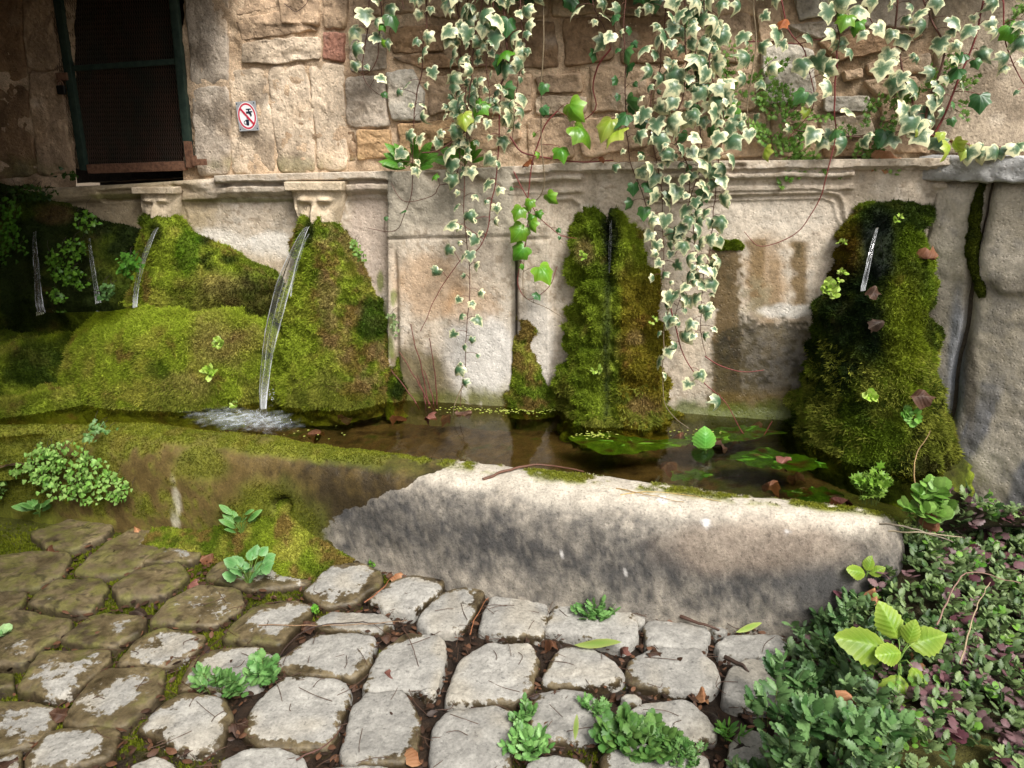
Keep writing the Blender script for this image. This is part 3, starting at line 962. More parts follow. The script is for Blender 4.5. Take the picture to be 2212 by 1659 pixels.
c = lerp(c, srgb(224, 220, 212), 0.75 * B(1050, 760, 85, 95, .5) + .5 * B(1160, 740, 40, 110, .5))
c = lerp(c, srgb(112, 100, 66), 0.9 * B(905, 815, 75, 75, .6) * (X > 855))
c = lerp(c, srgb(104, 104, 44), 0.9 * sstep(818, 850, Y + 26 * n1 + 12 * n2) * zone(850, 1240, 10) * sstep(-0.5, 0.0, n2 + .3))
c = lerp(c, srgb(74, 66, 50), 0.9 * np.exp(-((X - 1116) / 7.0) ** 2) * sstep(540, 600, Y))
c = lerp(c, srgb(84, 92, 40), 0.85 * B(1118, 560, 9, 30, .5))
c = lerp(c, srgb(120, 130, 60), 0.8 * (B(822, 610, 7, 20, .9) + B(830, 680, 8, 34, .9) + B(858, 640, 5, 20, .9) + B(855, 690, 9, 30, .9) + B(850, 740, 10, 24, .8)))
# right-hand panel: water-stained streaks
c = lerp(c, srgb(226, 214, 196), 0.5 * B(1640, 470, 170, 40))
c = lerp(c, srgb(92, 72, 34), 0.93 * sstep(36, 26, np.abs(X - 1568 - 10 * n2) + 14 * n2 + 16 * n4 + 10 * n3) * sstep(518, 536, Y))
c = lerp(c, srgb(176, 142, 100), 0.6 * B(1655, 600, 40, 90, .5))
def streak(xc, hw, y0, y1, soft=30):
    return sstep(hw + 8, hw - 8, np.abs(X - xc - 7 * n2) + 12 * n3 + 9 * n2 + 9 * n4) * sstep(y0 - 4, y0 + 6, Y + 7 * n2) * sstep(y1 + soft, y1 - soft, Y + 30 * n3)
c = lerp(c, srgb(116, 92, 52), 0.75 * streak(1636, 15, 514, 690, 60) + 0.88 * streak(1727, 16, 518, 690, 50) + .5 * streak(1672, 10, 560, 690, 60))
c = lerp(c, srgb(70, 62, 38), .8 * (streak(1727, 10, 522, 560) + streak(1560, 16, 528, 620)) * sstep(-.3, .1, n2))
c = lerp(c, srgb(150, 138, 108), 0.7 * B(1630, 650, 40, 50, .7) * sstep(-.1, .2, n2))
lowd = sstep(672, 694, Y + 60 * n1 + 46 * n2 + 40 * n4 + 30 * n3 - 0.3 * np.abs(X - 1690)) * zone_n(1536, 1800, 14) * (.84 + .16 * sstep(-.2, .25, n4 + n3))
c = lerp(c, lerp(srgb(34, 34, 30), srgb(88, 77, 50), 0.5 + .8 * n2 + .7 * n4), 0.95 * lowd)
c = lerp(c, srgb(120, 98, 50), 0.6 * sstep(830, 860, Y + 20 * n1) * zone_n(1540, 1720, 14))
c = lerp(c, srgb(88, 98, 34), 0.85 * sstep(858, 885, Y + 18 * n2) * zone_n(1430, 1780, 14))
c = lerp(c, srgb(236, 232, 222), 0.6 * B(1690, 672, 60, 14, .9))
c = lerp(c, srgb(170, 150, 128), 0.5 * broken)
wetm = np.clip(lowd * .7 + sstep(840, 880, Y) * .6 + 0.7 * np.exp(-((X - 1568) / 40) ** 2) * sstep(530, 560, Y), 0, 1)
# left end is mossy and dark
fwall = empty('fountain_wall', W(1000, 880), 'pale carved limestone back wall of the fountain with cornice and framed panels', 'wall')
put('wall_face', mesh('wall_face', P, [gridfaces(*X.shape)], col=c, wet=wetm, mat=M_STONE), parent=fwall)

# carved masks over the two left spouts
def mask(cx, ytop_, wtop, wbot, h, worn_k, seed):
    a = np.arange(-1.06, 1.061, 0.018)
    t = np.arange(-0.04, 1.06, 0.014)
    A, T = np.meshgrid(a, t)
    half = (wtop + (wbot - wtop) * np.clip(T, 0, 1) ** 1.3) / 2
    X_ = cx + A * half
    Y_ = ytop_ + T * h
    base = W(X_, Y_)
    d = 0.066 * np.clip(1 - np.abs(A) ** 3.2, 0, 1) ** 0.7
    cap = sstep(0.17, 0.13, T)
    d = np.maximum(d * 0.86 + 0.022, cap * 0.098 * sstep(1.06, .98, np.abs(A)))
    g = lambda ax, tx, wa, wt: np.exp(-((A - ax) / wa) ** 2 - ((T - tx) / wt) ** 2)
    f = np.zeros_like(d)
    for sx in (-1, 1):
        f += 0.018 * g(sx * .38, .30, .26, .05)             # brow
        f -= 0.017 * g(sx * .36, .42, .20, .075)            # socket
        f += 0.015 * g(sx * .36, .43, .11, .035)            # lid
        f -= 0.006 * g(sx * .36, .43, .045, .02)            # pupil
        f += 0.008 * g(sx * .42, .66, .22, .13)             # cheek
        f += 0.010 * g(sx * .86, .45, .07, .16)             # ear
    f += 0.028 * np.exp(-(A / (.07 + .09 * np.clip((T - .25) / .4, 0, 1))) ** 2) * sstep(.24, .55, T) * sstep(.76, .68, T)
    f -= 0.010 * g(0, .82, .20, .02)
    f += 0.009 * g(0, .87, .22, .035)
    d = d + f * worn_k
    edge = np.maximum(sstep(0.98, 1.06, np.abs(A)), np.maximum(sstep(1.0, 1.05, T), sstep(-0.01, -0.04, T)))
    d = d * (1 - edge) - 0.02 * edge
    d += 0.003 * fbm(base, 40, 3, seed) * (1 - edge)
    Pm = base + d[..., None] * WN
    n = fbm(Pm, 20, 4, seed + 1)
    c = lerp(srgb(202, 182, 152), srgb(224, 206, 178), .5 + .7 * n)
    c = lerp(c, srgb(176, 152, 120), .5 * sstep(0.1, .5, fbm(Pm, 9, 3, seed + 3)))
    return Pm, c, gridfaces(*A.shape)
for args in ((694, 393, 124, 60, 125, 1.25, 210), (356, 404, 90, 56, 92, 1.0, 220)):
    Pm, cm, fm = mask(*args)
    put('carved_mask', mesh('carved_mask', Pm, [fm], col=cm, wet=0, mat=M_STONE), parent=fwall,
        label='weathered carved face mask above a water spout')

# ------------------------------------------------------------------ upper wall of sandstone rubble
rwall = empty('rubble_wall', W(1300, 350, -0.1), 'upper wall of tan sandstone rubble and upright blocks above the cornice', 'wall')
UP = -0.075
def mortar(x0, x1, y0, y1, seed):
    X, Y = np.meshgrid(np.arange(x0, x1 + 5, 6.0), np.arange(y0, y1 + 5, 6.0))
    P0 = W(X, Y, UP)
    d = 0.018 * fbm(P0, 9, 4, seed) + 0.010 * fbm(P0, 40, 3, seed + 1) + 0.025
    P = P0 + d[..., None] * WN
    n = fbm(P, 14, 4, seed + 2)
    c = lerp(srgb(206, 174, 140), srgb(230, 204, 172), .5 + .7 * n)
    c = lerp(c, srgb(120, 92, 58), .6 * sstep(.1, .5, fbm(P, 5, 3, seed + 4)))
    c = lerp(c, srgb(96, 84, 58), .55 * sstep(1560, 1700, X) * sstep(.0, .3, n + .1))
    put('mortar', mesh('mortar', P, [gridfaces(*X.shape)], col=c, wet=0, mat=M_MORTAR), parent=rwall)
mortar(402, 2420, -330, 410, 300)
mortar(-560, 172, -330, 470, 310)
mortar(120, 402, -330, -66, 320)
TAN, LTAN, GREY, ORG, RED, DARK, PALE = srgb(208, 178, 146), srgb(230, 208, 180), srgb(206, 190, 170), srgb(212, 174, 130), srgb(188, 136, 114), srgb(158, 128, 98), srgb(220, 210, 192)
STONES = [
 (((404,-60),(496,-60),(500,60),(500,182),(420,186)), GREY * .85, .034), (((422,190),(500,186),(506,280),(504,374),(434,378),(428,300)), GREY * .95, .036),
 (((503,150),(578,147),(596,260),(600,372),(508,376)), LTAN, .030), (((583,147),(666,141),(684,250),(686,370),(606,372)), LTAN, .032), (((673,140),(748,138),(757,366),(692,369)), LTAN * 1.08, .034),
 (((505,-60),(600,-60),(612,18),(518,38)), TAN, .036), (((606,-60),(698,-60),(698,58),(616,54)), TAN * 1.05, .044), (((518,46),(610,26),(692,66),(640,76),(530,90)), TAN, .040),
 (((532,96),(640,82),(697,82),(699,130),(600,140),(532,138)), LTAN * .95, .046), (((703,72),(751,75),(749,134),(704,131)), RED, .042), (((703,-60),(760,-60),(755,64),(706,64)), TAN, .040),
 (((757,80),(832,70),(842,150),(762,156)), GREY, .040), (((753,168),(836,165),(846,270),(800,279),(757,272)), GREY, .048), (((842,156),(898,150),(922,200),(917,262),(852,262)), PALE * .95, .052),
 (((778,283),(848,279),(856,338),(780,344)), ORG, .054), (((757,286),(773,284),(776,343),(759,348)), DARK, .032),
 (((846,60),(958,56),(964,110),(852,120)), DARK, .044), (((854,126),(958,116),(998,148),(908,150)), DARK * 1.1, .042), (((927,166),(1020,160),(1028,233),(932,250)), TAN, .046),
 (((864,270),(998,257),(1008,298),(872,338)), ORG, .044), (((1016,266),(1120,252),(1128,300),(1022,343)), TAN, .044), (((1036,166),(1150,160),(1150,243),(1042,248)), TAN, .044),
 (((970,56),(1080,50),(1090,148),(1010,150)), DARK, .042), (((1096,50),(1200,46),(1208,148),(1102,150)), DARK * .9, .042), (((1160,166),(1258,161),(1263,199),(1162,204)), TAN, .044),
 (((1160,211),(1268,207),(1268,244),(1162,249)), LTAN, .048), (((1138,256),(1238,256),(1243,338),(1143,343)), TAN * .95, .044), (((1216,42),(1328,40),(1328,128),(1222,148)), DARK, .04),
 (((1276,142),(1398,150),(1398,239),(1278,243)), TAN * .8, .044), (((1252,256),(1398,251),(1398,318),(1258,343)), TAN, .046), (((1340,42),(1480,32),(1480,138),(1342,138)), DARK, .04),
 (((1410,151),(1518,147),(1518,239),(1412,243)), TAN * .85, .044), (((1410,256),(1538,251),(1538,338),(1412,343)), TAN * .9, .044), (((1492,32),(1618,30),(1623,138),(1492,138)), TAN * .85, .042),
 (((1532,151),(1628,150),(1628,239),(1532,243)), TAN * .9, .042), (((1552,251),(1650,246),(1658,338),(1554,343)), TAN, .042),
 (((1640,112),(1700,96),(1750,112),(1755,200),(1728,227),(1652,224)), PALE, .062), (((1632,20),(1680,20),(1690,88),(1640,98)), TAN, .042), (((1702,-60),(1800,-60),(1790,35),(1722,48)), PALE * .95, .06),
 (((1694,58),(1780,46),(1836,60),(1762,90)), GREY * .9, .046), (((1762,96),(1858,72),(1990,78),(1950,106),(1802,133)), DARK * 1.15, .058), (((1812,158),(1854,149),(1858,168),(1816,180)), TAN, .056),
 (((1858,178),(1975,168),(1983,196),(1882,209)), TAN * .95, .056), (((1862,140),(1998,118),(2003,160),(1872,166)), TAN * .85, .05), (((1772,213),(1874,209),(1878,240),(1776,244)), PALE * .95, .058),
 (((1662,236),(1758,240),(1763,338),(1668,342)), TAN * .95, .044), (((1768,256),(1880,251),(1886,292),(1772,298)), LTAN, .046), (((1894,214),(1998,204),(2003,258),(1898,264)), TAN, .05),
 (((1892,272),(2004,266),(2004,330),(1894,334)), TAN * .8, .04), (((1772,305),(1880,300),(1880,338),(1774,340)), DARK, .036), (((1812,-60),(1996,-60),(1996,66),(1864,60),(1806,40)), GREY, .044),
 (((2014,-70),(2440,-70),(2440,322),(2016,330)), srgb(190, 172, 148), .058),
 (((58,-60),(108,-60),(138,148),(68,150)), TAN * .8, .034), (((70,156),(140,154),(168,372),(92,380)), TAN * .85, .036), (((-90,-60),(52,-60),(64,170),(40,176),(-90,150)), DARK, .03),
 (((-90,160),(40,182),(66,190),(88,376),(-90,400)), DARK * .95, .032), (((-260,-60),(-96,-60),(-96,190),(-260,190)), DARK, .03), (((-260,198),(-96,198),(-96,410),(-260,420)), TAN * .8, .03),
]
rs = np.random.RandomState(9)
x = 766
while x < 1625:
    w = rs.uniform(70, 125)
    STONES.append((((x + 3, -62 + rs.uniform(-4, 4)), (x + w - 4, -62), (x + w - 4, 36 + rs.uniform(-6, 6)), (x + 3, 40 + rs.uniform(-6, 6))), TAN * rs.uniform(.7, 1.0), .042))
    x += w
def wall_stone(poly, col, d, seed):
    rs = np.random.RandomState(seed)
    poly = np.array(poly, float)
    big = (poly[:, 0].max() - poly[:, 0].min()) > 160
    q = soften(poly, 64, 0.075 if not big else 0.02, seed, 0.055 if not big else 0.01)
    cen = q.mean(0)
    q = cen + (q - cen) * 1.02
    rings = [(1.0, -0.03), (1.0, d * 0.55), (0.985, d * 0.86), (0.95, d * .97), (0.90, d), (0.83, d), (0.74, d), (0.64, d), (0.54, d), (0.43, d), (0.32, d), (0.21, d), (0.1, d)]
    V, e = [], []
    for k, z in rings:
        r = cen + (q - cen) * k
        V.append(W(r[:, 0], r[:, 1], UP) + z * WN)
        e.append(np.full(64, k))
    V.append((W(cen[0], cen[1], UP) + d * WN)[None])
    e.append([0])
    V, e = np.vstack(V), np.concatenate(e)
    tall = (poly[:, 1].max() - poly[:, 1].min()) > 150
    rough = 0.008 if big or tall else 0.016
    lay = fbm(V * [0.35, 0.35, 2.2], 18, 3, seed)
    dd = rough * fbm(V, 10, 4, seed + 1) + 0.009 * fbm(V, 34, 3, seed + 2) + 0.006 * lay
    V = V + WN * (dd * (e < 1.01))[:, None] + (np.stack([fbm(V, 20, 3, seed + 3), 0 * e, fbm(V, 20, 3, seed + 4)], 1) * 0.010)
    n1, n2 = fbm(V, 9, 4, seed + 5), fbm(V, 30, 3, seed + 6)
    c = col * (1 + 0.20 * n1 + 0.16 * n2 + 0.10 * lay)[:, None]
    c = lerp(c, srgb(214, 174, 126), 0.26 * sstep(.1, .6, fbm(V, 6, 3, seed + 7)))
    c = lerp(c, srgb(206, 196, 180), 0.35 * sstep(.2, .6, n1))
    px, py = proj(V)
    c = lerp(c, srgb(84, 68, 48), 0.55 * sstep(.15, .5, fbm(V, 8, 3, 330)) + .5 * blob(px, py, 430, 118, 22, 30, n2, .5, .4))
    c = lerp(c, srgb(110, 112, 60), 0.5 * sstep(326, 350, py + 12 * n2) * sstep(.0, .3, n1 + .1))
    nr = len(rings)
    f3 = np.array([[(nr - 1) * 64 + i, (nr - 1) * 64 + (i + 1) % 64, nr * 64] for i in range(64)])
    return V, [gridfaces(nr, 64, True), f3], c
for k, (poly, col, d) in enumerate(STONES):
    V, f, c = wall_stone(poly, col, d, 400 + 11 * k)
    put('stone', mesh('stone', V, f, col=c, wet=0, mat=M_RUBBLE), parent=rwall)

# ------------------------------------------------------------------ splayed side wall on the right with its capstone
C0 = W(2008, 600)
WD = unit(np.array([0.66, -0.75, 0]))
WNN = unit(np.array([-0.75, -0.66, 0]))
def wing(px, py, d=0.0):
    dx, dy, dz = rays(px, py)
    k = (C0 @ WNN + d) / (dx * WNN[0] + dy * WNN[1])
    return np.stack(np.broadcast_arrays(dx * k, dy * k, CAMZ + dz * k), -1)
side = empty('side_wall', (C0[0] + .3, C0[1] - .3, 0), 'splayed side wall of big weathered grey stones under a rough capstone', 'wall')
def wing_stone(name, s0, s1, z0, z1, seed, fn, bulge=.03, d0=0.0):
    ns, nzv = max(8, int((s1 - s0) / .012)), int((z1 - z0) / .012)
    S_, Z_ = np.meshgrid(np.linspace(s0, s1, ns), np.linspace(z1, z0, nzv))
    a = (S_ - s0) / (s1 - s0) * 2 - 1
    b = (Z_ - z0) / (z1 - z0) * 2 - 1
    P0 = C0 * [1, 1, 0] + S_[..., None] * WD + Z_[..., None] * ZZ
    P0 = P0 + WD * (.022 * fbm(np.stack([0 * Z_, 0 * Z_, Z_], -1), 6, 3, 505) + (Z_ - 1.1) * -.02)[..., None]
    ed = np.clip(1 - np.abs(a) ** 22, 0, 1) * np.clip(1 - np.abs(b) ** 22, 0, 1)
    d = d0 + bulge * ed - 0.05 * (1 - ed) ** 2 + 0.010 * fbm(P0, 6, 4, seed) + 0.006 * fbm(P0, 28, 3, seed + 1)
    px, py = proj(P0)
    d = d + fn(px, py, fbm(P0, 12, 3, seed + 3))
    P = P0 + d[..., None] * WNN
    px, py = proj(P)
    n1, n2, n3 = fbm(P, 5, 4, seed + 4), fbm(P, 26, 4, seed + 5), fbm(P * [1, 1, .2], 14, 3, seed + 6)
    c = lerp(srgb(184, 172, 150), srgb(220, 208, 188), .5 + .8 * n1)
    c = lerp(c, srgb(140, 136, 130), .45 * sstep(.05, .4, n2))
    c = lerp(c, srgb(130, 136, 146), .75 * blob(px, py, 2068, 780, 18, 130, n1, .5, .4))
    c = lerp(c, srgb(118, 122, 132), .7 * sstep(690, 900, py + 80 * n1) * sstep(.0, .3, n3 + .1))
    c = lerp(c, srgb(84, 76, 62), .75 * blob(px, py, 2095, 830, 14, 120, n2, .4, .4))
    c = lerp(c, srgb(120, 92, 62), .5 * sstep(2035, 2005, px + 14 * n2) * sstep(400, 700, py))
    c = lerp(c, srgb(100, 92, 78), .5 * blob(px, py, 2170, 620, 60, 22, n2, .3, .4))
    c = lerp(c, srgb(78, 84, 32), .8 * sstep(2090, 2040, px + 20 * n2) * sstep(820, 960, py))
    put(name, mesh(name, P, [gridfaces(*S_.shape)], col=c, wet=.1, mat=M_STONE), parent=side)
SPL = float((wing(2113, 520, .03) - C0) @ WD)
step = lambda px, py, n: -0.016 * sstep(604, 622, py + 30 * n - (px - 2150) * .35) - 0.02 * sstep(900, 1100, py)
wing_stone('wall_stone', -0.03, SPL, -0.1, 1.51, 500, lambda px, py, n: -0.02 * sstep(560, 640, py + 40 * n), .03)
wing_stone('wall_stone', SPL + .003, 1.3, -0.1, 1.51, 520, step, .025, .02)
bk = C0 * [1, 1, 0] + WD * .6 - WNN * .16
V, f = boxm(bk + [0, 0, .69], WD * .72, WNN * .13, ZZ * .80)
put('wall_core', mesh('wall_core', V, [f], col=srgb(90, 80, 66), wet=0, smooth=False, mat=M_MORTAR), parent=side)
cc_ = C0 * [1, 1, 0] + WD * .60 - WNN * .145 + ZZ * 1.538
V, f = rough_box(cc_, WD * .70, WNN * .225, ZZ * .048, (110, 40, 14), .14, .011, 34, 540)
Pm = V
n1, n2 = fbm(Pm, 9, 4, 541), fbm(Pm, 40, 3, 542)
c = lerp(srgb(168, 166, 162), srgb(214, 212, 207), .5 + .5 * n1 + .6 * n2)
c = lerp(c, srgb(112, 104, 92), .6 * sstep(0.0, .4, n2 - .1))
put('capstone', mesh('capstone', V, f, col=c, wet=0, mat=M_STONE), parent=side)
# ------------------------------------------------------------------ unseen ceiling and walls added on the left to keep that corner dark
def slab_obj(name, c, ax, ay, az, col, amp=.01):
    V, f = rough_box(c, ax, ay, az, (20, 20, 4), .05, amp, 5, 3)
    n = fbm(V, 4, 3, 7)
    put(name, mesh(name, V, f, col=lerp(col, col * .6, .5 + .5 * n), wet=0, mat=M_RUBBLE), kind='structure')
ceil_c = WO + WU * (-2.72) + WN * 1.35 + ZZ * 2.54
slab_obj('shade_ceiling', ceil_c, WU * 1.50, WN * 1.65, ZZ * .14, srgb(110, 86, 60))  # out of view, sized so its shadow falls across the upper left
slab_obj('shade_wall_left', WO + WU * (-3.02) + WN * 1.35 + ZZ * 1.25, WU * .14, WN * 1.65, ZZ * 1.25, srgb(110, 86, 60))  # out of view, stands here only to shade the left corner

slab_obj('shade_wall_front', np.array([-2.42, .85, 1.25]), np.array([1.12, 0, 0]), np.array([0, .12, 0]), ZZ * 1.25, srgb(110, 86, 60))  # out of view, added to cut the sky light reaching the left corner

# ------------------------------------------------------------------ barred opening: dark recess and the mesh door in front of it
def wq(px, py, d):
    return W(px, py, d)
ctr = W(290, 190, -.35)
recess = empty('window_recess', W(290, 385, -.2), 'dark recess in the wall behind the rusty wire-mesh door', 'recess')
def quad(name, pts, col, parent, mat=M_RUBBLE, n=14):
    p = np.array(pts, float)
    a, b = np.meshgrid(np.linspace(0, 1, n), np.linspace(0, 1, n))
    a, b = a[..., None], b[..., None]
    P = (p[0] * (1 - a) + p[1] * a) * (1 - b) + (p[3] * (1 - a) + p[2] * a) * b
    nn_ = fbm(P, 8, 3, 12)
    P = P + 0.012 * fbm(P, 7, 3, 14)[..., None] * unit(np.cross(p[1] - p[0], p[3] - p[0]))
    put(name, mesh(name, P, [gridfaces(n, n)], col=lerp(col, col * .5, .5 + .5 * nn_), wet=0, mat=mat), parent=parent)
TLc, TRc, BRc, BLc = (W(x, y, -.06) for x, y in ((92, -80), (400, -80), (434, 384), (168, 396)))
bk_ = lambda p, dd: p - WN * dd
DK = srgb(58, 48, 38)  # gloom inside the opening is put into these dark stone colours
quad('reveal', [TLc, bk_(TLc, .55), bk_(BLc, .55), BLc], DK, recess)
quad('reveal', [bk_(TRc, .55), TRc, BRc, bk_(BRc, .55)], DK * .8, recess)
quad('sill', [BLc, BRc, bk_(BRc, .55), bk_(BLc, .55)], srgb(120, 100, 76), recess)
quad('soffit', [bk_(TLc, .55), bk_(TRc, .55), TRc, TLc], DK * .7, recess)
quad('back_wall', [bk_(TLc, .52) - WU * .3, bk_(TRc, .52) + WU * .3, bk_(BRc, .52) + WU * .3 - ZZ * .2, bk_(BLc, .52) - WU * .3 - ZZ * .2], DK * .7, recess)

M_IRON = plain_mat('painted_iron', (0.012, 0.028, 0.02), .6, 0.2, c2=(0.03, 0.05, 0.035), scale=30, bump=.4)
M_RUST = plain_mat('rusty_iron', (0.10, 0.045, 0.025), .85, 0.1, c2=(0.20, 0.10, 0.055), scale=60, bump=.8)
DD = -.035
fL = lambda y: 117 + (y) * (175 - 117) / 376.0
fR = lambda y: 385 + (y) * (421 - 385) / 368.0
door = empty('mesh_door', W(290, 372, DD), 'dark green iron door of diamond wire mesh with rusty bottom rail', 'door')
def bar(p0, p1, w, th, mat, name, parent):
    p0, p1 = np.asarray(p0), np.asarray(p1)
    t = unit(p1 - p0)
    sdx = unit(np.cross(t, WN))
    V, f = rough_box((p0 + p1) / 2, t * np.linalg.norm(p1 - p0) / 2, sdx * w / 2, WN * th / 2, (24, 4, 4), .14, .0016, 60, 4)
    return put(name, mesh(name, V, f, mat=mat), parent=parent)
bar(W(fL(-75) + 9, -75, DD), W(fL(368) + 9, 368, DD), .040, .03, M_IRON, 'stile', door)
bar(W(fR(-75) - 9, -75, DD), W(fR(362) - 9, 362, DD), .040, .03, M_IRON, 'stile', door)
bar(W(fL(366) + 19, 365, DD + .002), W(fR(360) - 19, 358, DD + .002), .046, .034, M_RUST, 'rail', door)
bar(W(fL(146) + 18, 148, DD - .001), W(fR(132) - 19, 133, DD - .001), .026, .018, M_IRON, 'rail', door)
bar(W(fR(300) - 9, 305, DD + .018), W(fR(362) - 9, 362, DD + .018), .044, .006, M_RUST, 'stile_plate', door)
bar(W(416, 351, DD + .03), W(446, 350, DD + .03), .030, .014, M_RUST, 'hinge', door)
bar(W(418, 336, DD + .028), W(421, 352, DD + .028), .026, .012, M_RUST, 'hinge', door)
# padlock on the left stile
pl = W(130, 180, DD + .03)
V, f = rough_box(pl - ZZ * .03, WU * .022, ZZ * .022, WN * .009, (6, 6, 4), .3, .0005, 40, 1)
lk = put('padlock', mesh('padlock', V, f, mat=plain_mat('lock_iron', (.02, .02, .018), .5, .6)), parent=door)
th = np.linspace(0, np.pi, 12)
V, f = tube([pl - ZZ * .01 + WU * .014 * math.cos(a) + ZZ * .022 * math.sin(a) for a in th], .004, 6)
put('shackle', mesh('shackle', V, [f], mat=M_RUST), parent=lk)
V, f = rough_box(W(134, 165, DD + .02), WU * .03, ZZ * .018, WN * .008, (6, 4, 4), .2, .001, 40, 1)
put('hasp', mesh('hasp', V, f, mat=M_RUST), parent=door)
# expanded mesh: slim zigzag strands
o_, ux, uy = W(fL(368) + 14, 366, DD - .012), None, None
u_of = lambda P: (P - WO) @ WU
u0, u1 = u_of(W(136, 180, DD)), u_of(W(412, 200, DD))
z0, z1 = W(290, 362, DD)[2], W(290, -75, DD)[2]
cw, ch = .0125, .022
parts = []
nu, nzr = int((u1 - u0 + .06) / cw), int((z1 - z0) / ch)
VV, FF = [], []
k = 0
for i in range(-4, nu + 2):
    for j in range(nzr):
        a = u0 + i * cw + (j % 2) * cw / 2
        zc = z0 + j * ch
        base = WO + WN * (DD - .012)
        lean0 = (zc - z0) * -0.075
        lean1 = (zc + ch - z0) * -0.075
        lo, hi = u0 - .02 + lean0, u1 + .015 + lean0
        for sgn in (-1, 1):
            b0, b1 = a + lean0, a + sgn * cw / 2 + lean1
            if b0 < lo or b0 > hi:
                continue
            p0, p1 = base + WU * b0 + ZZ * zc, base + WU * b1 + ZZ * (zc + ch)
            wv = WU * .0011
            VV += [p0 - wv, p0 + wv, p1 + wv, p1 - wv]
            FF.append([k, k + 1, k + 2, k + 3])
            k += 4
put('wire_mesh', mesh('wire_mesh', np.array(VV), [np.array(FF)], smooth=False, mat=plain_mat('mesh_wire', (.11, .06, .04), .7, .3, c2=(.05, .05, .035), scale=8)), parent=door, kind='stuff')

# ------------------------------------------------------------------ the little prohibition sign
sg = empty('warning_sign', W(535, 252, -.03), 'small square metal no-drinking-water sign with red ring on upright blocks', 'sign')
SD = UP + .050
so = W(534.5, 251, SD)
sw = float(np.linalg.norm(W(556, 251, SD) - W(513, 251, SD)))
rot = math.radians(2.5)
SU = WU * math.cos(rot) + ZZ * math.sin(rot)
SV = -WU * math.sin(rot) + ZZ * math.cos(rot)
def S2(x, y, d=0.0):
    return so + SU * (x * sw) + SV * (y * sw) + WN * d
M_PLATE = plain_mat('grey_metal_plate', (.34, .35, .36), .55, .3, c2=(.45, .46, .46), scale=50)
M_WHITE = plain_mat('white_enamel', (.78, .78, .78), .4)
M_RED = plain_mat('red_enamel', (.52, .03, .06), .4)
M_BLACK = plain_mat('black_enamel', (.015, .02, .035), .4)
V, f = rough_box(so, SU * sw * .5, SV * sw * .64, WN * .0015, (4, 4, 1), .2, 0, 1, 0)
put('plate', mesh('plate', V, f, smooth=False, mat=M_PLATE), parent=sg)
def disc(name, rx, ry, d, mat, r_in=0.0, n=48, cx=0.0, cy=0.0):
    th = np.linspace(0, 2 * np.pi, n, endpoint=False)
    o = np.array([S2(cx + rx * math.cos(a), cy + ry * math.sin(a), d) for a in th])
    if r_in:
        i_ = np.array([S2(cx + (rx - r_in) * math.cos(a), cy + (ry - r_in) * math.sin(a), d) for a in th])
        V = np.vstack([i_, o])
        fs = [gridfaces(2, n, True)]
    else:
        V = np.vstack([o, S2(cx, cy, d)[None]])
        fs = [np.array([[k, (k + 1) % n, n] for k in range(n)])]
    put(name, mesh(name, V, fs, smooth=False, mat=mat), parent=sg)
def polyf(name, pts, d, mat):
    V = np.array([S2(x, y, d) for x, y in pts])
    put(name, mesh(name, V, [np.array([list(range(len(pts)))])], smooth=False, mat=mat), parent=sg)
disc('panel', .47, .60, .0030, M_WHITE)
disc('ring', .445, .565, .0036, M_RED, .075)
polyf('tap_symbol', [(-.02, .20), (-.02, .11), (.10, .11), (.16, .04), (.16, -.02), (.24, -.02), (.25, .08), (.20, .15), (.30, .15), (.30, .21), (.15, .21), (.15, .27), (.24, .27), (.24, .32), (-.01, .32), (-.01, .27), (.08, .27), (.08, .20)], .0042, M_BLACK)
polyf('water_symbol', [(-.03, .02), (.0, .02), (.0, -.16), (-.03, -.16)], .0042, M_BLACK)
polyf('glass_symbol', [(-.10, -.15), (.07, -.15), (.05, -.40), (-.07, -.40)], .0042, M_BLACK)
disc('handle_symbol', .09, .09, .0043, M_BLACK, .03, 20, -.11, -.27)
r2 = .035
polyf('slash', [(-.335, .33), (-.275, .40), (.335, -.33), (.275, -.40)], .0050, M_RED)
for x, y in ((-.44, -.55), (.42, .55), (.42, -.55), (-.44, .55)):
    disc('screw', .032, .032, .0026, M_BLACK, 0, 10, x, y)

# ------------------------------------------------------------------ mossy tufa mounds under the spouts
GREEN, LIME, YEL, BROWN, DKG, TUFA, RUSTM = srgb(98, 118, 28), srgb(150, 166, 50), srgb(170, 166, 72), srgb(132, 106, 58), srgb(40, 56, 14), srgb(168, 140, 96), srgb(116, 82, 24)
def moss_colour(P, px, py, seed, w):
    """w: weights for lime, yellow, brown, dark"""
    n1, n2, n3 = fbm(P, 6, 3, seed), fbm(P, 17, 3, seed + 1), fbm(P, 45, 3, seed + 2)
    c = lerp(GREEN, LIME, sstep(-.4, .4, n1 + n2 * .5 + w[0]))
    c = lerp(c, YEL, .8 * sstep(0, .5, fbm(P, 9, 3, seed + 5) + w[1]))
    c = lerp(c, BROWN, .85 * sstep(.0, .35, fbm(P, 11, 4, seed + 6) + .3 * n3 + w[2]))
    c = lerp(c, DKG, .9 * sstep(.0, .3, fbm(P, 8, 4, seed + 7) + w[3]))
    return c * (1 + .35 * n3)[..., None]
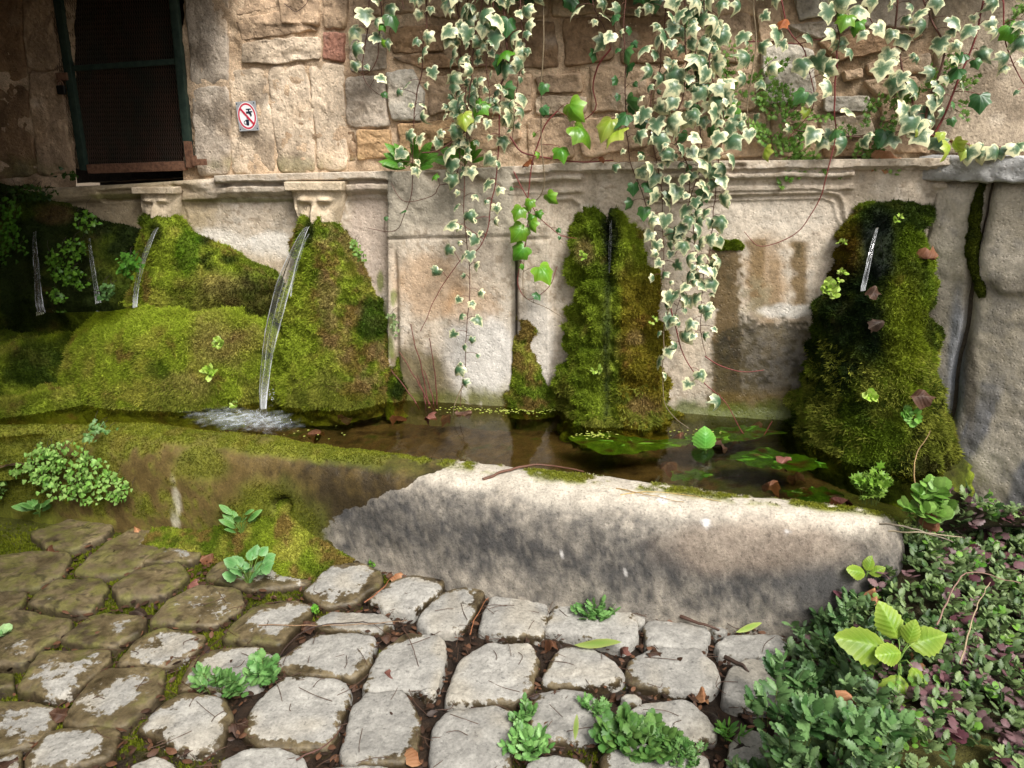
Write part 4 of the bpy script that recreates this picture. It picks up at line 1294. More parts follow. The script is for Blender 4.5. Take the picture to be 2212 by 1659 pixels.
def tufts(name, parent, P, nrm, c, dens, n, seed, length=(.006, .014), blades=3, up=.25, wid=.26):
    """many little blades standing on the surface where dens is high"""
    rs = np.random.RandomState(seed)
    r, cN = P.shape[:2]
    a = np.linalg.norm(np.cross(P[1:, :-1] - P[:-1, :-1], P[:-1, 1:] - P[:-1, :-1]), axis=-1) * np.clip(dens[:-1, :-1], 0, 1)
    p = a.ravel() / a.sum()
    k = rs.choice(len(p), n, p=p)
    i, j = k // (cN - 1), k % (cN - 1)
    u, v = rs.rand(n, 1), rs.rand(n, 1)
    def bil(A):
        return (A[i, j] * (1 - u) + A[i, j + 1] * u) * (1 - v) + (A[i + 1, j] * (1 - u) + A[i + 1, j + 1] * u) * v
    pos, nr, co = bil(P), unit(bil(nrm)), bil(c)
    V, Cc = [], []
    for b in range(blades):
        dr = unit(nr + rs.normal(0, .55, (n, 3)) + [0, 0, up])
        sd = unit(np.cross(dr, rs.normal(0, 1, (n, 3))))
        ln = rs.uniform(*length, (n, 1))
        base = pos - nr * .002
        V.append(np.stack([base - sd * ln * wid, base + sd * ln * wid, base + dr * ln], 1))
        k_ = co * rs.uniform(.75, 1.35, (n, 1))
        Cc.append(np.stack([k_ * .75, k_ * .75, k_ * 1.3], 1))
    V = np.concatenate(V, 0).reshape(-1, 3)
    Cc = np.concatenate(Cc, 0).reshape(-1, 3)
    return put(name, mesh(name, V, [np.arange(len(V)).reshape(-1, 3)], col=Cc, smooth=False, mat=M_TUFT), parent=parent, kind='stuff')
def loft(rows, nth=120, nv=130, lump=(.03, 9), fine=.008, seed=0, flat=0.0, groove=None, sup=1.0):
    """a mound against the wall: rows of (py at the wall, x left, x right, depth)"""
    rows = np.array(rows, float)
    zL, zR = W(rows[:, 1], rows[:, 0]), W(rows[:, 2], rows[:, 0])
    L_, R_ = resample(catmull(np.hstack([zL, zR, rows[:, 3:4]]), 8), nv).T.reshape(-1, nv), None
    l, r, dep = L_[:3].T, L_[3:6].T, L_[6]
    th = np.linspace(-.06, np.pi + .06, nth)
    cosv, sinv = -np.cos(th), np.sin(th)
    if sup != 1.0:
        cosv, sinv = np.sign(cosv) * np.abs(cosv) ** sup, np.sign(sinv) * np.abs(sinv) ** sup
    cen, half = (l + r) / 2, (r - l) / 2
    P = cen[:, None] + half[:, None] * cosv[None, :, None] + (dep[:, None] * sinv[None])[..., None] * WN
    P = P + WU * (.075 * fbm(P * [.3, .3, 1], 9, 3, seed + 8) * np.abs(cosv)[None] ** 2)[..., None]
    nr = gnormals(P)
    if np.mean(nr @ WN) < 0:
        nr = -nr
    wl_ = worley(P, lump[1], seed)
    dd = lump[0] * (0.55 - wl_) + lump[0] * .8 * fbm(P, lump[1] * .6, 3, seed + 1) + fine * fbm(P, 38, 3, seed + 2) + fine * .6 * fbm(P, 90, 2, seed + 3)
    if groove is not None:
        dd = dd + groove(P, th, np.linspace(0, 1, nv))
    P = P + nr * dd[..., None]
    nr = gnormals(P)
    if np.mean(nr @ WN) < 0:
        nr = -nr
    flip = nr[nv // 2, nth // 2] @ np.cross(P[1, 1] - P[0, 1], P[1, 0] - P[1, 1]) if False else 0
    return P, nr
def mound(name, label, rows, w, n, seed, paint=None, wetf=None, dens=None, **kw):
    P, nr = loft(rows, seed=seed, **kw)
    px, py = proj(P)
    c = moss_colour(P, px, py, seed + 20, w)
    nz = fbm(P, 12, 3, seed + 50)
    if paint:
        c = paint(c, P, px, py, nz)
    wet = np.full(px.shape, .12) if wetf is None else wetf(P, px, py, nz)
    o = put(name, mesh(name, P, [gridfaces(*px.shape)], col=c, wet=wet, mat=M_MOSS), label=label, cat='moss mound')
    de = np.ones(px.shape) if dens is None else dens(P, px, py, nz)
    facing = np.clip((nr @ unit(np.array([0, -1, .4])) + .45), 0, 1)
    vis = sstep(WZ - .03, WZ, P[..., 2])
    tufts('moss_tufts', o, P, nr, c, de * facing * vis, n, seed + 1)
    if n > 10000:
        tufts('moss_fronds', o, P, nr, c * 1.12, de * facing * vis * (.15 + .85 * sstep(-.1, .2, fbm(P, 10, 3, seed + 70))), n // 5, seed + 2, (.012, .026), 4, -.1, .13)
    return o, P, nr
bl = blob
# middle mound, a dark wet groove down its front
def gr3(P, th, v):
    x = -np.cos(th)[None, :]
    return -0.05 * np.exp(-((x - .02 + .06 * np.sin(v * 9)[:, None]) / .13) ** 2) - 0.03 * np.exp(-((v[:, None] - .10) / .06) ** 2 - ((x - .02) / .2) ** 2)
def pt3(c, P, px, py, nz):
    c = lerp(c, GREEN * 1.05, .55 * sstep(1320, 1290, px))
    c = lerp(c, RUSTM, .62 * sstep(1325, 1350, px + 22 * nz) * sstep(540, 620, py))
    c = lerp(c, TUFA, .6 * bl(px, py, 1262, 540, 22, 30, nz, .6, .4) + .5 * bl(px, py, 1390, 880, 30, 30, nz, .6, .4) + .5 * bl(px, py, 1375, 730, 18, 18, nz, .6, .4))
    c = lerp(c, LIME * 1.1, .7 * bl(px, py, 1300, 925, 22, 14, nz, .5, .4))
    g = np.exp(-((px - 1312 - 6 * nz) / 13) ** 2)
    c = lerp(c, srgb(24, 34, 14), .85 * g)
    return lerp(c, srgb(18, 26, 16), .9 * bl(px, py, 1320, 505, 20, 42, nz, .3, .4))
MM, PM, NM = mound('moss_mound', 'tall olive-green moss mound in the middle, split by a dark wet groove',
      [(448, 1288, 1336, .03), (456, 1272, 1356, .07), (475, 1260, 1374, .10), (520, 1246, 1394, .13), (600, 1232, 1412, .16), (700, 1220, 1428, .20), (800, 1212, 1440, .24), (880, 1208, 1450, .27), (925, 1208, 1454, .28)],
      (.1, -.15, -.25, -.35), 26000, 600, pt3, lambda P, px, py, nz: np.clip(.08 + .85 * np.exp(-((px - 1312) / 16) ** 2), 0, 1), lambda P, px, py, nz: 1 - .85 * np.exp(-((px - 1315) / 13) ** 2), lump=(.055, 17), groove=gr3)
# right mound in the corner
def pt4(c, P, px, py, nz):
    c = lerp(c, RUSTM * .9, .65 * bl(px, py, 1820, 545, 45, 70, nz, .5, .4))
    c = lerp(c, srgb(18, 34, 14), .92 * bl(px, py, 1845, 700, 85, 130, nz, .5, .4))
    c = lerp(c, srgb(104, 112, 20), .6 * bl(px, py, 1955, 720, 45, 140, nz, .4, .4))
    c = lerp(c, srgb(16, 24, 18), .93 * bl(px, py, 1900, 525, 42, 75, nz, .3, .35))
    c = lerp(c, srgb(92, 112, 26), .5 * bl(px, py, 1830, 960, 100, 60, nz, .5, .5))
    return lerp(c, srgb(66, 58, 24), .65 * bl(px, py, 2030, 1030, 60, 140, nz, .5, .5))
def gr4(P, th, v):
    x = -np.cos(th)[None, :]
    return -.05 * np.exp(-((v[:, None] - .16) / .09) ** 2 - ((x - .18) / .2) ** 2) + .035 * np.exp(-((v[:, None] - .36) / .09) ** 2 - ((x + .05) / .4) ** 2)
M4, P4, N4 = mound('moss_mound', 'broad dark green moss mound filling the right-hand corner below a small water jet',
      [(440, 1852, 1976, .03), (452, 1838, 1990, .10), (500, 1822, 1996, .18), (580, 1796, 1998, .25), (660, 1766, 2000, .31), (740, 1742, 2004, .38), (820, 1722, 2014, .46), (900, 1708, 2030, .53), (960, 1700, 2044, .60), (1010, 1696, 2054, .64)],
      (-.25, -.2, -.3, .16), 36000, 620, pt4, lambda P, px, py, nz: np.clip(.06 + .9 * bl(px, py, 1890, 535, 38, 75, nz, .3, .4) + .35 * bl(px, py, 1850, 700, 70, 110, nz, .4, .5), 0, 1),
      lambda P, px, py, nz: 1 - .9 * bl(px, py, 1892, 530, 32, 60, nz, .3, .4), lump=(.036, 14), groove=gr4)
# the mound under the main spout
def pt2(c, P, px, py, nz):
    c = lerp(c, TUFA * .8, .62 * sstep(-.15, .3, fbm(P, 15, 4, 777)) * sstep(665, 700, px + 30 * nz))
    c = lerp(c, LIME, .7 * sstep(690, 655, px + 20 * nz) * sstep(520, 560, py))
    c = lerp(c, LIME, .6 * bl(px, py, 690, 800, 60, 50, nz, .5, .4))
    c = lerp(c, srgb(54, 80, 16), .85 * bl(px, py, 800, 690, 32, 52, nz, .4, .3))
    c = lerp(c, srgb(110, 118, 24), .6 * sstep(835, 860, py))
    return lerp(c, srgb(20, 30, 10), .85 * bl(px, py, 668, 500, 10, 26, nz, .3, .4))
M2, P2, N2 = mound('moss_mound', 'cone of brown tufa and moss under the main spout, right of the jet',
      [(462, 668, 700, .02), (470, 652, 716, .10), (490, 650, 738, .14), (540, 642, 772, .17), (600, 634, 800, .20), (680, 622, 826, .23), (760, 614, 842, .26), (830, 606, 854, .28), (880, 602, 862, .28)],
      (.0, -.1, .06, -.35), 26000, 640, pt2, None, None, lump=(.030, 18))
# the long slope under the left spout and the round boulder in front of it
def pt1(c, P, px, py, nz):
    c = lerp(c, srgb(78, 116, 16), .8 * bl(px, py, 405, 545, 28, 60, nz, .4, .3))
    c = lerp(c, srgb(62, 80, 20), .6 * sstep(470, 560, px) * sstep(520, 560, py))
    c = lerp(c, TUFA * .8, .5 * bl(px, py, 480, 615, 70, 30, nz, .6, .5))
    c = lerp(c, srgb(62, 62, 22), .65 * sstep(590, 640, py + 20 * nz) * sstep(330, 400, px))
    return lerp(c, srgb(18, 28, 12), .8 * bl(px, py, 338, 505, 14, 24, nz, .3, .4))
M1, P1, N1 = mound('moss_mound', 'long moss-grown slope under the left spout, running down to the right',
      [(460, 322, 352, .03), (468, 316, 380, .10), (500, 312, 430, .13), (535, 308, 490, .14), (570, 302, 556, .15), (600, 292, 606, .18), (660, 280, 616, .22), (760, 262, 620, .26), (900, 262, 622, .28)],
      (.3, .05, -.14, -.15), 26000, 660, pt1, None, None, lump=(.024, 15))
def ptb(c, P, px, py, nz):
    c = lerp(c, LIME * 1.18, .8 * sstep(760, 690, py + 30 * nz))  # lit top of the dome put into the moss colour
    c = lerp(c, TUFA * .85, .55 * bl(px, py, 480, 740, 70, 50, nz, .6, .5) + .5 * bl(px, py, 400, 840, 60, 30, nz, .7, .5))
    c = lerp(c, srgb(66, 92, 14), .7 * bl(px, py, 340, 800, 24, 22, nz, .5, .4))
    return c
def boulder(rows, nth=150):
    return rows
MB_, PB, NB = mound('mossy_boulder', 'big rounded yellow-green mossy boulder left of the main jet',
      [(640, 330, 560, .06), (646, 290, 588, .18), (660, 246, 606, .28), (690, 204, 618, .36), (740, 180, 624, .41), (800, 168, 628, .44), (860, 160, 628, .44), (905, 160, 628, .42)],
      (.45, .12, -.14, -.45), 52000, 680, ptb, None, None, nth=200, nv=150, lump=(.024, 9), sup=.9)
def ptc(c, P, px, py, nz):
    c = lerp(c, srgb(50, 70, 20), .75 * sstep(-.35, .2, nz))
    return c
MC_, PC, NC = mound('mossy_boulder', 'darker green mossy ledge at the left edge below the shaded pool',
      [(700, -120, 150, .04), (697, -190, 210, .28), (706, -230, 240, .42), (745, -260, 252, .52), (800, -280, 258, .57), (850, -290, 262, .58), (905, -290, 262, .57)],
      (.2, -.05, -.3, -.12), 40000, 700, ptc, None, None, nth=190, nv=130, lump=(.035, 7), sup=.75)
def ptl(c, P, px, py, nz):
    return lerp(c, srgb(96, 106, 30), .5 * sstep(-.1, .3, nz))
ML_, PL_, NL_ = mound('mossy_ledge', 'low shelf of yellow-green moss along the back of the trough at the left',
      [(792, -140, 250, .40), (790, -220, 290, .62), (796, -240, 306, .70), (815, -260, 318, .75), (850, -270, 326, .76), (880, -280, 330, .76)],
      (.25, .1, -.1, -.4), 24000, 720, ptl, None, None, nth=190, nv=60, lump=(.025, 9), sup=.7)
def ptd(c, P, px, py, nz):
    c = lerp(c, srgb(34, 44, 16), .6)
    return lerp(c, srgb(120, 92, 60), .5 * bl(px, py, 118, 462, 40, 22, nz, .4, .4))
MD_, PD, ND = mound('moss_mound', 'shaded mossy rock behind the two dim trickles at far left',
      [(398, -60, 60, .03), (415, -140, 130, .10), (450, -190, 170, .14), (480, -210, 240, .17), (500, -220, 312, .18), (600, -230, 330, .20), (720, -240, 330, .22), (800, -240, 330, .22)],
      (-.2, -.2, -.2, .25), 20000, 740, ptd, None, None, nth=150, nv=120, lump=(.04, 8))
# longer drooping fronds along the lower flanks
for o_, P_f, N_f, z0_, n_f in ((MM, PM, NM, .62, 2600), (M4, P4, N4, .85, 4600), (M2, P2, N2, .60, 2600), (MB_, PB, NB, .56, 2600)):
    pxf, pyf = proj(P_f)
    cf = lerp(srgb(88, 100, 28), srgb(150, 152, 62), .5 + .7 * fbm(P_f, 18, 3, 901))
    df_ = sstep(z0_, z0_ - .2, P_f[..., 2] + .1 * fbm(P_f, 7, 2, 902)) * sstep(WZ - .01, WZ + .01, P_f[..., 2]) * np.clip(N_f @ unit(np.array([0, -1, .2])) + .3, 0, 1) * sstep(-.1, .25, fbm(P_f, 9, 3, 903))
    tufts('hanging_moss', o_, P_f, N_f, cf, df_ + 1e-9, n_f, 905, (.014, .032), 4, -.7, .13)
# small mossy lumps at the foot of the slabs
mound('moss_lump', 'slim mossy stalagmite at the foot of the wall crack between slab and middle mound',
      [(684, 1122, 1140, .02), (700, 1116, 1152, .05), (760, 1108, 1160, .07), (820, 1100, 1180, .09), (860, 1094, 1210, .10), (890, 1090, 1215, .11)],
      (-.05, .05, .05, -.25), 5000, 760, None, None, None, nth=50, nv=60, lump=(.012, 25), fine=.004)
mound('moss_lump', 'small dark moss cushion at the top of the brown stain on the right panel',
      [(520, 1548, 1596, .001), (523, 1543, 1602, .008), (532, 1542, 1603, .008), (539, 1548, 1596, .001)],
      (.1, -.2, -.5, -.3), 1800, 780, None, None, None, nth=40, nv=24, lump=(.008, 40), fine=.003)
mound('moss_lump', 'moss and brown leaves between the cone mound and the slab at the water line',
      [(740, 846, 866, .02), (780, 840, 880, .06), (830, 838, 884, .10), (890, 836, 890, .12)],
      (-.2, -.2, -.1, .1), 3500, 790, None, None, None, nth=40, nv=50, lump=(.02, 22), fine=.005)
# moss strip in the crack of the side wall
sp = catmull([(2128, 392), (2116, 440), (2108, 500), (2106, 560), (2118, 610), (2124, 640)], 10)
a = np.linspace(-1, 1, 24)
hw = interp(np.linspace(0, 1, len(sp)), [(0, 4), (.25, 11), (.5, 15), (.7, 13), (.85, 15), (1, 5)])
hw = hw * (1 + .55 * fbm(np.c_[sp * .05, 0 * hw], 1.6, 3, 40))
PX = sp[:, 0][:, None] + a[None] * hw[:, None] + (5 * fbm(np.c_[sp * .05, 0 * hw], 1.2, 3, 39))[:, None]
PY = np.broadcast_to(sp[:, 1][:, None], PX.shape)
P = wing(PX, PY, .0)
P = P + WNN * (0.012 + .034 * np.sqrt(np.clip(1 - a ** 2, 0, 1))[None] + .020 * fbm(P, 26, 3, 41))[..., None]
c = lerp(srgb(44, 52, 12), srgb(84, 92, 20), .5 + .6 * fbm(P, 30, 3, 43))
st = put('moss_strip', mesh('moss_strip', P, [gridfaces(*PX.shape)], col=c, wet=.05, mat=M_MOSS), label='dark moss strip growing down the crack of the right side wall', cat='moss')
tufts('moss_tufts', st, P, np.broadcast_to(WNN, P.shape), c, np.ones(PX.shape), 5000, 44, (.005, .011))
# moss on the trough, at the bank below the hole and in the joints of the paving
P, gn, ms, c = TROUGH
px, py = proj(P)
tufts('moss_tufts', trough, P, gn, c, ms * sstep(.35, .7, ms) * sstep(.02, .05, P[..., 2]), 52000, 45, (.005, .012))
# moss bank where trough meets paving
aa, bb = np.meshgrid(np.linspace(0, 1, 110), np.linspace(0, 1, 46))
q0 = np.array([G(430, 1140), G(560, 1190), G(700, 1215)])
front = resample(catmull([G(300, 1190), G(440, 1205), G(560, 1240), G(640, 1262), G(700, 1240), G(760, 1222)], 10), 110)
bk2 = resample(catmull([G(330, 1150), G(470, 1168), G(600, 1186), G(680, 1202), G(730, 1210), G(775, 1218)], 10), 110) + np.array([0, .04, 0])
P = front[None] * (1 - bb[..., None]) + bk2[None] * bb[..., None]
hh = interp(np.linspace(0, 1, 110), [(0, .02), (.25, .05), (.5, .15), (.68, .20), (.82, .08), (1, .01)])
P[..., 2] = -.02 + hh[None] * (bb ** 1.15) * 1.1 + .02 * fbm(P, 14, 3, 46) + .03 * sstep(0, .2, bb)
P[..., 1] -= (.02 * fbm(P, 9, 3, 48))
gnb = gnormals(P)
if gnb.mean((0, 1))[2] < 0:
    gnb = -gnb
c = moss_colour(P, *proj(P), 820, (.05, .1, .0, -.3))
bank = put('moss_bank', mesh('moss_bank', P, [gridfaces(*bb.shape)[:, ::-1]], col=c, wet=0.1, mat=M_MOSS), label='bright moss bank at the foot of the trough below its drain hole', cat='moss bank')
tufts('moss_tufts', bank, P, gnb, c, np.ones(bb.shape), 14000, 47, (.006, .014))
jm = lerp(srgb(70, 84, 16), srgb(128, 134, 36), .5 + .6 * fbm(PAVE_P, 20, 3, 49))
tufts('joint_moss', pave, PAVE_P, np.broadcast_to(ZZ, PAVE_P.shape), jm, PAVE_MOSS * sstep(2.95, 2.6, PAVE_P[..., 1]), 60000, 50, (.008, .020), up=.6)

# ------------------------------------------------------------------ the shaded upper pool
pu = np.array([W(x, y, d_) for x, y, d_ in ((60, 662, .0), (310, 650, .0), (310, 665, .2), (240, 690, .34), (120, 715, .42), (20, 715, .42))])
pz = W(280, 655, .15)[2]
pu[:, 2] = pz
cen = pu.mean(0)
V = np.vstack([pu, cen[None]])
put('pool_water', mesh('pool_water', V, [np.array([[k, (k + 1) % 6, 6] for k in range(6)])], mat=M_POOL), kind='structure')

# ------------------------------------------------------------------ falling water
def jet(name, label, p0, p1, v0, widths, thick, seed, streak=.35, n=110, m=44):
    """a falling sheet of water: a thin bowed ribbon with clear middle, painted edge glints and white threads"""
    t = np.linspace(0, 1, n)
    p0, p1 = np.asarray(p0), np.asarray(p1)
    hor = (p1 - p0) * [1, 1, 0]
    path = p0 + np.outer(1 - (1 - t) ** (1 + (v0 - 1) * .35), hor)
    path[:, 2] = p0[2] + (p1[2] - p0[2]) * (t ** 1.18)
    side_ = unit(WU * 1.0 + ZZ * .25)
    a_ = np.linspace(-1, 1, m)
    w = interp(t, widths)
    q = np.stack([a_[None] * 3.0 + 0 * t[:, None], 0 * t[:, None] + 0 * a_[None] + seed, t[:, None] * 3.0 + 0 * a_[None]], -1)
    wob = fbm(q * [.5, 1, 2.2], 1.3, 3, seed + 3)
    edge_w = 1 + .16 * fbm(np.stack([np.sign(a_)[None] + 0 * t[:, None], 0 * t[:, None] + 0 * a_[None], t[:, None] * 7 + 0 * a_[None]], -1), 1.0, 3, seed + 5) * t[:, None]
    P = path[:, None] + (a_[None] * w[:, None] * edge_w)[..., None] * side_
    bow = thick * (1 - a_[None] ** 2) * np.minimum(1, w[:, None] / .02) + .0035 * fbm(q * [2.2, 1, .6], 2.0, 3, seed + 7)
    P = P + bow[..., None] * WN + (wob * .010 * t[:, None] * np.minimum(1, w[:, None] / .03))[..., None] * WU
    thread = sstep(.18, .42, fbm(q * [3.2, 1, .35], 2.0, 3, seed + 9))
    S_ = streak * (.10 + .9 * thread * (.5 + .5 * t[:, None])) + .62 * np.exp(-((np.abs(a_)[None] - .94) / .07) ** 2) * (.35 + .65 * sstep(-.3, .3, fbm(q * [.3, 1, 2], 2, 2, seed + 11))) * min(1.0, streak * 4)  # the edge term paints white glints along both rims
    S_ = S_ + .35 * sstep(.82, 1.0, t)[:, None] * min(1.0, streak * 3)
    put(name, mesh(name, P, [gridfaces(n, m)], mat=M_JET, attrs={'S': np.clip(S_, 0, .9)}), label=label, cat='water jet')
    return path
jp0, jp1 = W(664, 490, .16), G(568, 884, WZ)
jet('water_jet', 'broad curving jet of water pouring from the mask spout into the basin', jp0, jp1, 2.0, [(0, .012), (.12, .026), (.35, .046), (.6, .040), (.85, .027), (1, .018)], .012, 31, .30)
jet('water_jet', 'thin second thread of water beside the broad jet, hugging the moss', W(668, 505, .17), W(628, 640, .26), 1.6, [(0, .004), (.5, .006), (1, .003)], .003, 33, .35, 60, 12)
jet('water_jet', 'narrow jet of water falling from the left spout into the shaded pool', W(340, 492, .13), np.r_[W(290, 655, .24)[:2], pz], 1.8, [(0, .010), (.3, .018), (.7, .016), (1, .014)], .006, 35, .35)
jet('water_jet', 'short thin jet of water from the right-hand spout onto dark moss', W(1895, 492, .19), W(1864, 628, .31), 2.0, [(0, .004), (.4, .008), (1, .010)], .004, 37, .30, 60, 16)
jet('water_trickle', 'dim trickle down the shaded rock at the far left edge', W(75, 500, .19), W(88, 680, .30), 1.3, [(0, .008), (.4, .016), (1, .024)], .004, 39, .22)
jet('water_trickle', 'dim trickle between hanging ferns left of the left spout', W(192, 515, .20), W(212, 655, .27), 1.3, [(0, .006), (.4, .011), (1, .016)], .004, 41, .22)
jet('water_trickle', 'dark glossy thread of water at the top of the middle mound', W(1320, 476, .115), W(1316, 590, .15), 1.2, [(0, .004), (.5, .007), (1, .003)], .003, 43, .03, 40, 14)
# froth where the jet lands
rs = np.random.RandomState(77)
fo = G(500, 905, WZ + .003)
aa, bb = np.meshgrid(np.linspace(-1, 1, 120), np.linspace(-1, 1, 60))
PX, PY = 510 + aa * 150, 903 + bb * 30
P = G(PX, PY, WZ + .004)
nzf = fbm(P, 26, 4, 91)
body = np.sqrt(((PX - 510 - 20) / 120) ** 2 + ((PY - 905 - (PX - 510) * .06) / 24) ** 2)
al = np.clip(sstep(1.15, .2, body + .55 * nzf) * .8, 0, 1)
P[..., 2] += .010 * al * (fbm(P, 40, 3, 92) + .3)
mf, nt, nn_, L = nodes('froth')
out = N(nt, 'ShaderNodeOutputMaterial')
tp, df, mx, at = N(nt, 'ShaderNodeBsdfTransparent'), N(nt, 'ShaderNodeBsdfPrincipled'), N(nt, 'ShaderNodeMixShader'), N(nt, 'ShaderNodeAttribute', attribute_name='S')
df.inputs['Base Color'].default_value = (.50, .54, .56, 1)
df.inputs['Roughness'].default_value = .25
tcn = N(nt, 'ShaderNodeTexCoord')
vv = N(nt, 'ShaderNodeTexNoise', Scale=38.0, Detail=3.0)
L.new(tcn.outputs['Object'], vv.inputs['Vector'])
mrn = N(nt, 'ShaderNodeMapRange')
mrn.inputs['From Min'].default_value = .30
mrn.inputs['From Max'].default_value = .70
mrn.inputs['To Min'].default_value = .15
L.new(vv.outputs[0], mrn.inputs['Value'])
ml = N(nt, 'ShaderNodeMath', operation='MULTIPLY')
L.new(at.outputs['Fac'], ml.inputs[0])
L.new(mrn.outputs[0], ml.inputs[1])
L.new(ml.outputs[0], mx.inputs[0])
L.new(tp.outputs[0], mx.inputs[1])
L.new(df.outputs[0], mx.inputs[2])
L.new(mx.outputs[0], out.inputs[0])
froth = put('froth', mesh('froth', P, [gridfaces(*aa.shape)[:, ::-1]], mat=mf, attrs={'S': al}), label='pale froth on the water where the broad jet lands', cat='froth')
V0 = np.array([[1, 0, 0], [0, 1, 0], [-1, 0, 0], [0, -1, 0], [0, 0, 1], [0, 0, -1]], float)
F0 = np.array([[0, 1, 4], [1, 2, 4], [2, 3, 4], [3, 0, 4], [1, 0, 5], [2, 1, 5], [3, 2, 5], [0, 3, 5]])
parts = []
for k in range(230):
    x, y = (568 + rs.normal(0, 24), 884 - abs(rs.normal(0, 14)) + 8) if k < 150 else (545 + rs.normal(0, 40), 898 + rs.normal(0, 9))
    r = rs.uniform(.0015, .0042)
    parts.append(((W(x, y, .20) * [1, 1, 0] + ZZ * (WZ + abs(rs.normal(0, .03))) if k < 150 else G(x, y, WZ + .002)) + V0 * r, F0))
V, f = join(parts)
put('spray', mesh('spray', V, f, mat=M_JET, attrs={'S': .55}), parent=froth, kind='stuff')
# ------------------------------------------------------------------ leaves
def ring_leaf(outline, cen, inner=(.35, .7), curl=.25, fold=.12, wob=.05, seed=0, thick=0.0):
    """leaf blade in x (across), y (to the tip), z (up): rings round a centre; returns V, faces, M (0 centre .. 1 edge)"""
    o = np.array(outline, float)
    n = len(o)
    cen = np.array(cen, float)
    ks = list(inner) + [1.0]
    V = [np.r_[cen, 0][None]]
    M = [[0.0]]
    for k in ks:
        q = cen + (o - cen) * k
        V.append(np.c_[q, np.zeros(n)])
        M.append(np.full(n, k))
    V = np.vstack(V)
    M = np.concatenate(M)
    x, y = V[:, 0], V[:, 1]
    rs = np.random.RandomState(seed)
    ph = rs.uniform(0, 6, 4)
    V[:, 2] = -curl * ((x) ** 2 + (y - cen[1]) ** 2 * .8) - fold * np.abs(x) + wob * np.sin(5 * x + ph[0]) * np.sin(6 * y + ph[1]) * M
    F3 = np.array([[0, 1 + i, 1 + (i + 1) % n] for i in range(n)])
    F4 = []
    for r in range(len(ks) - 1):
        a, b = 1 + r * n, 1 + (r + 1) * n
        F4 += [[a + i, b + i, b + (i + 1) % n, a + (i + 1) % n] for i in range(n)]
    return V, [F3[:, ::-1], np.array(F4)[:, ::-1]], M
def mirror(half):
    return [(x, y) for x, y in half] + [(-x, y) for x, y in half[::-1] if abs(x) > 1e-6]
IVY_HALF = [(0, .02), (.15, -.11), (.33, -.13), (.48, -.03), (.47, .12), (.44, .22), (.50, .34), (.54, .47), (.40, .54), (.29, .63), (.17, .80), (0, 1.0)]
def ivy_leaf(seed, curl, k=1.0):
    rs = np.random.RandomState(seed)
    h = [(x * rs.uniform(.85, 1.15) * k, y + rs.uniform(-.03, .03)) if x > 0 else (x, y) for x, y in IVY_HALF]
    h2 = [(x * rs.uniform(.85, 1.15) * k, y + rs.uniform(-.03, .03)) for x, y in IVY_HALF]
    o = h + [(-x, y) for x, y in h2[::-1] if abs(x) > 1e-6]
    return ring_leaf(o, (0, .3), (.4, .72), curl, rs.uniform(.0, .18), rs.uniform(.03, .09), seed)
IVY_V = []
for k in range(7):
    V, f, M = ivy_leaf(10 + k, [.5, .9, 1.3, .6, 1.0, 1.6, .3][k], [1, .95, 1.1, .9, 1.05, .85, 1.0][k])
    IVY_V.append(mesh('ivy_leaf', V, f, mat=M_IVY, attrs={'M': M}))
def coloured_leaf(outline, cen, c_in, c_out, mat, seed=0, curl=.25, fold=.12, wob=.05, name='leaf', inner=(.35, .7)):
    V, f, M = ring_leaf(outline, cen, inner, curl, fold, wob, seed)
    c = lerp(c_in, c_out, M ** 1.5)
    rib = np.exp(-(V[:, 0] / .05) ** 2)
    c = lerp(c, np.asarray(c_in) * 1.35, .35 * rib)
    return mesh(name, V, f, col=c, mat=mat)
IVY_OUT = mirror(IVY_HALF)
IVY_G = [coloured_leaf(IVY_OUT, (0, .3), srgb(40, 84, 40), srgb(66, 112, 58), M_PALM, 3, .4, .1, .08, 'ivy_leaf'),
         coloured_leaf(IVY_OUT, (0, .3), srgb(52, 96, 46), srgb(84, 128, 66), M_PALM, 4, .7, .1, .05, 'ivy_leaf')]
IVY_B = [coloured_leaf(IVY_OUT, (0, .3), srgb(84, 140, 28), srgb(130, 172, 50), M_PALM, 5, .6, .15, .10, 'ivy_leaf'),
         coloured_leaf(IVY_OUT, (0, .3), srgb(62, 122, 26), srgb(100, 152, 44), M_PALM, 6, .8, .2, .10, 'ivy_leaf')]
IVY_Y = [coloured_leaf(IVY_OUT, (0, .3), srgb(140, 168, 44), srgb(176, 186, 84), M_PALM, 7, .7, .15, .10, 'ivy_leaf')]
IVY_D = [coloured_leaf(IVY_OUT, (0, .3), srgb(120, 66, 34), srgb(160, 96, 54), M_DEAD, 8, .9, .5, .15, 'ivy_leaf')]
KIND = {'v': IVY_V, 'g': IVY_G, 'b': IVY_B, 'y': IVY_Y, 'd': IVY_D}
STEMC, STEMR, STEMG = srgb(92, 58, 44), srgb(120, 52, 48), srgb(128, 112, 86)
def leaf_obj(me, name, pos, nrm, tip, size, parent):
    nrm, tip = unit(nrm), unit(tip)
    x = unit(np.cross(tip, nrm))
    z = np.cross(x, tip)
    o = bpy.data.objects.new(name, me)
    COL.objects.link(o)
    m = Matrix(((x[0] * size, tip[0] * size, z[0] * size, pos[0]), (x[1] * size, tip[1] * size, z[1] * size, pos[1]), (x[2] * size, tip[2] * size, z[2] * size, pos[2]), (0, 0, 0, 1)))
    o.parent = parent
    o.matrix_parent_inverse = parent.matrix_basis.inverted()
    o.matrix_basis = m
    return o
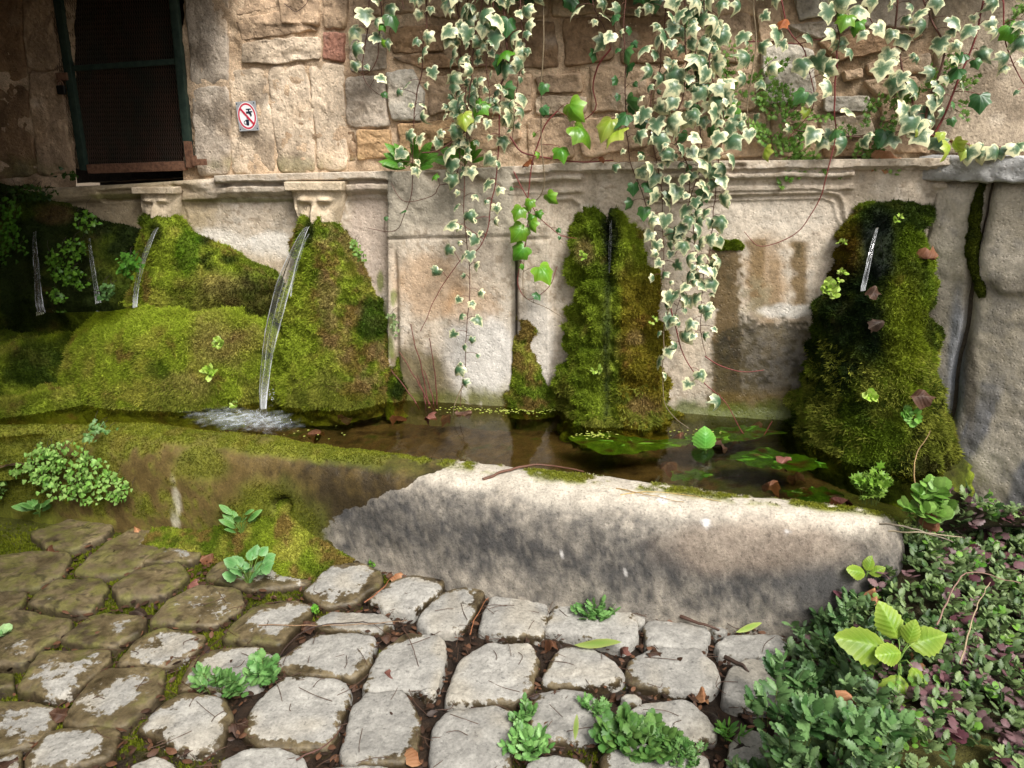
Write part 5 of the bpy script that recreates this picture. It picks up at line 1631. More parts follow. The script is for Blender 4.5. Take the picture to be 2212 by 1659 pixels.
def vine(label, pts, dep, kinds='v', size=.075, gap=.045, rng=(0, 1), seed=0, rad=(.0030, .0014), stemc=STEMC, extra=(), group='hanging ivy strands', spread=.9, petiole=.044):
    """pts in the 2212 frame; dep: depth in front of the wall, one value or one per point; extra: single leaves (x, y, kind, size)"""
    rs = np.random.RandomState(seed + 1000)
    dep = np.broadcast_to(np.asarray(dep, float), (len(pts),))
    w = np.array([W(x, y, d_) for (x, y), d_ in zip(pts, dep)])
    p = catmull(w, 10)
    p = p + np.stack([fbm(p, 9, 2, seed + 3), fbm(p, 9, 2, seed + 4), 0 * p[:, 0]], 1) * .010
    ln = np.linalg.norm(np.diff(p, axis=0), axis=1).sum()
    p = resample(p, max(12, int(ln / .02)))
    root = empty('ivy_vine', p[0], label, 'ivy', group)
    parts = [tube(p, np.linspace(rad[0], rad[1], len(p)), 6)]
    n = int(ln * (rng[1] - rng[0]) / (gap * .84))
    leaves = []
    for k in range(n):
        s = rng[0] + (rng[1] - rng[0]) * (k + rs.uniform(0.1, .9)) / max(n, 1)
        i = min(len(p) - 2, int(s * (len(p) - 1)))
        kd = kinds[rs.randint(len(kinds))]
        sz = size * .80 * rs.uniform(.45, 1.3) * (1.08 - .25 * s)
        sd = (1 if k % 2 else -1) * rs.uniform(.25, 1.0)
        off = WU * sd * petiole * rs.uniform(.5, 1.5) + WN * rs.uniform(.005, .04) + ZZ * rs.uniform(-.01, .025)
        leaves.append((p[i], p[i] + off, kd, sz, sd))
    for x, y, kd, sz in extra:
        sz = sz * .85
        i0 = np.argmin(np.hypot(*(np.array(proj(p)) - np.array([[x], [y]]))))
        dd_ = float((p[i0] - WO) @ WN) + .03
        tgt = W(x, y, dd_) + ZZ * sz * .35
        leaves.append((p[i0], tgt, kd, sz, 1 if x > proj(p[i0])[0] else -1))
    for a_, b_, kd, sz, sd in leaves:
        mid = (a_ + b_) / 2 + ZZ * .008
        parts.append(tube(resample(np.array([a_, mid, b_]), 4), [.0014, .0012, .0011, .001], 4))
        nrm = WN * rs.uniform(.25, 1.0) + ZZ * rs.uniform(.1, 1.0) + WU * rs.normal(0, .62)
        tip = -ZZ * rs.uniform(.5, 1.0) + WU * (sd * spread * rs.uniform(.1, .9) + rs.normal(0, .22)) + WN * rs.uniform(0, .45)
        leaf_obj(KIND[kd][rs.randint(len(KIND[kd]))], 'leaf', b_, nrm, tip, sz, root)
    V, f = join(parts)
    put('stem', mesh('stem', V, f, col=stemc * 1.0, mat=M_STEM), parent=root)
    return root
A = lambda *q: [(x / 2.0, y / 2.0) for x, y in q]                     # upper-left quarter, doubled
B_ = lambda *q: [(1106 + x / 2.0, y / 2.0) for x, y in q]            # upper-right quarter, doubled
vine('leftmost short ivy strand by the reddish wall stone', A((1600, -90), (1590, 100), (1575, 190), (1572, 320), (1610, 385), (1668, 428)), .13, 'v', .082, .052, (0, .75), 1, extra=[(770, 104, 'v', .085), (818, 172, 'v', .06), (828, 205, 'g', .035)])
vine('short ivy strand hooking back at its tip near the leftmost strand', A((1640, -90), (1650, 60), (1640, 150), (1630, 250), (1590, 318), (1545, 305), (1515, 240)), .12, 'vvg', .07, .075, (0, .55), 2, extra=[(822, 97, 'b', .042), (823, 58, 'b', .045), (845, 45, 'g', .085)])
vine('thin ivy strand of small leaves trailing down to a bare hook over the cone mound', A((1845, -90), (1840, 120), (1830, 220), (1820, 330), (1798, 400), (1790, 500), (1790, 640), (1788, 740), (1780, 840), (1735, 955), (1690, 1000), (1590, 985)), [.14] * 7 + [.13, .13, .12, .11, .10], 'v', .064, .042, (0, .66), 3, extra=[(875, 460, 'g', .045), (833, 472, 'g', .025)])
vine('ivy strand of mixed leaves left of the long central strand', A((1960, -90), (1985, 150), (1995, 300), (1972, 420), (1960, 520), (1945, 640)), .16, 'v', .074, .026, (0, 1), 5)
vine('dense ivy strand reaching just past the ledge beside the long central strand', A((2020, -90), (2030, 120), (2020, 320), (2000, 500), (1990, 640), (1960, 780), (1900, 800), (1870, 845), (1750, 870), (1690, 792)), [.17] * 5 + [.15, .15, .14, .13, .12], 'v', .072, .034, (0, .66), 6, extra=[(943, 382, 'b', .045), (980, 388, 'v', .09), (972, 330, 'v', .10)])
vine('longest ivy strand, thinning to single leaves just above the water left of centre', A((2100, -90), (2060, 100), (2040, 220), (2030, 350), (2020, 500), (2010, 700), (2005, 900), (2012, 1000), (2030, 1200), (2020, 1400), (2010, 1550), (1998, 1640), (1985, 1760)), [.19] * 5 + [.17, .16, .16, .16, .17, .18, .20, .22], 'v', .064, .048, (0, .90), 7, extra=[(995, 800, 'v', .075), (1003, 826, 'v', .05)])
vine('thick brown diagonal ivy stem with two yellow-green leaves above the ledge', A((2170, -90), (2190, 150), (2195, 300), (2130, 430), (2060, 520), (1980, 590), (1890, 650), (1820, 660)), .20, 'vvg', .075, .06, (0, .6), 8, (.0055, .003), extra=[(1040, 232, 'b', .10), (1000, 258, 'y', .09), (1075, 55, 'b', .10), (1097, 120, 'b', .09)])
vine('ivy strand with a long bare reddish stem slanting left across the grey slab', A((2165, 380), (2155, 560), (2150, 720), (2120, 900), (2090, 1030), (2050, 1088), (1985, 1130), (1900, 1250), (1842, 1370), (1815, 1430)), [.18, .18, .17, .16, .16, .15, .14, .12, .11, .10], 'v', .062, .048, (0, .52), 9, stemc=STEMR, extra=[(948, 590, 'v', .06), (972, 540, 'v', .06), (1030, 520, 'v', .06), (985, 492, 'v', .085)])
vine('short leafy ivy strand filling the gap above the left end of the ledge', A((2140, -90), (2130, 100), (2100, 260), (2110, 420), (2090, 560)), .22, 'v', .078, .030, (0, 1), 10)
vine('ivy strand with dark green leaves beside the shaded hollow at the top', B_((30, -90), (40, 100), (60, 220), (30, 330), (20, 470), (0, 600)), .2, 'v', .074, .034, (0, 1), 11)
vine('pale bare upper stem carrying bright green leaves low over the slab crack', B_((135, -90), (140, 200), (130, 400), (125, 600), (135, 720), (125, 830), (80, 900), (60, 1050), (50, 1200), (62, 1285), (150, 1330), (230, 1375)), [.16] * 5 + [.15, .14, .13, .13, .13, .12, .12], 'g', .05, .30, (0, .4), 12, (.0034, .0016), STEMG,
     extra=[(1176, 190, 'g', .055), (1172, 240, 'g', .05), (1180, 432, 'b', .075), (1126, 458, 'b', .085), (1146, 486, 'b', .07), (1130, 506, 'b', .105), (1132, 548, 'b', .10), (1166, 590, 'b', .115), (1156, 640, 'g', .05), (1145, 440, 'b', .06)])
vine('reddish stem twisted round the bright green strand at the slab crack', B_((200, 480), (130, 560), (90, 700), (70, 850), (70, 1000), (40, 1120), (30, 1230), (80, 1295), (160, 1240), (200, 1150)), [.13] * 10, 'b', .05, .22, (0, .7), 13, stemc=STEMR, extra=[(1226, 243, 'b', .12), (1210, 330, 'b', .085), (1245, 290, 'b', .135)])
vine('thin stem slanting right from the ledge towards the middle mound', B_((10, 740), (60, 840), (110, 930), (170, 985), (220, 1020), (280, 1030)), .11, 'gb', .045, .08, (.2, 1), 14, stemc=STEMR)
vine('bare brown stem hooked in the shaded hollow of the rubble wall', B_((430, 210), (375, 285), (350, 370), (360, 470), (290, 535)), [.12, .1, .08, .07, .06], 'v', .05, 9, (0, 1), 15, (.004, .002), STEMR, extra=[(1308, 95, 'v', .085), (1285, 120, 'g', .06)])
vine('dark green ivy strand left of the dense right-of-centre strands', B_((490, -90), (485, 150), (492, 300), (490, 500), (500, 600), (512, 700), (560, 820), (590, 920), (625, 1010), (655, 1080)), [.2] * 5 + [.18, .17, .16, .16, .16], 'ggv', .068, .040, (0, .86), 16, extra=[(1350, 120, 'g', .08), (1352, 230, 'g', .085), (1352, 262, 'g', .09), (1320, 275, 'y', .12), (1338, 295, 'y', .12)])
vine('small ivy strand by the hooked stem near the top edge', B_((340, -90), (350, 30), (390, 110), (420, 190)), .18, 'v', .08, .045, (0, 1), 17)
vine('dense variegated strand, leftmost of the heavy right-of-centre curtain', B_((690, -90), (645, 150), (640, 300), (612, 380), (602, 500), (612, 650), (640, 800), (648, 950), (655, 1100), (640, 1230)), [.24] * 6 + [.2, .19, .18, .18], 'v', .074, .027, (0, 1), 18)
vine('heavy curtain strand ending in big leaves over the brown stain', B_((735, -90), (750, 150), (755, 300), (740, 420), (705, 520), (720, 640), (758, 720), (770, 900), (790, 1050), (800, 1150), (735, 1280), (690, 1400)), [.25] * 6 + [.22, .21, .2, .2, .2, .2], 'v', .080, .024, (0, 1), 19)
vine('heavy curtain strand right of the other curtain strands', B_((830, -90), (850, 200), (870, 350), (915, 500), (900, 640), (882, 780), (870, 950), (850, 1100), (822, 1220), (820, 1450), (838, 1540)), [.24] * 5 + [.22, .2, .2, .2, .2, .2], 'v', .074, .028, (0, .95), 20)
vine('leafy inner strand of the heavy curtain, hidden behind its neighbours', B_((780, -90), (790, 200), (800, 400), (810, 560), (820, 700), (770, 860), (740, 1000), (700, 1100)), .17, 'vvg', .070, .034, (0, 1), 21)
vine('pale grey-stemmed tail of the curtain trailing to the water by the middle mound', B_((690, 1280), (660, 1400), (655, 1500), (650, 1620), (660, 1740), (700, 1800), (770, 1850)), [.2, .2, .2, .2, .22, .24, .26], 'v', .068, .075, (0, .62), 22, stemc=STEMG)
vine('red-tipped tail of the curtain trailing towards the right mound', B_((690, 1330), (730, 1500), (775, 1590), (840, 1660), (920, 1740), (1000, 1880), (1060, 1900), (1125, 1820)), [.2, .2, .2, .2, .21, .22, .22, .22], 'v', .072, .09, (0, .55), 23, stemc=STEMR)
vine('short leafless red twig of ivy in front of the dark stain', B_((840, 1540), (900, 1580), (990, 1605), (1085, 1598)), [.19, .18, .17, .16], 'v', .06, .10, (0, .25), 24, stemc=STEMR)
vine('short strand of ivy at the right edge of the heavy curtain', B_((900, -90), (885, 150), (885, 300), (905, 420), (960, 520), (1000, 600)), .18, 'v', .078, .032, (0, 1), 25)
vine('pale-stemmed strand over the fresh green herbs right of the curtain', B_((1045, -90), (1050, 150), (1048, 230), (1030, 350), (1015, 470), (1020, 560), (960, 640)), .16, 'v', .072, .05, (0, 1), 26, (.0036, .002), STEMG, extra=[(1650, 330, 'y', .07), (1590, 242, 'b', .07)])
vine('purple-stemmed strand crossing the pale rubble stone', B_((1140, -90), (1195, 130), (1265, 220), (1298, 330), (1308, 420), (1290, 490), (1195, 600)), .13, 'v', .078, .10, (.1, .8), 27, stemc=STEMR, extra=[(1760, 135, 'v', .085), (1775, 155, 'v', .08), (1738, 210, 'g', .075), (1680, 75, 'v', .09), (1695, 50, 'd', .05), (1744, 243, 'y', .05)])
vine('side branch of the purple-stemmed strand with drooping leaves', B_((1000, 180), (1120, 180), (1230, 190), (1320, 170), (1400, 180)), .14, 'v', .065, .09, (0, 1), 28, stemc=STEMR)
vine('bare purple stem looping down across the cornice over the right panel', B_((1400, 200), (1396, 350), (1400, 500), (1390, 620), (1370, 720), (1332, 850), (1280, 940), (1220, 1010), (1130, 1055), (1060, 1060), (1000, 1000)), [.14, .14, .14, .14, .15, .14, .13, .12, .11, .11, .11], 'v', .06, .3, (0, .25), 29, (.0034, .0014), STEMR, extra=[(1796, 192, 'v', .08), (1822, 245, 'v', .07), (1805, 290, 'g', .06)])
vine('row of broad ivy leaves lined along the ledge below the thin stacked stones', B_((1220, 560), (1300, 575), (1390, 585), (1480, 590), (1560, 598), (1640, 575), (1700, 560)), .10, 'vvg', .082, .042, (0, 1), 30, petiole=.02, spread=.3)
vine('leafy strand falling in front of the layered dark stone', B_((1390, -90), (1400, 60), (1420, 160), (1410, 230)), .16, 'vvb', .082, .045, (0, 1), 31)
vine('leafy strand right of the layered dark stone', B_((1520, -90), (1540, 60), (1560, 120), (1480, 150)), .16, 'v', .09, .05, (0, 1), 32, extra=[(1830, 45, 'b', .085), (1850, 55, 'b', .07)])
vine('upright ivy stem rising from the root clump left of the plain wall', B_((1690, 570), (1735, 470), (1690, 310), (1665, 160), (1662, -90)), .13, 'v', .080, .032, (0, 1), 33, (.005, .003), extra=[(1910, 150, 'v', .10), (1935, 180, 'v', .095)])
vine('ivy stem leaning right from the root clump with large variegated leaves', B_((1780, 570), (1800, 440), (1850, 320), (1870, 200), (1815, 100), (1760, -60)), .15, 'v', .082, .034, (0, 1), 34, (.005, .003))
vine('ivy stem fanning widest from the root clump across the plain wall', B_((1830, 570), (1880, 480), (1935, 330), (1985, 200), (2025, 60), (2040, -60)), .13, 'vvg', .076, .040, (0, 1), 35, (.0045, .003), STEMR, extra=[(2115, 220, 'g', .085)])
vine('purple ivy strand hanging at the right edge of the picture', B_((2110, -90), (2120, 140), (2160, 270), (2215, 365), (2260, 420)), .15, 'v', .072, .045, (0, 1), 36, stemc=STEMR, extra=[(2180, 70, 'b', .085)])
vine('low ivy runner creeping along the top of the capstone', B_((1790, 575), (1880, 605), (1980, 630), (2080, 640), (2215, 625), (2300, 610)), .16, 'yvv', .075, .034, (0, 1), 37, (.0045, .003), STEMR, petiole=.02)
vine('bare brown runner lying along the ledge below the bright green leaves', B_((-10, 590), (40, 655), (150, 682), (300, 700), (440, 692)), .07, 'd', .05, .25, (0, 1), 38, (.004, .003), STEMR)
vine('short ivy sprigs at the top edge between the leftmost strands', A((1730, -90), (1735, -20), (1745, 40)), .15, 'gv', .10, .045, (0, 1), 39)
vine('ivy sprig at the top edge above the shaded hollow', B_((200, -90), (215, -30), (240, 20)), .15, 'g', .09, .05, (0, 1), 40)
# ivy massed over the wall top, above the picture: it shades the hollow below
rs = np.random.RandomState(55)
VV, FF3, FF4, CC, off = [], [], [], [], 0
tv, tf, tm = ivy_leaf(3, .4)
for k in range(900):
    x, y = rs.uniform(760, 2250), rs.uniform(-330, -20)
    dp = rs.uniform(.02, .22) * sstep(0, -160, y)
    if x > 1500:
        dp *= .5
    if y > -75 and not (1010 < x < 1420):
        continue
    pos = W(x, y, .04 + dp)
    nrm = unit(WN * rs.uniform(.4, 1) + ZZ * rs.uniform(.2, 1) + WU * rs.normal(0, .4))
    tip = unit(-ZZ + WU * rs.normal(0, .5) + WN * rs.uniform(0, .5))
    xx = unit(np.cross(tip, nrm))
    zz = np.cross(xx, tip)
    sz = rs.uniform(.06, .11)
    VV.append(pos + sz * (tv[:, 0:1] * xx + tv[:, 1:2] * tip + tv[:, 2:3] * zz))
    FF3.append(tf[0] + off)
    FF4.append(tf[1] + off)
    g = lerp(srgb(40, 78, 36), srgb(74, 110, 60), rs.rand())
    CC.append(np.broadcast_to(g, (len(tv), 3)))
    off += len(tv)
put('ivy_mass', mesh('ivy_mass', np.vstack(VV), [np.vstack(FF3), np.vstack(FF4)], col=np.vstack(CC), mat=M_GLOSSLEAF), label='dark ivy foliage massed over the top of the wall', cat='ivy', kind='stuff')

# ------------------------------------------------------------------ small plants
def small_leaf(kind):
    """template: V (k,3) with length 1 along y, faces as triangles, shade per vertex"""
    if kind == 'oval':
        o = [(0, 0), (.20, .22), (.27, .5), (.17, .82), (0, 1), (-.17, .82), (-.27, .5), (-.20, .22)]
        c0 = (0, .5)
    elif kind == 'round':
        o = [(0, 0), (.30, .10), (.46, .42), (.36, .80), (0, .98), (-.36, .80), (-.46, .42), (-.30, .10)]
        c0 = (0, .5)
    elif kind == 'fan':
        o = [(0, 0), (.36, .45), (.50, .72), (.32, .86), (.14, .80), (0, .95), (-.16, .80), (-.34, .88), (-.5, .70), (-.36, .45)]
        c0 = (0, .5)
    elif kind == 'lobed':
        o = [(0, 0), (.10, .28), (.42, .38), (.22, .52), (.36, .80), (.10, .72), (0, 1), (-.10, .72), (-.36, .80), (-.22, .52), (-.42, .38), (-.10, .28)]
        c0 = (0, .5)
    elif kind == 'narrow':
        o = [(0, 0), (.10, .3), (.12, .55), (.06, .85), (0, 1), (-.06, .85), (-.12, .55), (-.10, .3)]
        c0 = (0, .5)
    o = np.array(o)
    V = np.vstack([np.r_[c0, .05][None], np.c_[o, -.12 * np.abs(o[:, 0]) - .15 * (o[:, 1] - .4) ** 2]])
    n = len(o)
    Fc = np.array([[0, 1 + (i + 1) % n, 1 + i] for i in range(n)])[:, ::-1]
    sh = np.r_[1.12, np.full(n, .95)]
    return V, Fc, sh
def toothed(w, nseg=5, teeth=.16, fold=.28, droop=.25):
    t = np.linspace(0, 1, nseg + 1)
    prof_ = w * np.sin(np.pi * np.clip(t, .02, .98) ** .85) ** .75
    mid_ = np.c_[0 * t, t, -droop * (t - .35) ** 2]
    V, Fc, sh = [m for m in mid_], [], [1.22] * (nseg + 1)
    for sd in (-1, 1):
        b0 = len(V)
        for k in range(nseg):
            tm, r = (t[k] + t[k + 1]) / 2, w * math.sin(math.pi * ((t[k] + t[k + 1]) / 2) ** .85) ** .75
            V.append(np.array([sd * r * (1 + teeth), tm + .06, -fold * r - droop * (tm - .35) ** 2]))
            sh.append(.92)
            Fc.append([k, k + 1, b0 + k] if sd > 0 else [k + 1, k, b0 + k])
            if k:
                V.append(np.array([sd * prof_[k] * (1 - teeth), t[k], -fold * prof_[k] * .9 - droop * (t[k] - .35) ** 2]))
                sh.append(.88)
        m_ = len(V)
        tips = [b0] + [b0 + 2 * k - 1 for k in range(1, nseg)]
        Fc = [q for q in Fc if not (q[2] >= b0)]
        for k in range(nseg):
            tip_ = tips[k]
            q = [[k, k + 1, tip_]]
            if k:
                q.append([k, tip_, tips[k] + 1])
                q.append([k, tips[k] + 1, tips[k - 1]])
            for z_ in q:
                Fc.append(z_ if sd > 0 else z_[::-1])
    return np.array(V), np.array(Fc), np.array(sh)
TEMPL = {k: small_leaf(k) for k in ('oval', 'round', 'fan', 'lobed', 'narrow')}
TEMPL['tooth'], TEMPL['broad'] = toothed(.26), toothed(.40, 5, .12, .2, .35)
def scatter(kind, pos, nrm, tip, size, col):
    V, Fc, sh = TEMPL[kind]
    pos, nrm, tip, col = (np.asarray(a, float) for a in (pos, nrm, tip, col))
    n = len(pos)
    nrm, tip = unit(nrm), unit(tip)
    x = unit(np.cross(tip, nrm))
    z = np.cross(x, tip)
    size = np.broadcast_to(np.asarray(size, float), (n,))[:, None, None]
    P = pos[:, None] + size * (V[None, :, 0:1] * x[:, None] + V[None, :, 1:2] * tip[:, None] + V[None, :, 2:3] * z[:, None])
    Cc = col[:, None] * sh[None, :, None]
    Fa = (Fc[None] + (np.arange(n) * len(V))[:, None, None]).reshape(-1, 3)
    return P.reshape(-1, 3), Fa, Cc.reshape(-1, 3)
def foliage_obj(name, groups, parent=None, mat=None, **kw):
    vs, fs, cs, off = [], [], [], 0
    for V, f, c in groups:
        vs.append(V)
        fs.append(f + off)
        cs.append(c)
        off += len(V)
    return put(name, mesh(name, np.vstack(vs), [np.vstack(fs)], col=np.vstack(cs), mat=mat or M_LEAF), parent=parent, **kw)
def weed(label, base, spread, n_stem, height, leaf, size, c0, c1, seed, name='weed', cat='weed', per=7, group='weeds in the paving joints', nrm0=ZZ, out=(0, 0, 0), stemc=srgb(96, 110, 50)):
    """a low plant: stems fan out from the base, each with pairs of leaves"""
    rs = np.random.RandomState(seed)
    base = np.asarray(base, float)
    root = empty(name, base, label, cat, group)
    P_, Nn, T, S_, C_ = [], [], [], [], []
    st = []
    nrm0 = unit(np.asarray(nrm0, float))
    e1_ = unit(np.cross(nrm0, [0.3, 1, .2]))
    e2_ = np.cross(nrm0, e1_)
    for k in range(n_stem):
        th = rs.uniform(0, 2 * np.pi)
        r = math.sqrt(rs.rand())
        hd = e1_ * math.cos(th) * spread[0] + e2_ * math.sin(th) * spread[1]
        b0 = base + hd * r * .55
        tip = base + hd * r * 1.0 + nrm0 * height * rs.uniform(.45, 1.1) * (1.1 - .5 * r) + np.asarray(out) * rs.uniform(.3, 1)
        mid = (b0 + tip) / 2 + nrm0 * height * .18
        q = catmull([b0 - nrm0 * .01, mid, tip], 4)
        st.append(tube(q, np.linspace(.0016, .0008, len(q)), 4))
        for j in range(per):
            s = .25 + .75 * (j + 1) / per
            i = min(len(q) - 1, int(s * (len(q) - 1)))
            ax = unit(tip - b0)
            sd = unit(np.cross(ax, nrm0)) * (1 if j % 2 else -1)
            if j == per - 1:
                tdir = ax + nrm0 * .2
            else:
                tdir = sd + ax * rs.uniform(.3, .8) + nrm0 * rs.uniform(-.1, .5) + rs.normal(0, .2, 3)
            P_.append(q[i])
            T.append(tdir)
            Nn.append(nrm0 + rs.normal(0, .3, 3) + [0, -.25, .2])
            S_.append(size * rs.uniform(.6, 1.2))
            C_.append(lerp(c0, c1, rs.rand()) * rs.uniform(.8, 1.2))
    foliage_obj('foliage', [scatter(leaf, P_, Nn, T, S_, C_)], root, kind='stuff')
    V, f = join(st)
    put('stems', mesh('stems', V, f, col=stemc, mat=M_STEM), parent=root)
    return root
G0, G1 = srgb(84, 132, 62), srgb(130, 172, 98)
weed('leafy green weed between mossy and dry cobbles at lower left', G(470, 1490), (.13, .03), 20, .05, 'tooth', .032, G0, G1, 1)
weed('right-hand end of the green weed row beside a dry grey cobble', G(572, 1465), (.06, .06), 16, .06, 'broad', .032, srgb(84, 134, 66), srgb(130, 172, 100), 2)
weed('green weed growing on a cobble against the trough', G(1285, 1330), (.085, .065), 26, .06, 'tooth', .032, G0, G1, 3)
weed('largest green weed clump at the bottom edge of the picture', G(1370, 1610), (.115, .08), 34, .07, 'broad', .036, srgb(76, 122, 54), srgb(120, 160, 80), 4)
weed('fine-leaved weed joining the big bottom clump on its right', G(1470, 1640), (.07, .05), 30, .05, 'lobed', .024, G0, G1, 5)
weed('weed in the joint at the bottom, left of the big clump', G(1140, 1625), (.07, .06), 22, .05, 'tooth', .030, G0, G1, 6)
weed('slender weed running up the joint above the bottom-left clump', G(1128, 1560), (.03, .07), 14, .05, 'oval', .024, G0, G1, 7)
weed('small weed beside the pale rounded cobble near the bottom', G(1282, 1535), (.04, .03), 12, .04, 'lobed', .024, G0, G1, 8)
weed('tiny round-leaved weed at the moss edge of the trough foot', G(810, 1222), (.022, .018), 8, .03, 'round', .020, srgb(90, 150, 40), srgb(130, 180, 70), 9)
weed('small sprout with narrow leaves in the joint near the bottom plants', G(1573, 1590), (.05, .02), 8, .03, 'narrow', .035, srgb(86, 150, 50), srgb(130, 180, 80), 10)
weed('tiny sprout in the dark joint above the dry cobbles', G(680, 1325), (.012, .012), 4, .02, 'round', .016, srgb(90, 160, 50), srgb(140, 190, 70), 11)
weed('pale green leaf tuft cut by the left edge of the picture', G(-4, 1385), (.02, .03), 5, .03, 'round', .03, srgb(140, 190, 120), srgb(180, 210, 150), 12)
BLADE = [(0, 0), (.09, .12), (.17, .3), (.2, .5), (.16, .72), (.08, .9), (0, 1.0), (-.08, .9), (-.16, .72), (-.2, .5), (-.17, .3), (-.09, .12)]
def serr(n=11, w=.36):
    h = []
    for k in range(n + 1):
        t = k / n
        r = w * math.sin(math.pi * t ** .8) ** .8
        h.append((r * (1.0 if k % 2 else .88) + 0.0, t))
    h[0], h[-1] = (0, 0), (0, 1)
    return mirror(h)
def leafy(name, label, base, leaves, me, stem_to=None, cat='plant', group=None, stemc=srgb(110, 140, 60)):
    """a plant whose few big leaves are parts: leaves are (attach offset, tip direction, normal, size)"""
    root = empty(name, base, label, cat, group)
    base = np.asarray(base, float)
    parts = []
    for off, tip, nrm, sz in leaves:
        a_ = base + np.asarray(off, float)
        leaf_obj(me[0] if isinstance(me, (list, tuple)) else me, 'leaf', a_, nrm, tip, sz, root)
        parts.append(tube(resample(np.array([base - ZZ * .01, (base + a_) / 2 + np.array([0, 0, .01]), a_]), 6), .0018, 5))
    V, f = join(parts)
    put('stem', mesh('stem', V, f, col=stemc, mat=M_STEM), parent=root)
    return root
ME_LIME = coloured_leaf(serr(15), (0, .45), srgb(112, 150, 34), srgb(158, 182, 72), M_VEIN, 11, .45, .3, .07)
ME_HERB = coloured_leaf(BLADE, (0, .5), srgb(84, 140, 60), srgb(134, 178, 100), M_VEIN, 12, .3, .2, .03)
ME_BROAD = coloured_leaf(BLADE, (0, .5), srgb(72, 134, 36), srgb(112, 164, 60), M_VEIN, 13, .35, .25, .03)
ME_ROUND = coloured_leaf(serr(9, .46), (0, .5), srgb(92, 150, 80), srgb(140, 186, 120), M_VEIN, 14, .25, .15, .06)
ME_FLOAT = coloured_leaf(serr(13, .52), (0, .5), srgb(84, 160, 50), srgb(130, 190, 80), M_VEIN, 15, .9, .1, .03)
cam_dir = np.array([0, -.85, .52])
def fan(n, seed, r=.03, sz=.06, up=.4, tilt=.7, spreadh=np.pi * 2, a0=0.0, lift=.03):
    rs = np.random.RandomState(seed)
    out = []
    for k in range(n):
        a_ = a0 + spreadh * k / n + rs.uniform(-.25, .25)
        d_ = np.array([math.cos(a_), math.sin(a_) * .8, 0])
        t_ = d_ + ZZ * (up + rs.uniform(-.2, .2))
        nn_v = ZZ * 1.0 - d_ * tilt * .3 + np.array([0, -.7, 0])
        out.append((d_ * r * rs.uniform(.5, 1) + ZZ * lift * rs.uniform(.4, 1.6), t_, nn_v, sz * rs.uniform(.7, 1.15)))
    return out
leafy('herb', 'pale green herb with long oval leaves on the moss bank', G(528, 1190) + [0, 0, .07], fan(14, 3, .035, .080, .7, lift=.07), ME_HERB)
leafy('herb', 'herb with rounded toothed leaves on the paving below the moss bank', G(540, 1262), fan(18, 4, .055, .062, .6, lift=.07), ME_ROUND)
leafy('herb', 'rosette of narrow green leaves at the foot of the mossy trough, far left', G(88, 1125) + [0, 0, .03], fan(13, 5, .015, .085, .45, lift=.03), ME_HERB)
# bright lime plant among the ground cover: built on the bank further down

# plants on the ledge
def wallplant(label, x, y, d_, n, seed, me, sz=.1, name='herb', cat='plant'):
    rs = np.random.RandomState(seed)
    base = W(x, y, d_)
    lv = []
    for k in range(n):
        a_ = math.pi * (.08 + .84 * (k + rs.uniform(.2, .8)) / n)
        t_ = WU * math.cos(a_) * 1.1 + ZZ * (math.sin(a_) * .8 - .15) + WN * rs.uniform(.1, .7)
        lv.append((t_ * .03, t_, WN + ZZ * .8 + rs.normal(0, .25, 3), sz * rs.uniform(.7, 1.15)))
    return leafy(name, label, base, lv, me, cat=cat)
wallplant('broad-leaved green plant rooted on the ledge beside the orange block', 893, 362, .02, 12, 31, ME_BROAD, .13)
wallplant('smaller broad-leaved plant on the ledge behind the long central ivy strand', 1005, 352, .02, 7, 32, ME_BROAD, .11)
HB0, HB1 = srgb(92, 140, 52), srgb(146, 182, 88)
for k, (lb, x, y, sx, sz_, n) in enumerate((('fresh green herbs on the wall right of the ivy curtain', 1610, 175, .16, .16, 60), ('herb sprays across the foot of the pale rubble stone', 1700, 255, .20, .09, 60),
        ('herbs rooted along the ledge below the pale stone', 1700, 330, .24, .05, 70), ('ferny herb drooping over the cornice right of the curtain', 1700, 378, .06, .07, 22),
        ('herbs on the ledge below the row of broad ivy leaves', 1860, 325, .20, .05, 50), ('herbs between the root clump and the thin stacked stones', 1910, 245, .10, .12, 36),
        ('faint green herb on the plain wall near the right edge', 2040, 200, .14, .12, 26), ('bright green sprig at the upper right corner', 2200, 40, .05, .09, 18))):
    weed(lb, W(x, y, -.005), (sx, sz_), int(n * .7), .07, 'lobed', .026, HB0, HB1, 60 + k, 'herb', 'herb', 6, 'fresh herbs on the upper wall', WN, (0, 0, .02), srgb(110, 96, 60))
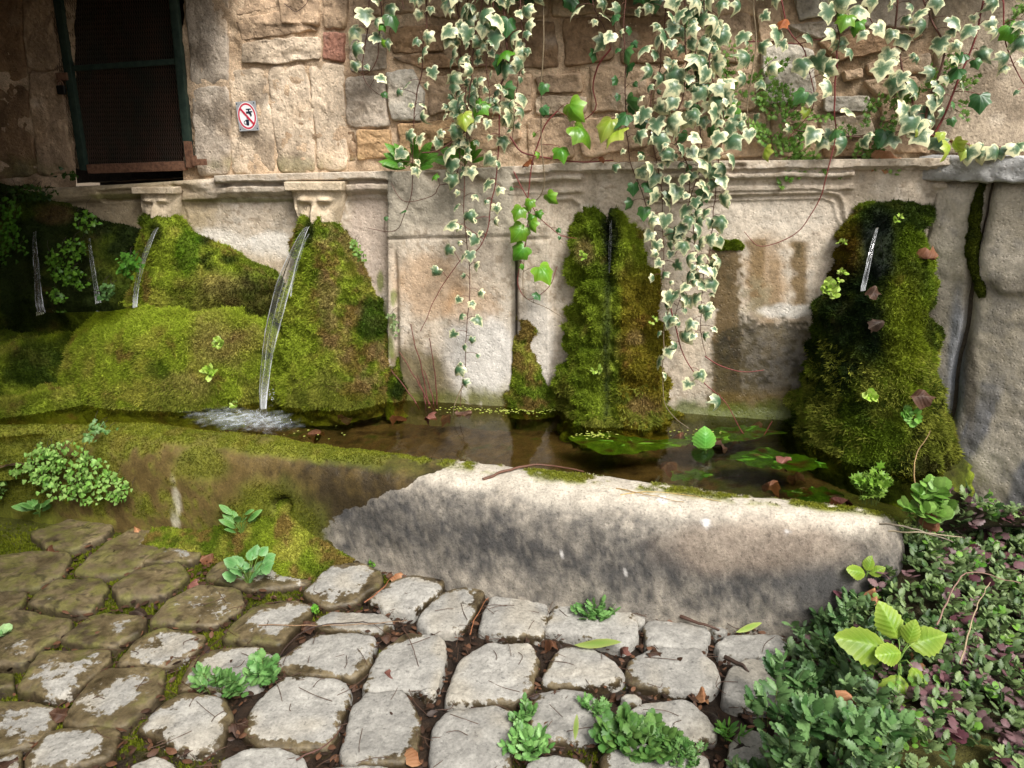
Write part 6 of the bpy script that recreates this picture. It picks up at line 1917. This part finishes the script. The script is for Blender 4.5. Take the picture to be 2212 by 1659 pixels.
# maidenhair ferns
def fern(label, pts, n, seed, c0, c1, d_=.06, size=.022, onto=None, name='maidenhair_fern'):
    """pts: blobs (x, y, rx, ry) in the frame filled with small fan leaflets"""
    rs = np.random.RandomState(seed)
    P_, Nn, T, S_, C_, st = [], [], [], [], [], []
    wsum = np.array([q[2] * q[3] for q in pts], float)
    base = (onto or (lambda x, y: W(x, y, d_)))(pts[0][0], pts[0][1])
    root = empty(name, base, label, 'fern', 'maidenhair ferns')
    for k in range(n):
        q = pts[rs.choice(len(pts), p=wsum / wsum.sum())]
        a_, r = rs.uniform(0, 2 * np.pi), math.sqrt(rs.rand())
        x, y = q[0] + q[2] * r * math.cos(a_), q[1] + q[3] * r * math.sin(a_)
        p = (onto or (lambda x, y: W(x, y, d_)))(x, y)
        nrm = unit(WN + ZZ * .5)
        p = p + nrm * rs.uniform(.0, .05)
        P_.append(p)
        Nn.append(nrm + rs.normal(0, .35, 3))
        T.append(-ZZ * rs.uniform(-.1, 1) + WU * rs.normal(0, .7) + WN * .3)
        S_.append(size * rs.uniform(.6, 1.25))
        C_.append(lerp(c0, c1, rs.rand()) * rs.uniform(.75, 1.2))
        if k % 9 == 0:
            b2 = p + ZZ * rs.uniform(.03, .07) - nrm * .03 + WU * rs.normal(0, .02)
            st.append(tube(resample(np.array([b2, (b2 + p) / 2 + nrm * .012, p]), 5), .0009, 4))
    foliage_obj('leaflets', [scatter('fan', P_, Nn, T, S_, C_)], root, kind='stuff')
    V, f = join(st)
    put('stalks', mesh('stalks', V, f, col=srgb(50, 36, 26), mat=M_STEM), parent=root)
TF = lambda x, y: (lambda w: w)(front_pt(x, y))
def front_pt(x, y):
    """point on the trough's front face at its left end"""
    b0, b1 = G(0, 1104), G(720, 1208)
    n_ = unit(np.cross(b1 - b0, ZZ))
    dx, dy, dz = rays(x, y)
    k_ = (b0 @ n_) / (dx * n_[0] + dy * n_[1])
    return np.array([dx * k_, dy * k_, CAMZ + dz * k_]) + n_ * (.012 if n_[1] < 0 else -.012)
FB0, FB1 = srgb(110, 160, 62), srgb(164, 200, 110)
fern('big pale green maidenhair fern on the front of the mossy trough', [(150, 1030, 60, 45), (110, 1000, 40, 40), (205, 1010, 40, 35), (260, 1050, 35, 35), (75, 1020, 30, 20), (150, 970, 50, 20), (205, 1060, 50, 25)], 620, 1, FB0, FB1, onto=front_pt)
fern('maidenhair fern cut by the left edge on the trough front', [(8, 1040, 22, 34), (-20, 1020, 30, 40), (20, 990, 12, 14)], 130, 2, FB0, FB1, onto=front_pt)
fern('small fern tuft on top of the mossy trough', [(222, 930, 18, 14), (245, 938, 12, 6), (205, 955, 10, 12)], 50, 3, srgb(110, 160, 80), srgb(160, 200, 130), onto=lambda x, y: G(x, y, .44) + np.array([0, 0, .02]))
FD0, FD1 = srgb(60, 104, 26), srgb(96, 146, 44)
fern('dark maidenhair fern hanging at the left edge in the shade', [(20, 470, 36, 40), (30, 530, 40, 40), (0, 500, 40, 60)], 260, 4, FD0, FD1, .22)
fern('maidenhair fern hanging between the two dim trickles', [(195, 480, 24, 22), (170, 540, 26, 24), (150, 590, 28, 26), (175, 600, 24, 22), (120, 560, 14, 24), (135, 640, 22, 16)], 330, 5, srgb(74, 118, 30), srgb(116, 162, 52), .27)
fern('small maidenhair fern left of the narrow jet', [(287, 565, 20, 18), (280, 585, 14, 12)], 80, 6, srgb(70, 120, 34), srgb(106, 160, 60), .26, size=.026)
fern('tiny fern at the edge of the shaded pool', [(240, 625, 14, 12), (225, 640, 10, 8)], 50, 7, srgb(76, 118, 60), srgb(120, 158, 90), .28)
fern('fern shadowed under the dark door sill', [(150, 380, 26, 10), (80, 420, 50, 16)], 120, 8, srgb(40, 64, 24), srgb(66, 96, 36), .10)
fern('fern sprig on the right flank of the cone mound', [(775, 540, 12, 14), (785, 556, 12, 8), (768, 525, 8, 8)], 60, 9, srgb(110, 150, 60), srgb(150, 186, 90), .15, size=.018)
fern('pale fern in the seam right of the cone mound', [(852, 690, 10, 14), (856, 715, 8, 12)], 40, 10, srgb(120, 146, 90), srgb(156, 176, 120), .06, size=.016)
# sprigs on mounds
def sprig(label, p, n, seed, size, c0, c1, kind='oval', r=.02, group='sprigs on the moss'):
    return weed(label, p, (r, r), n, .03, kind, size, c0, c1, seed, 'sprig', 'sprig', 5, group, unit(WN + ZZ * .4), (0, 0, 0), srgb(150, 160, 90))
Y0, Y1 = srgb(150, 190, 60), srgb(196, 216, 110)
sprig('pale sprig on the left shoulder of the middle mound', W(1258, 552, .15), 4, 1, .024, Y0, Y1)
sprig('pale sprig low in the groove of the middle mound', W(1290, 800, .27), 4, 2, .024, Y0, Y1)
sprig('tiny pale sprig right of the middle mound', W(1410, 692, .20), 3, 3, .018, Y0, Y1)
sprig('yellow-green sprigs on the left flank of the right mound', W(1790, 625, .26), 9, 4, .026, Y0, Y1, 'round', .03)
sprig('small yellow sprig above the left-flank sprigs', W(1815, 598, .27), 3, 5, .022, Y0, Y1)
sprig('tiny yellow leaves at the upper left edge of the right mound', W(1813, 530, .18), 2, 6, .018, Y0, Y1)
sprig('tiny bright sprig at the top of the right mound by the water', W(1938, 476, .19), 3, 7, .018, Y0, Y1)
sprig('four-leaved pale sprig low on the right mound', W(1876, 858, .50), 4, 8, .026, Y0, Y1, 'round')
sprig('leafy sprig near the foot of the right mound', W(1970, 895, .52), 8, 9, .026, srgb(90, 140, 50), srgb(130, 176, 80), 'round', .035)
sprig('yellow-green rosette on the front of the big boulder', W(456, 806, .47), 6, 10, .040, Y0, Y1, 'oval', .015)
sprig('small pale plant creeping on the upper front of the big boulder', W(478, 738, .47), 8, 11, .020, Y0, Y1, 'round', .03)
sprig('little pale sprig at the foot of the boulder near the jet', W(511, 872, .40), 4, 12, .022, Y0, Y1, 'oval', .02)
# plants at the right end of the trough
weed('fresh green fern-leaved plant at the end of the water', G(1880, 1080, .42), (.06, .05), 18, .13, 'lobed', .040, srgb(120, 170, 50), srgb(170, 206, 90), 71, 'herb', 'plant', 9, 'plants at the trough end')
weed('taller plant with round leaves at the right end of the trough', G(1985, 1150, .40), (.09, .05), 14, .18, 'round', .045, srgb(110, 158, 60), srgb(160, 200, 100), 72, 'herb', 'plant', 6, 'plants at the trough end')
# stems standing in the water by the grey slab
def twig(label, pts, rad, col, name='stem', cat='stem', group=None):
    p = catmull(np.array(pts, float), 8)
    p = p + np.stack([fbm(p, 25, 2, 5), fbm(p, 25, 2, 6), fbm(p, 25, 2, 7)], 1) * .006
    V, f = tube(p, np.linspace(rad, rad * .5, len(p)), 6)
    c = col * (1 + .3 * fbm(V, 60, 2, 8))[:, None]
    return put(name, mesh(name, V, [f], col=c, mat=M_STEM), label=label, cat=cat, group=group)
RS_, PS_ = srgb(104, 58, 48), srgb(140, 84, 74)
for lb, a_, b_ in (('tall upright red stem in the water by the slab', (944, 880), (928, 730)), ('red stem leaning left out of the water to the cone mound', (935, 882), (862, 760)), ('lowest red stem leaning over the water from the cone mound', (905, 860), (845, 800)),
                   ('dark red stem rising left of the tall one', (928, 872), (885, 700)), ('short red stem beside the tall upright one', (938, 868), (916, 800)), ('stubby red shoot at the foot of the slab', (920, 866), (902, 810))):
    p0, p1 = W(*a_, .10), W(*b_, .09)
    p0[2] = WZ - .03
    twig(lb, [p0, (p0 + p1) / 2 + WU * .008, p1], .0040, RS_, 'red_stem', 'stem', 'red stems in the water')
twig('pale grey stem end of the longest ivy strand dipping in the water', [W(1000, 830, .22), W(985, 870, .24), G(978, 905, WZ - .02)], .003, STEMG, 'ivy_tail', 'ivy')

# ------------------------------------------------------------------ floating things
leafy('floating_leaf', 'round bright green leaf floating upright on the water', G(1525, 974, WZ - .004), [((0, 0, 0), np.array([0, .35, .95]), np.array([0, -.9, .35]), .105)], ME_FLOAT, cat='leaf')
def mat_patch(label, poly, seed, c0, c1, name='algae_mat'):
    q = soften(np.array(poly, float), 60, .03, seed, .45)
    cen = q.mean(0)
    V, R = [], []
    for k in (1, .85, .7, .5, .3, .12):
        r = cen + (q - cen) * k
        V.append(G(r[:, 0], r[:, 1], WZ - .004))
    V = np.vstack(V + [G(*cen, WZ - .004)[None]])
    n = fbm(V, 30, 3, seed)
    V[:, 2] += .014 * n
    c = lerp(c0, c1, .5 + .9 * fbm(V, 50, 3, seed + 1))
    c = lerp(c, srgb(84, 60, 30), sstep(.1, .35, fbm(V, 22, 3, seed + 4)))
    f3 = np.array([[300 + i, 300 + (i + 1) % 60, 360] for i in range(60)])
    put(name, mesh(name, V, [gridfaces(6, 60, True), f3], col=c, wet=.75, mat=M_MOSS), label=label, cat='algae')
mat_patch('green algae mat in front of the middle mound', [(1230, 945), (1300, 935), (1420, 950), (1490, 948), (1460, 965), (1390, 972), (1330, 982), (1270, 962)], 3, srgb(70, 116, 16), srgb(120, 160, 40))
mat_patch('green algae mat reaching right towards the floating leaf', [(1480, 940), (1560, 922), (1640, 920), (1690, 935), (1620, 950), (1540, 962), (1490, 960)], 5, srgb(56, 100, 16), srgb(100, 146, 30))
mat_patch('submerged bright green patch right of the floating leaf', [(1560, 985), (1640, 970), (1740, 985), (1790, 1010), (1720, 1020), (1620, 1005)], 7, srgb(50, 96, 14), srgb(90, 140, 26))
mat_patch('green patch near the trough edge below the floating leaf', [(1450, 1020), (1520, 1015), (1540, 1030), (1500, 1042), (1455, 1036)], 9, srgb(56, 104, 14), srgb(96, 148, 26))
mat_patch('green patch in the water at the far right end', [(1690, 1060), (1780, 1050), (1830, 1070), (1790, 1085), (1720, 1080)], 11, srgb(44, 84, 14), srgb(80, 124, 24))
rs = np.random.RandomState(12)
pos, cl = [], []
for cx_, cy_, rx_, ry_, n_ in ((1110, 888, 90, 7, 110), (1180, 878, 50, 10, 90), (1000, 882, 60, 6, 40), (1290, 938, 40, 8, 60), (700, 935, 90, 20, 12), (1500, 935, 60, 10, 30)):
    for k in range(n_):
        pos.append(G(cx_ + rs.normal(0, rx_ * .5), cy_ + rs.normal(0, ry_ * .5), WZ + .004))
        cl.append(lerp(srgb(150, 170, 50), srgb(200, 206, 110), rs.rand()))
n_ = len(pos)
foliage_obj('duckweed', [scatter('round', pos, np.tile(ZZ, (n_, 1)) + rs.normal(0, .08, (n_, 3)), np.c_[rs.normal(0, 1, (n_, 2)), np.zeros(n_)], rs.uniform(.006, .013, n_), cl)], label='pale floating specks of duckweed along the water edge', cat='duckweed', kind='stuff')

# ------------------------------------------------------------------ planted bank at lower right
edge_l = catmull([G(1400, 2300), G(1520, 1900), G(1590, 1720), G(1685, 1600), G(1702, 1500), G(1722, 1420), G(1764, 1350), G(1860, 1262), G(1930, 1200, .14), G(1970, 1160, .28), G(1985, 1105, .40)], 10)
edge_l = resample(edge_l, 90)
right = np.array([2.3, 0, 0])
bb = np.linspace(0, 1, 90)
P = np.zeros((90, 90, 3))
for j, b_ in enumerate(bb):
    P[j] = edge_l + np.outer(np.ones(90), [1, .08, 0]) * (b_ ** 1.3 * 1.5)
ez = edge_l[:, 2]
yy = P[..., 1]
P[..., 2] = ez[None] * 1.0 - .01 + (.20 - .02 * sstep(1.5, 2.5, yy) - ez[None] * .5) * sstep(0, .40, bb[:, None]) + .03 * fbm(P, 5, 3, 93) + .18 * np.exp(-((P[..., 0] - 1.36) / .22) ** 2 - ((yy - 2.22) / .22) ** 2) * sstep(0, .12, bb[:, None])
keep_out = (P - C0) @ WNN                                              # do not stand through the side wall
c = lerp(srgb(44, 38, 22), srgb(70, 62, 34), .5 + .6 * fbm(P, 20, 3, 94))
px, py = proj(P)
c = lerp(c, srgb(96, 92, 36), .7 * blob(px, py, 2060, 1640, 160, 60, fbm(P, 12, 3, 95), .5, .4))
put('soil_bank', mesh('soil_bank', P, [gridfaces(90, 90)], col=c, wet=.1, mat=M_SOIL), kind='structure')
gb = gnormals(P)
if gb.mean((0, 1))[2] < 0:
    gb = -gb
BANK = P
def bank_pt(x, y):
    d2 = (px - x) ** 2 + (py - y) ** 2
    i = np.unravel_index(np.argmin(d2), d2.shape)
    return P[i]
rs = np.random.RandomState(14)
def on_bank(n, keep):
    a = np.linalg.norm(np.cross(P[1:, :-1] - P[:-1, :-1], P[:-1, 1:] - P[:-1, :-1]), axis=-1) * keep[:-1, :-1]
    k_ = rs.choice(a.size, n, p=a.ravel() / a.sum())
    i, j = k_ // 89, k_ % 89
    u, v = rs.rand(n, 1), rs.rand(n, 1)
    return (P[i, j] * (1 - u) + P[i, j + 1] * u) * (1 - v) + (P[i + 1, j] * (1 - u) + P[i + 1, j + 1] * u) * v
inview = ((px > 1500) & (px < 2800) & (py < 1800)).astype(float) * (keep_out > -.02)
bare = blob(px, py, 2060, 1655, 130, 40, fbm(P, 12, 3, 95), .5, .4)
nzb = fbm(P, 5, 3, 97)
purple = .12 + .88 * sstep(-.1, .5, fbm(P, 9, 3, 99) * 1.2 + .25 * sstep(1850, 2000, px) - .5 * sstep(1850, 1720, px) + .2 * blob(px, py, 2020, 1450, 190, 130, nzb, .4, .5) - .1)
def cover(name, label, n, keep, kind, sizes, c0, c1, hgt, clump, stem_leaf):
    """ground cover: short shoots on the bank, each with several leaflets"""
    b = on_bank(n, keep)
    pos, nr, tp, sz, cl = [], [], [], [], []
    for q in b:
        h = rs.uniform(*hgt)
        lean = rs.normal(0, .35, 3) * [1, 1, 0] + np.array([-.15, -.25, 0])
        tipp = q + (ZZ + lean) * h
        base_c = lerp(c0, c1, rs.rand()) * rs.uniform(.75, 1.2)
        a0 = rs.uniform(0, 6.3)
        for m_ in range(clump):
            s = (m_ + 1) / clump
            a_ = a0 + m_ * (2.4 if not stem_leaf else np.pi) + rs.normal(0, .2)
            d_ = np.array([math.cos(a_), math.sin(a_), rs.uniform(-.1, .45)])
            pos.append(q + (tipp - q) * (.45 + .55 * s))
            tp.append(d_ + (tipp - q) / h * (.6 if stem_leaf else .2))
            nr.append(ZZ + rs.normal(0, .45, 3) + np.array([0, -.35, 0]))
            sz.append(rs.uniform(*sizes))
            cl.append(base_c * rs.uniform(.85, 1.15))
    foliage_obj(name, [scatter(kind, pos, nr, tp, sz, cl)], mat=M_LEAF, label=label, cat='ground cover', kind='stuff')
cover('ground_cover', 'dark green toothed-leaf ground cover spilling over the lower right corner', 2900, inview * (1 - bare) * (1 - .35 * purple), 'tooth', (.014, .036), srgb(60, 90, 42), srgb(140, 162, 102), (.015, .06), 7, True)
cover('ground_cover', 'purple and bronze round-leaved ground cover mixed through the lower right bank', 430, inview * (1 - bare) * purple, 'broad', (.020, .046), srgb(98, 52, 62), srgb(150, 124, 122), (.02, .055), 4, False)
cover('ground_cover', 'sparse fresh green seedlings dotted through the bank plants', 300, inview * (1 - bare), 'round', (.012, .024), srgb(80, 130, 40), srgb(130, 170, 70), (.03, .07), 4, False)
left_edge = ((px > 1600) & (px < 1870) & (py > 1330)).astype(float) * (keep_out > -.02)
cover('ground_cover', 'bluish green leafy shoots along the left rim of the planted bank', 300, left_edge, 'tooth', (.020, .040), srgb(66, 104, 54), srgb(134, 166, 106), (.04, .12), 9, True)
for k, (x, y) in enumerate(((1690, 1490), (1720, 1600), (1668, 1560), (1800, 1600), (1900, 1630))):
    q = G(x, y, .08 if x < 1700 else .2)
    weed(['tall toothed shoot leaning over the dry cobbles at the rim of the bank', 'leafy shoot at the lowest left corner of the bank', 'fern-like shoot lowest on the left rim of the bank', 'arching green shoot at the bottom edge of the bank', 'arching green shoot right of the other bottom-edge shoot'][k],
         q, (.08, .06), 7, .13, 'tooth', .050, srgb(64, 106, 52), srgb(124, 160, 98), 80 + k, 'shoot', 'shoot', 9, 'shoots along the bank rim')
lb_ = bank_pt(1905, 1470) + [0, -.06, .12]
cx_ = np.array([1, 0, 0.0])
leafy('lime_plant', 'bright lime-green toothed seedling standing out from the purple ground cover', lb_, [
    ((-.03, 0, .03), (-.95, .1, .25), (.1, -.6, .8), 0.152), ((.0, .02, .05), (-.35, .4, .75), (-.2, -.8, .5), 0.110), ((.03, .01, .04), (.8, .15, .15), (.1, -.6, .8), 0.122),
    ((-.02, -.05, -.01), (-.35, -.55, -.6), (-.2, -.7, .6), 0.134), ((.0, -.01, .03), (-.6, -.2, .1), (0, -.7, .7), 0.091), ((-.05, -.10, -.04), (-.30, -.6, -.62), (-.2, -.7, .6), 0.165),
    ((.015, .0, .05), (.2, .1, .9), (-.3, -.9, .2), 0.073), ((.02, -.03, .0), (.2, -.5, -.3), (.1, -.7, .6), 0.085)], ME_LIME)
leafy('lime_plant', 'small pale seedling where the trough disappears under the bank plants', G(1872, 1240, .26), [((0, 0, 0), (-.8, -.1, .3), (.1, -.7, .7), .075), ((0, 0, .01), (.3, .2, .8), (0, -.9, .4), .06), ((.01, 0, 0), (.6, -.1, .4), (0, -.7, .7), .055)], ME_LIME)

# ------------------------------------------------------------------ dead leaves, twigs and litter
DL = [(0, 0), (.12, .06), (.30, .18), (.40, .42), (.30, .62), (.34, .78), (.16, .84), (0, 1.0), (-.14, .86), (-.32, .76), (-.28, .6), (-.42, .40), (-.28, .16), (-.12, .05)]
ME_DEAD = [coloured_leaf(DL, (0, .45), srgb(*a_), srgb(*b_), M_DEAD, 20 + k, cu * 1.5, fo_ * 1.3, .28) for k, (a_, b_, cu, fo_) in enumerate((
    ((92, 58, 38), (122, 80, 54), 1.2, .6), ((60, 40, 30), (84, 58, 42), .5, .3), ((136, 92, 60), (166, 122, 86), 1.1, .8), ((96, 58, 50), (124, 80, 68), .6, .4), ((44, 34, 28), (66, 50, 40), 1.2, .4)))]
def dead(label, p, size, kind, seed, nrm=ZZ, group=None):
    rs = np.random.RandomState(seed)
    a_ = rs.uniform(0, 6.3)
    e1_ = unit(np.cross(nrm, [.3, .2, .9])) if abs(nrm[2]) < .9 else np.array([1.0, 0, 0])
    e2_ = np.cross(unit(nrm), e1_)
    t_ = e1_ * math.cos(a_) + e2_ * math.sin(a_)
    o = leaf_obj(ME_DEAD[kind], 'dead_leaf', p, np.asarray(nrm) + rs.normal(0, .35, 3), t_ + np.asarray(nrm) * .15, size, pave)
    o.parent = None
    o.matrix_parent_inverse = Matrix.Identity(4)
    tag(o, label, 'dead leaf', group)
    return o
NAMED = [((475, 1190), .10, 0, 'curled brown leaf on the moss below the pale herb'), ((100, 1190), .08, 0, 'orange-brown leaf on the wet cobbles at far left'), ((285, 1132), .11, 2, 'dry leaf at the foot of the mossy trough below the white drip'), ((405, 1270), .07, 3, 'reddish leaf in the wet joint left of the round-leaved herb'), ((840, 1243), .07, 2, 'tan leaf on the cobble at the edge of the dry trough'),
         ((312, 1325), .09, 4, 'black soaked leaf among the mossy cobbles'), ((245, 1320), .11, 0, 'large reddish leaf in a wet joint of the mossy cobbles'), ((500, 1560), .08, 1, 'dark leaf wedged in the joint at lower left'), ((918, 1640), .08, 2, 'pale brown leaf in a joint at the bottom edge'), ((40, 1640), .09, 1, 'dark leaf in the lower left corner'),
         ((855, 1470), .07, 3, 'reddish leaf in the joint between dry cobbles'), ((1525, 1510), .07, 2, 'tan leaf right of the joint litter near the bank'), ((1560, 1555), .08, 4, 'black leaf near the weeds at the bottom right'), ((1580, 1625), .10, 4, 'dark bluish leaf in the bottom joint'), ((1180, 1375), .07, 0, 'brown leaf in the joint by the weed at the trough'), ((1395, 1410), .07, 1, 'dark leaf in the joint under the trough'),
         ((1340, 1395), .06, 3, 'purplish leaf between the middle cobbles'), ((650, 1360), .07, 1, 'dark leaf among the twigs in the long joint'), ((820, 1375), .06, 1, 'dark leaf right of the twigs in the long joint'), ((1070, 1265), .06, 3, 'reddish leaf against the trough foot left of the soil pocket'), ((145, 1545), .07, 1, 'dark leaf in the mossy joint at the left')]
for k, ((x, y), s_, kd, lb) in enumerate(NAMED):
    dead(lb, G(x, y, .012), s_ * .82, kd, 30 + k)
dead('big curled brown leaf at the corner of trough and side wall', G(2030, 1150, .44), .10, 0, 61, unit(np.array([-.2, -.8, .6])))
dead('dead leaf hanging on the edge of the cornice by the capstone', W(1955, 330, .05), .13, 2, 62, unit(WN + ZZ * .3))
dead('long brown leaf stuck in the gap beside the right mound', W(1978, 560, .20), .085, 0, 63, WN)
dead('second brown leaf lower in the gap beside the right mound', W(1978, 622, .24), .07, 3, 64, WN)
dead('reddish leaf resting on the dark moss by the short thin jet', W(1895, 618, .34), .07, 1, 65, unit(WN + ZZ))
dead('grey-brown leaf on the right mound below the reddish one', W(1912, 690, .36), .07, 4, 66, unit(WN + ZZ))
dead('brown leaf caught low on the right mound', W(1965, 855, .55), .09, 1, 67, unit(WN + ZZ))
dead('orange leaf on the purple ground cover', bank_pt(1890, 1300) + [0, 0, .07], .065, 2, 68, unit(np.array([0, -.6, .8])))
dead('tan crumpled leaf beside the lime seedling', bank_pt(1960, 1450) + [0, 0, .07], .075, 2, 69, unit(np.array([0, -.6, .8])))
dead('big tan leaf low in the bank plants', bank_pt(1880, 1590) + [0, 0, .045], .11, 2, 70, unit(np.array([0, -.5, .8])))
dead('tan leaf at the bottom edge under the bank plants', G(1790, 1650, .06), .10, 2, 71)
for k, (x, y, lb) in enumerate(((1660, 1050, 'near the trough edge, left of the far right end'), (1720, 1040, 'in front of the right mound, off its left foot'), (1790, 1070, 'between the right mound and the trough edge'), (1840, 1085, 'in the far right end'), (1560, 955, 'just behind the upright floating leaf'),
        (1640, 925, 'against the stained right panel'), (1470, 945, 'touching the right foot of the middle mound'), (1240, 945, 'touching the left foot of the middle mound'), (930, 890, 'at the foot of the tall red stem'), (980, 893, 'under the tip of the longest ivy strand'), (1020, 890, 'right of the longest ivy strand tip'),
        (880, 900, 'left of the red stems'), (700, 925, 'in open water right of the froth'), (760, 905, 'in front of the cone mound'), (1690, 1000, 'on the green patch right of the floating leaf'), (1430, 1005, 'in open water below the middle mound'))):
    dead('brown leaf in the basin water ' + lb, G(x, y, WZ - .012 if k % 2 else WZ + .006), .085, (0, 1, 3)[k % 3], 90 + k, group='leaves in the basin water')
rs = np.random.RandomState(21)
TW = [('fallen forked stick on the dry top of the trough', [G(1045, 1034, .432), G(1120, 1010, .445), G(1180, 1005, .44), G(1260, 1018, .44)], .006, srgb(104, 70, 52)),
      ('straw stalk lying on the trough top', [G(1340, 1070, .43), G(1420, 1062, .436), G(1560, 1082, .436)], .002, srgb(186, 160, 100)),
      ('second straw stalk beside the first on the trough top', [G(1330, 1055, .437), G(1400, 1070, .436), G(1480, 1085, .43)], .002, srgb(170, 140, 90)),
      ('grass stalk across the joint below the trough', [G(560, 1350, .02), G(760, 1350, .03), G(880, 1340, .02)], .002, srgb(150, 120, 90)),
      ('dark twig along the long joint of the cobbles', [G(600, 1420, .02), G(660, 1360, .03), G(760, 1345, .025), G(860, 1350, .02)], .003, srgb(60, 44, 36)),
      ('reddish twig crossing the dry cobbles below the trough', [G(790, 1300, .02), G(830, 1265, .04), G(850, 1245, .02)], .0025, srgb(150, 92, 60)),
      ('twig leaning by the pale cobble next to the trough', [G(1015, 1370, .02), G(1030, 1330, .03), G(1055, 1290, .02)], .0025, srgb(140, 90, 60)),
      ('curved twig on the cobbles in the long joint', [G(870, 1355, .02), G(890, 1390, .035), G(905, 1440, .02)], .002, srgb(90, 66, 54)),
      ('flat bark strip against the foot of the trough', [G(1470, 1330, .03), G(1510, 1345, .03), G(1555, 1362, .02)], .007, srgb(84, 60, 48)),
      ('dark bark strip in the joint near the bank', [G(1565, 1420, .02), G(1600, 1435, .03), G(1620, 1455, .02)], .008, srgb(70, 54, 44)),
      ('long dark twig in the diagonal joint at lower left', [G(420, 1440, .02), G(440, 1410, .025), G(490, 1370, .02)], .0028, srgb(70, 48, 36)),
      ('twig in the joint at the bottom, left of centre', [G(640, 1640, .02), G(700, 1610, .03), G(740, 1570, .02)], .003, srgb(90, 60, 50)),
      ('arched dry stalk over the purple ground cover', [bank_pt(2020, 1400) + [0, 0, .08], bank_pt(2060, 1330) + [0, 0, .15], bank_pt(2190, 1320) + [0, 0, .10]], .0028, srgb(140, 110, 96)),
      ('pale dry stalk below the arched one', [bank_pt(2060, 1480) + [0, 0, .08], bank_pt(2090, 1400) + [0, 0, .13], bank_pt(2120, 1330) + [0, 0, .12]], .0026, srgb(170, 150, 120)),
      ('dry grass stem rising in front of the right mound', [G(1990, 1120, .42), W(1975, 1000, .62), W(2010, 930, .55)], .003, srgb(150, 124, 84)),
      ('grey dead stalks heaped at the end of the trough', [G(1900, 1130, .44), G(1960, 1140, .46), G(2060, 1170, .46)], .004, srgb(150, 138, 120)),
      ('stalk across the grey heap at the trough end', [G(1920, 1150, .45), G(1990, 1150, .48), G(2080, 1160, .46)], .003, srgb(160, 146, 120)),
      ('thin bare stem dangling at the top edge above the sign', [W(615, 8, .03), W(640, 24, .04), W(665, 0, .03), W(670, -30, .03)], .002, srgb(70, 46, 40))]
for lb, pts, r_, c_ in TW:
    twig(lb, pts, r_, c_, 'twig', 'twig', 'loose twigs and stalks')
# a green willow-like leaf and a few more on the stones
ME_WIL = coloured_leaf([(x * .55, y) for x, y in BLADE], (0, .5), srgb(130, 160, 70), srgb(170, 180, 100), M_LEAF, 17, .1, .1, .03)
for lb, p, t_, s_ in (('long pale green leaf lying by the weed at the trough', G(1240, 1392, .03), (1, .02, .05), .16), ('green pointed leaf on the bark strip at the trough foot', G(1590, 1365, .03), (.9, .35, .08), .11), ('white petal-like leaf beside the big weed clump', G(1242, 1600, .03), (.1, .5, .8), .07)):
    o = leaf_obj(ME_WIL, 'fallen_leaf', p, np.array([0, -.3, 1.0]), np.array(t_), s_, pave)
    o.parent = None
    o.matrix_parent_inverse = Matrix.Identity(4)
    tag(o, lb, 'leaf')
# crumbs of litter in the joints
n_ = 9500
x_, y_ = rs.uniform(-2.0, 1.5, n_), rs.uniform(.95, 2.75, n_)
pos = np.c_[x_, y_, np.full(n_, -.020) + rs.uniform(0, .022, n_)]
cl = np.array([lerp(srgb(44, 32, 24), srgb(110, 76, 54), q ** 1.6) for q in rs.rand(n_)])
foliage_obj('leaf_litter', [scatter('oval', pos, np.tile(ZZ, (n_, 1)) + rs.normal(0, .4, (n_, 3)), np.c_[rs.normal(0, 1, (n_, 2)), rs.normal(0, .2, n_)], rs.uniform(.008, .038, n_), cl)], mat=M_LITTER, label='dark crumbs of rotted leaves in the joints of the paving', cat='litter', kind='stuff')
parts = []
for k in range(260):
    x, y = rs.uniform(200, 1650), rs.uniform(1260, 1650)
    p0 = G(x, y, rs.uniform(-.005, .022))
    a_ = rs.uniform(0, 6.3)
    d_ = np.array([math.cos(a_), math.sin(a_), rs.normal(0, .08)])
    ln = rs.uniform(.03, .12)
    parts.append(tube(catmull([p0, p0 + d_ * ln * .5 + rs.normal(0, .008, 3) * [1, 1, .3], p0 + d_ * ln], 3), .0011, 4))
V, f = join(parts)
put('twig_litter', mesh('twig_litter', V, f, col=srgb(84, 62, 48), mat=M_STEM), label='fine broken stalks strewn over the cobbles', cat='litter', kind='stuff')
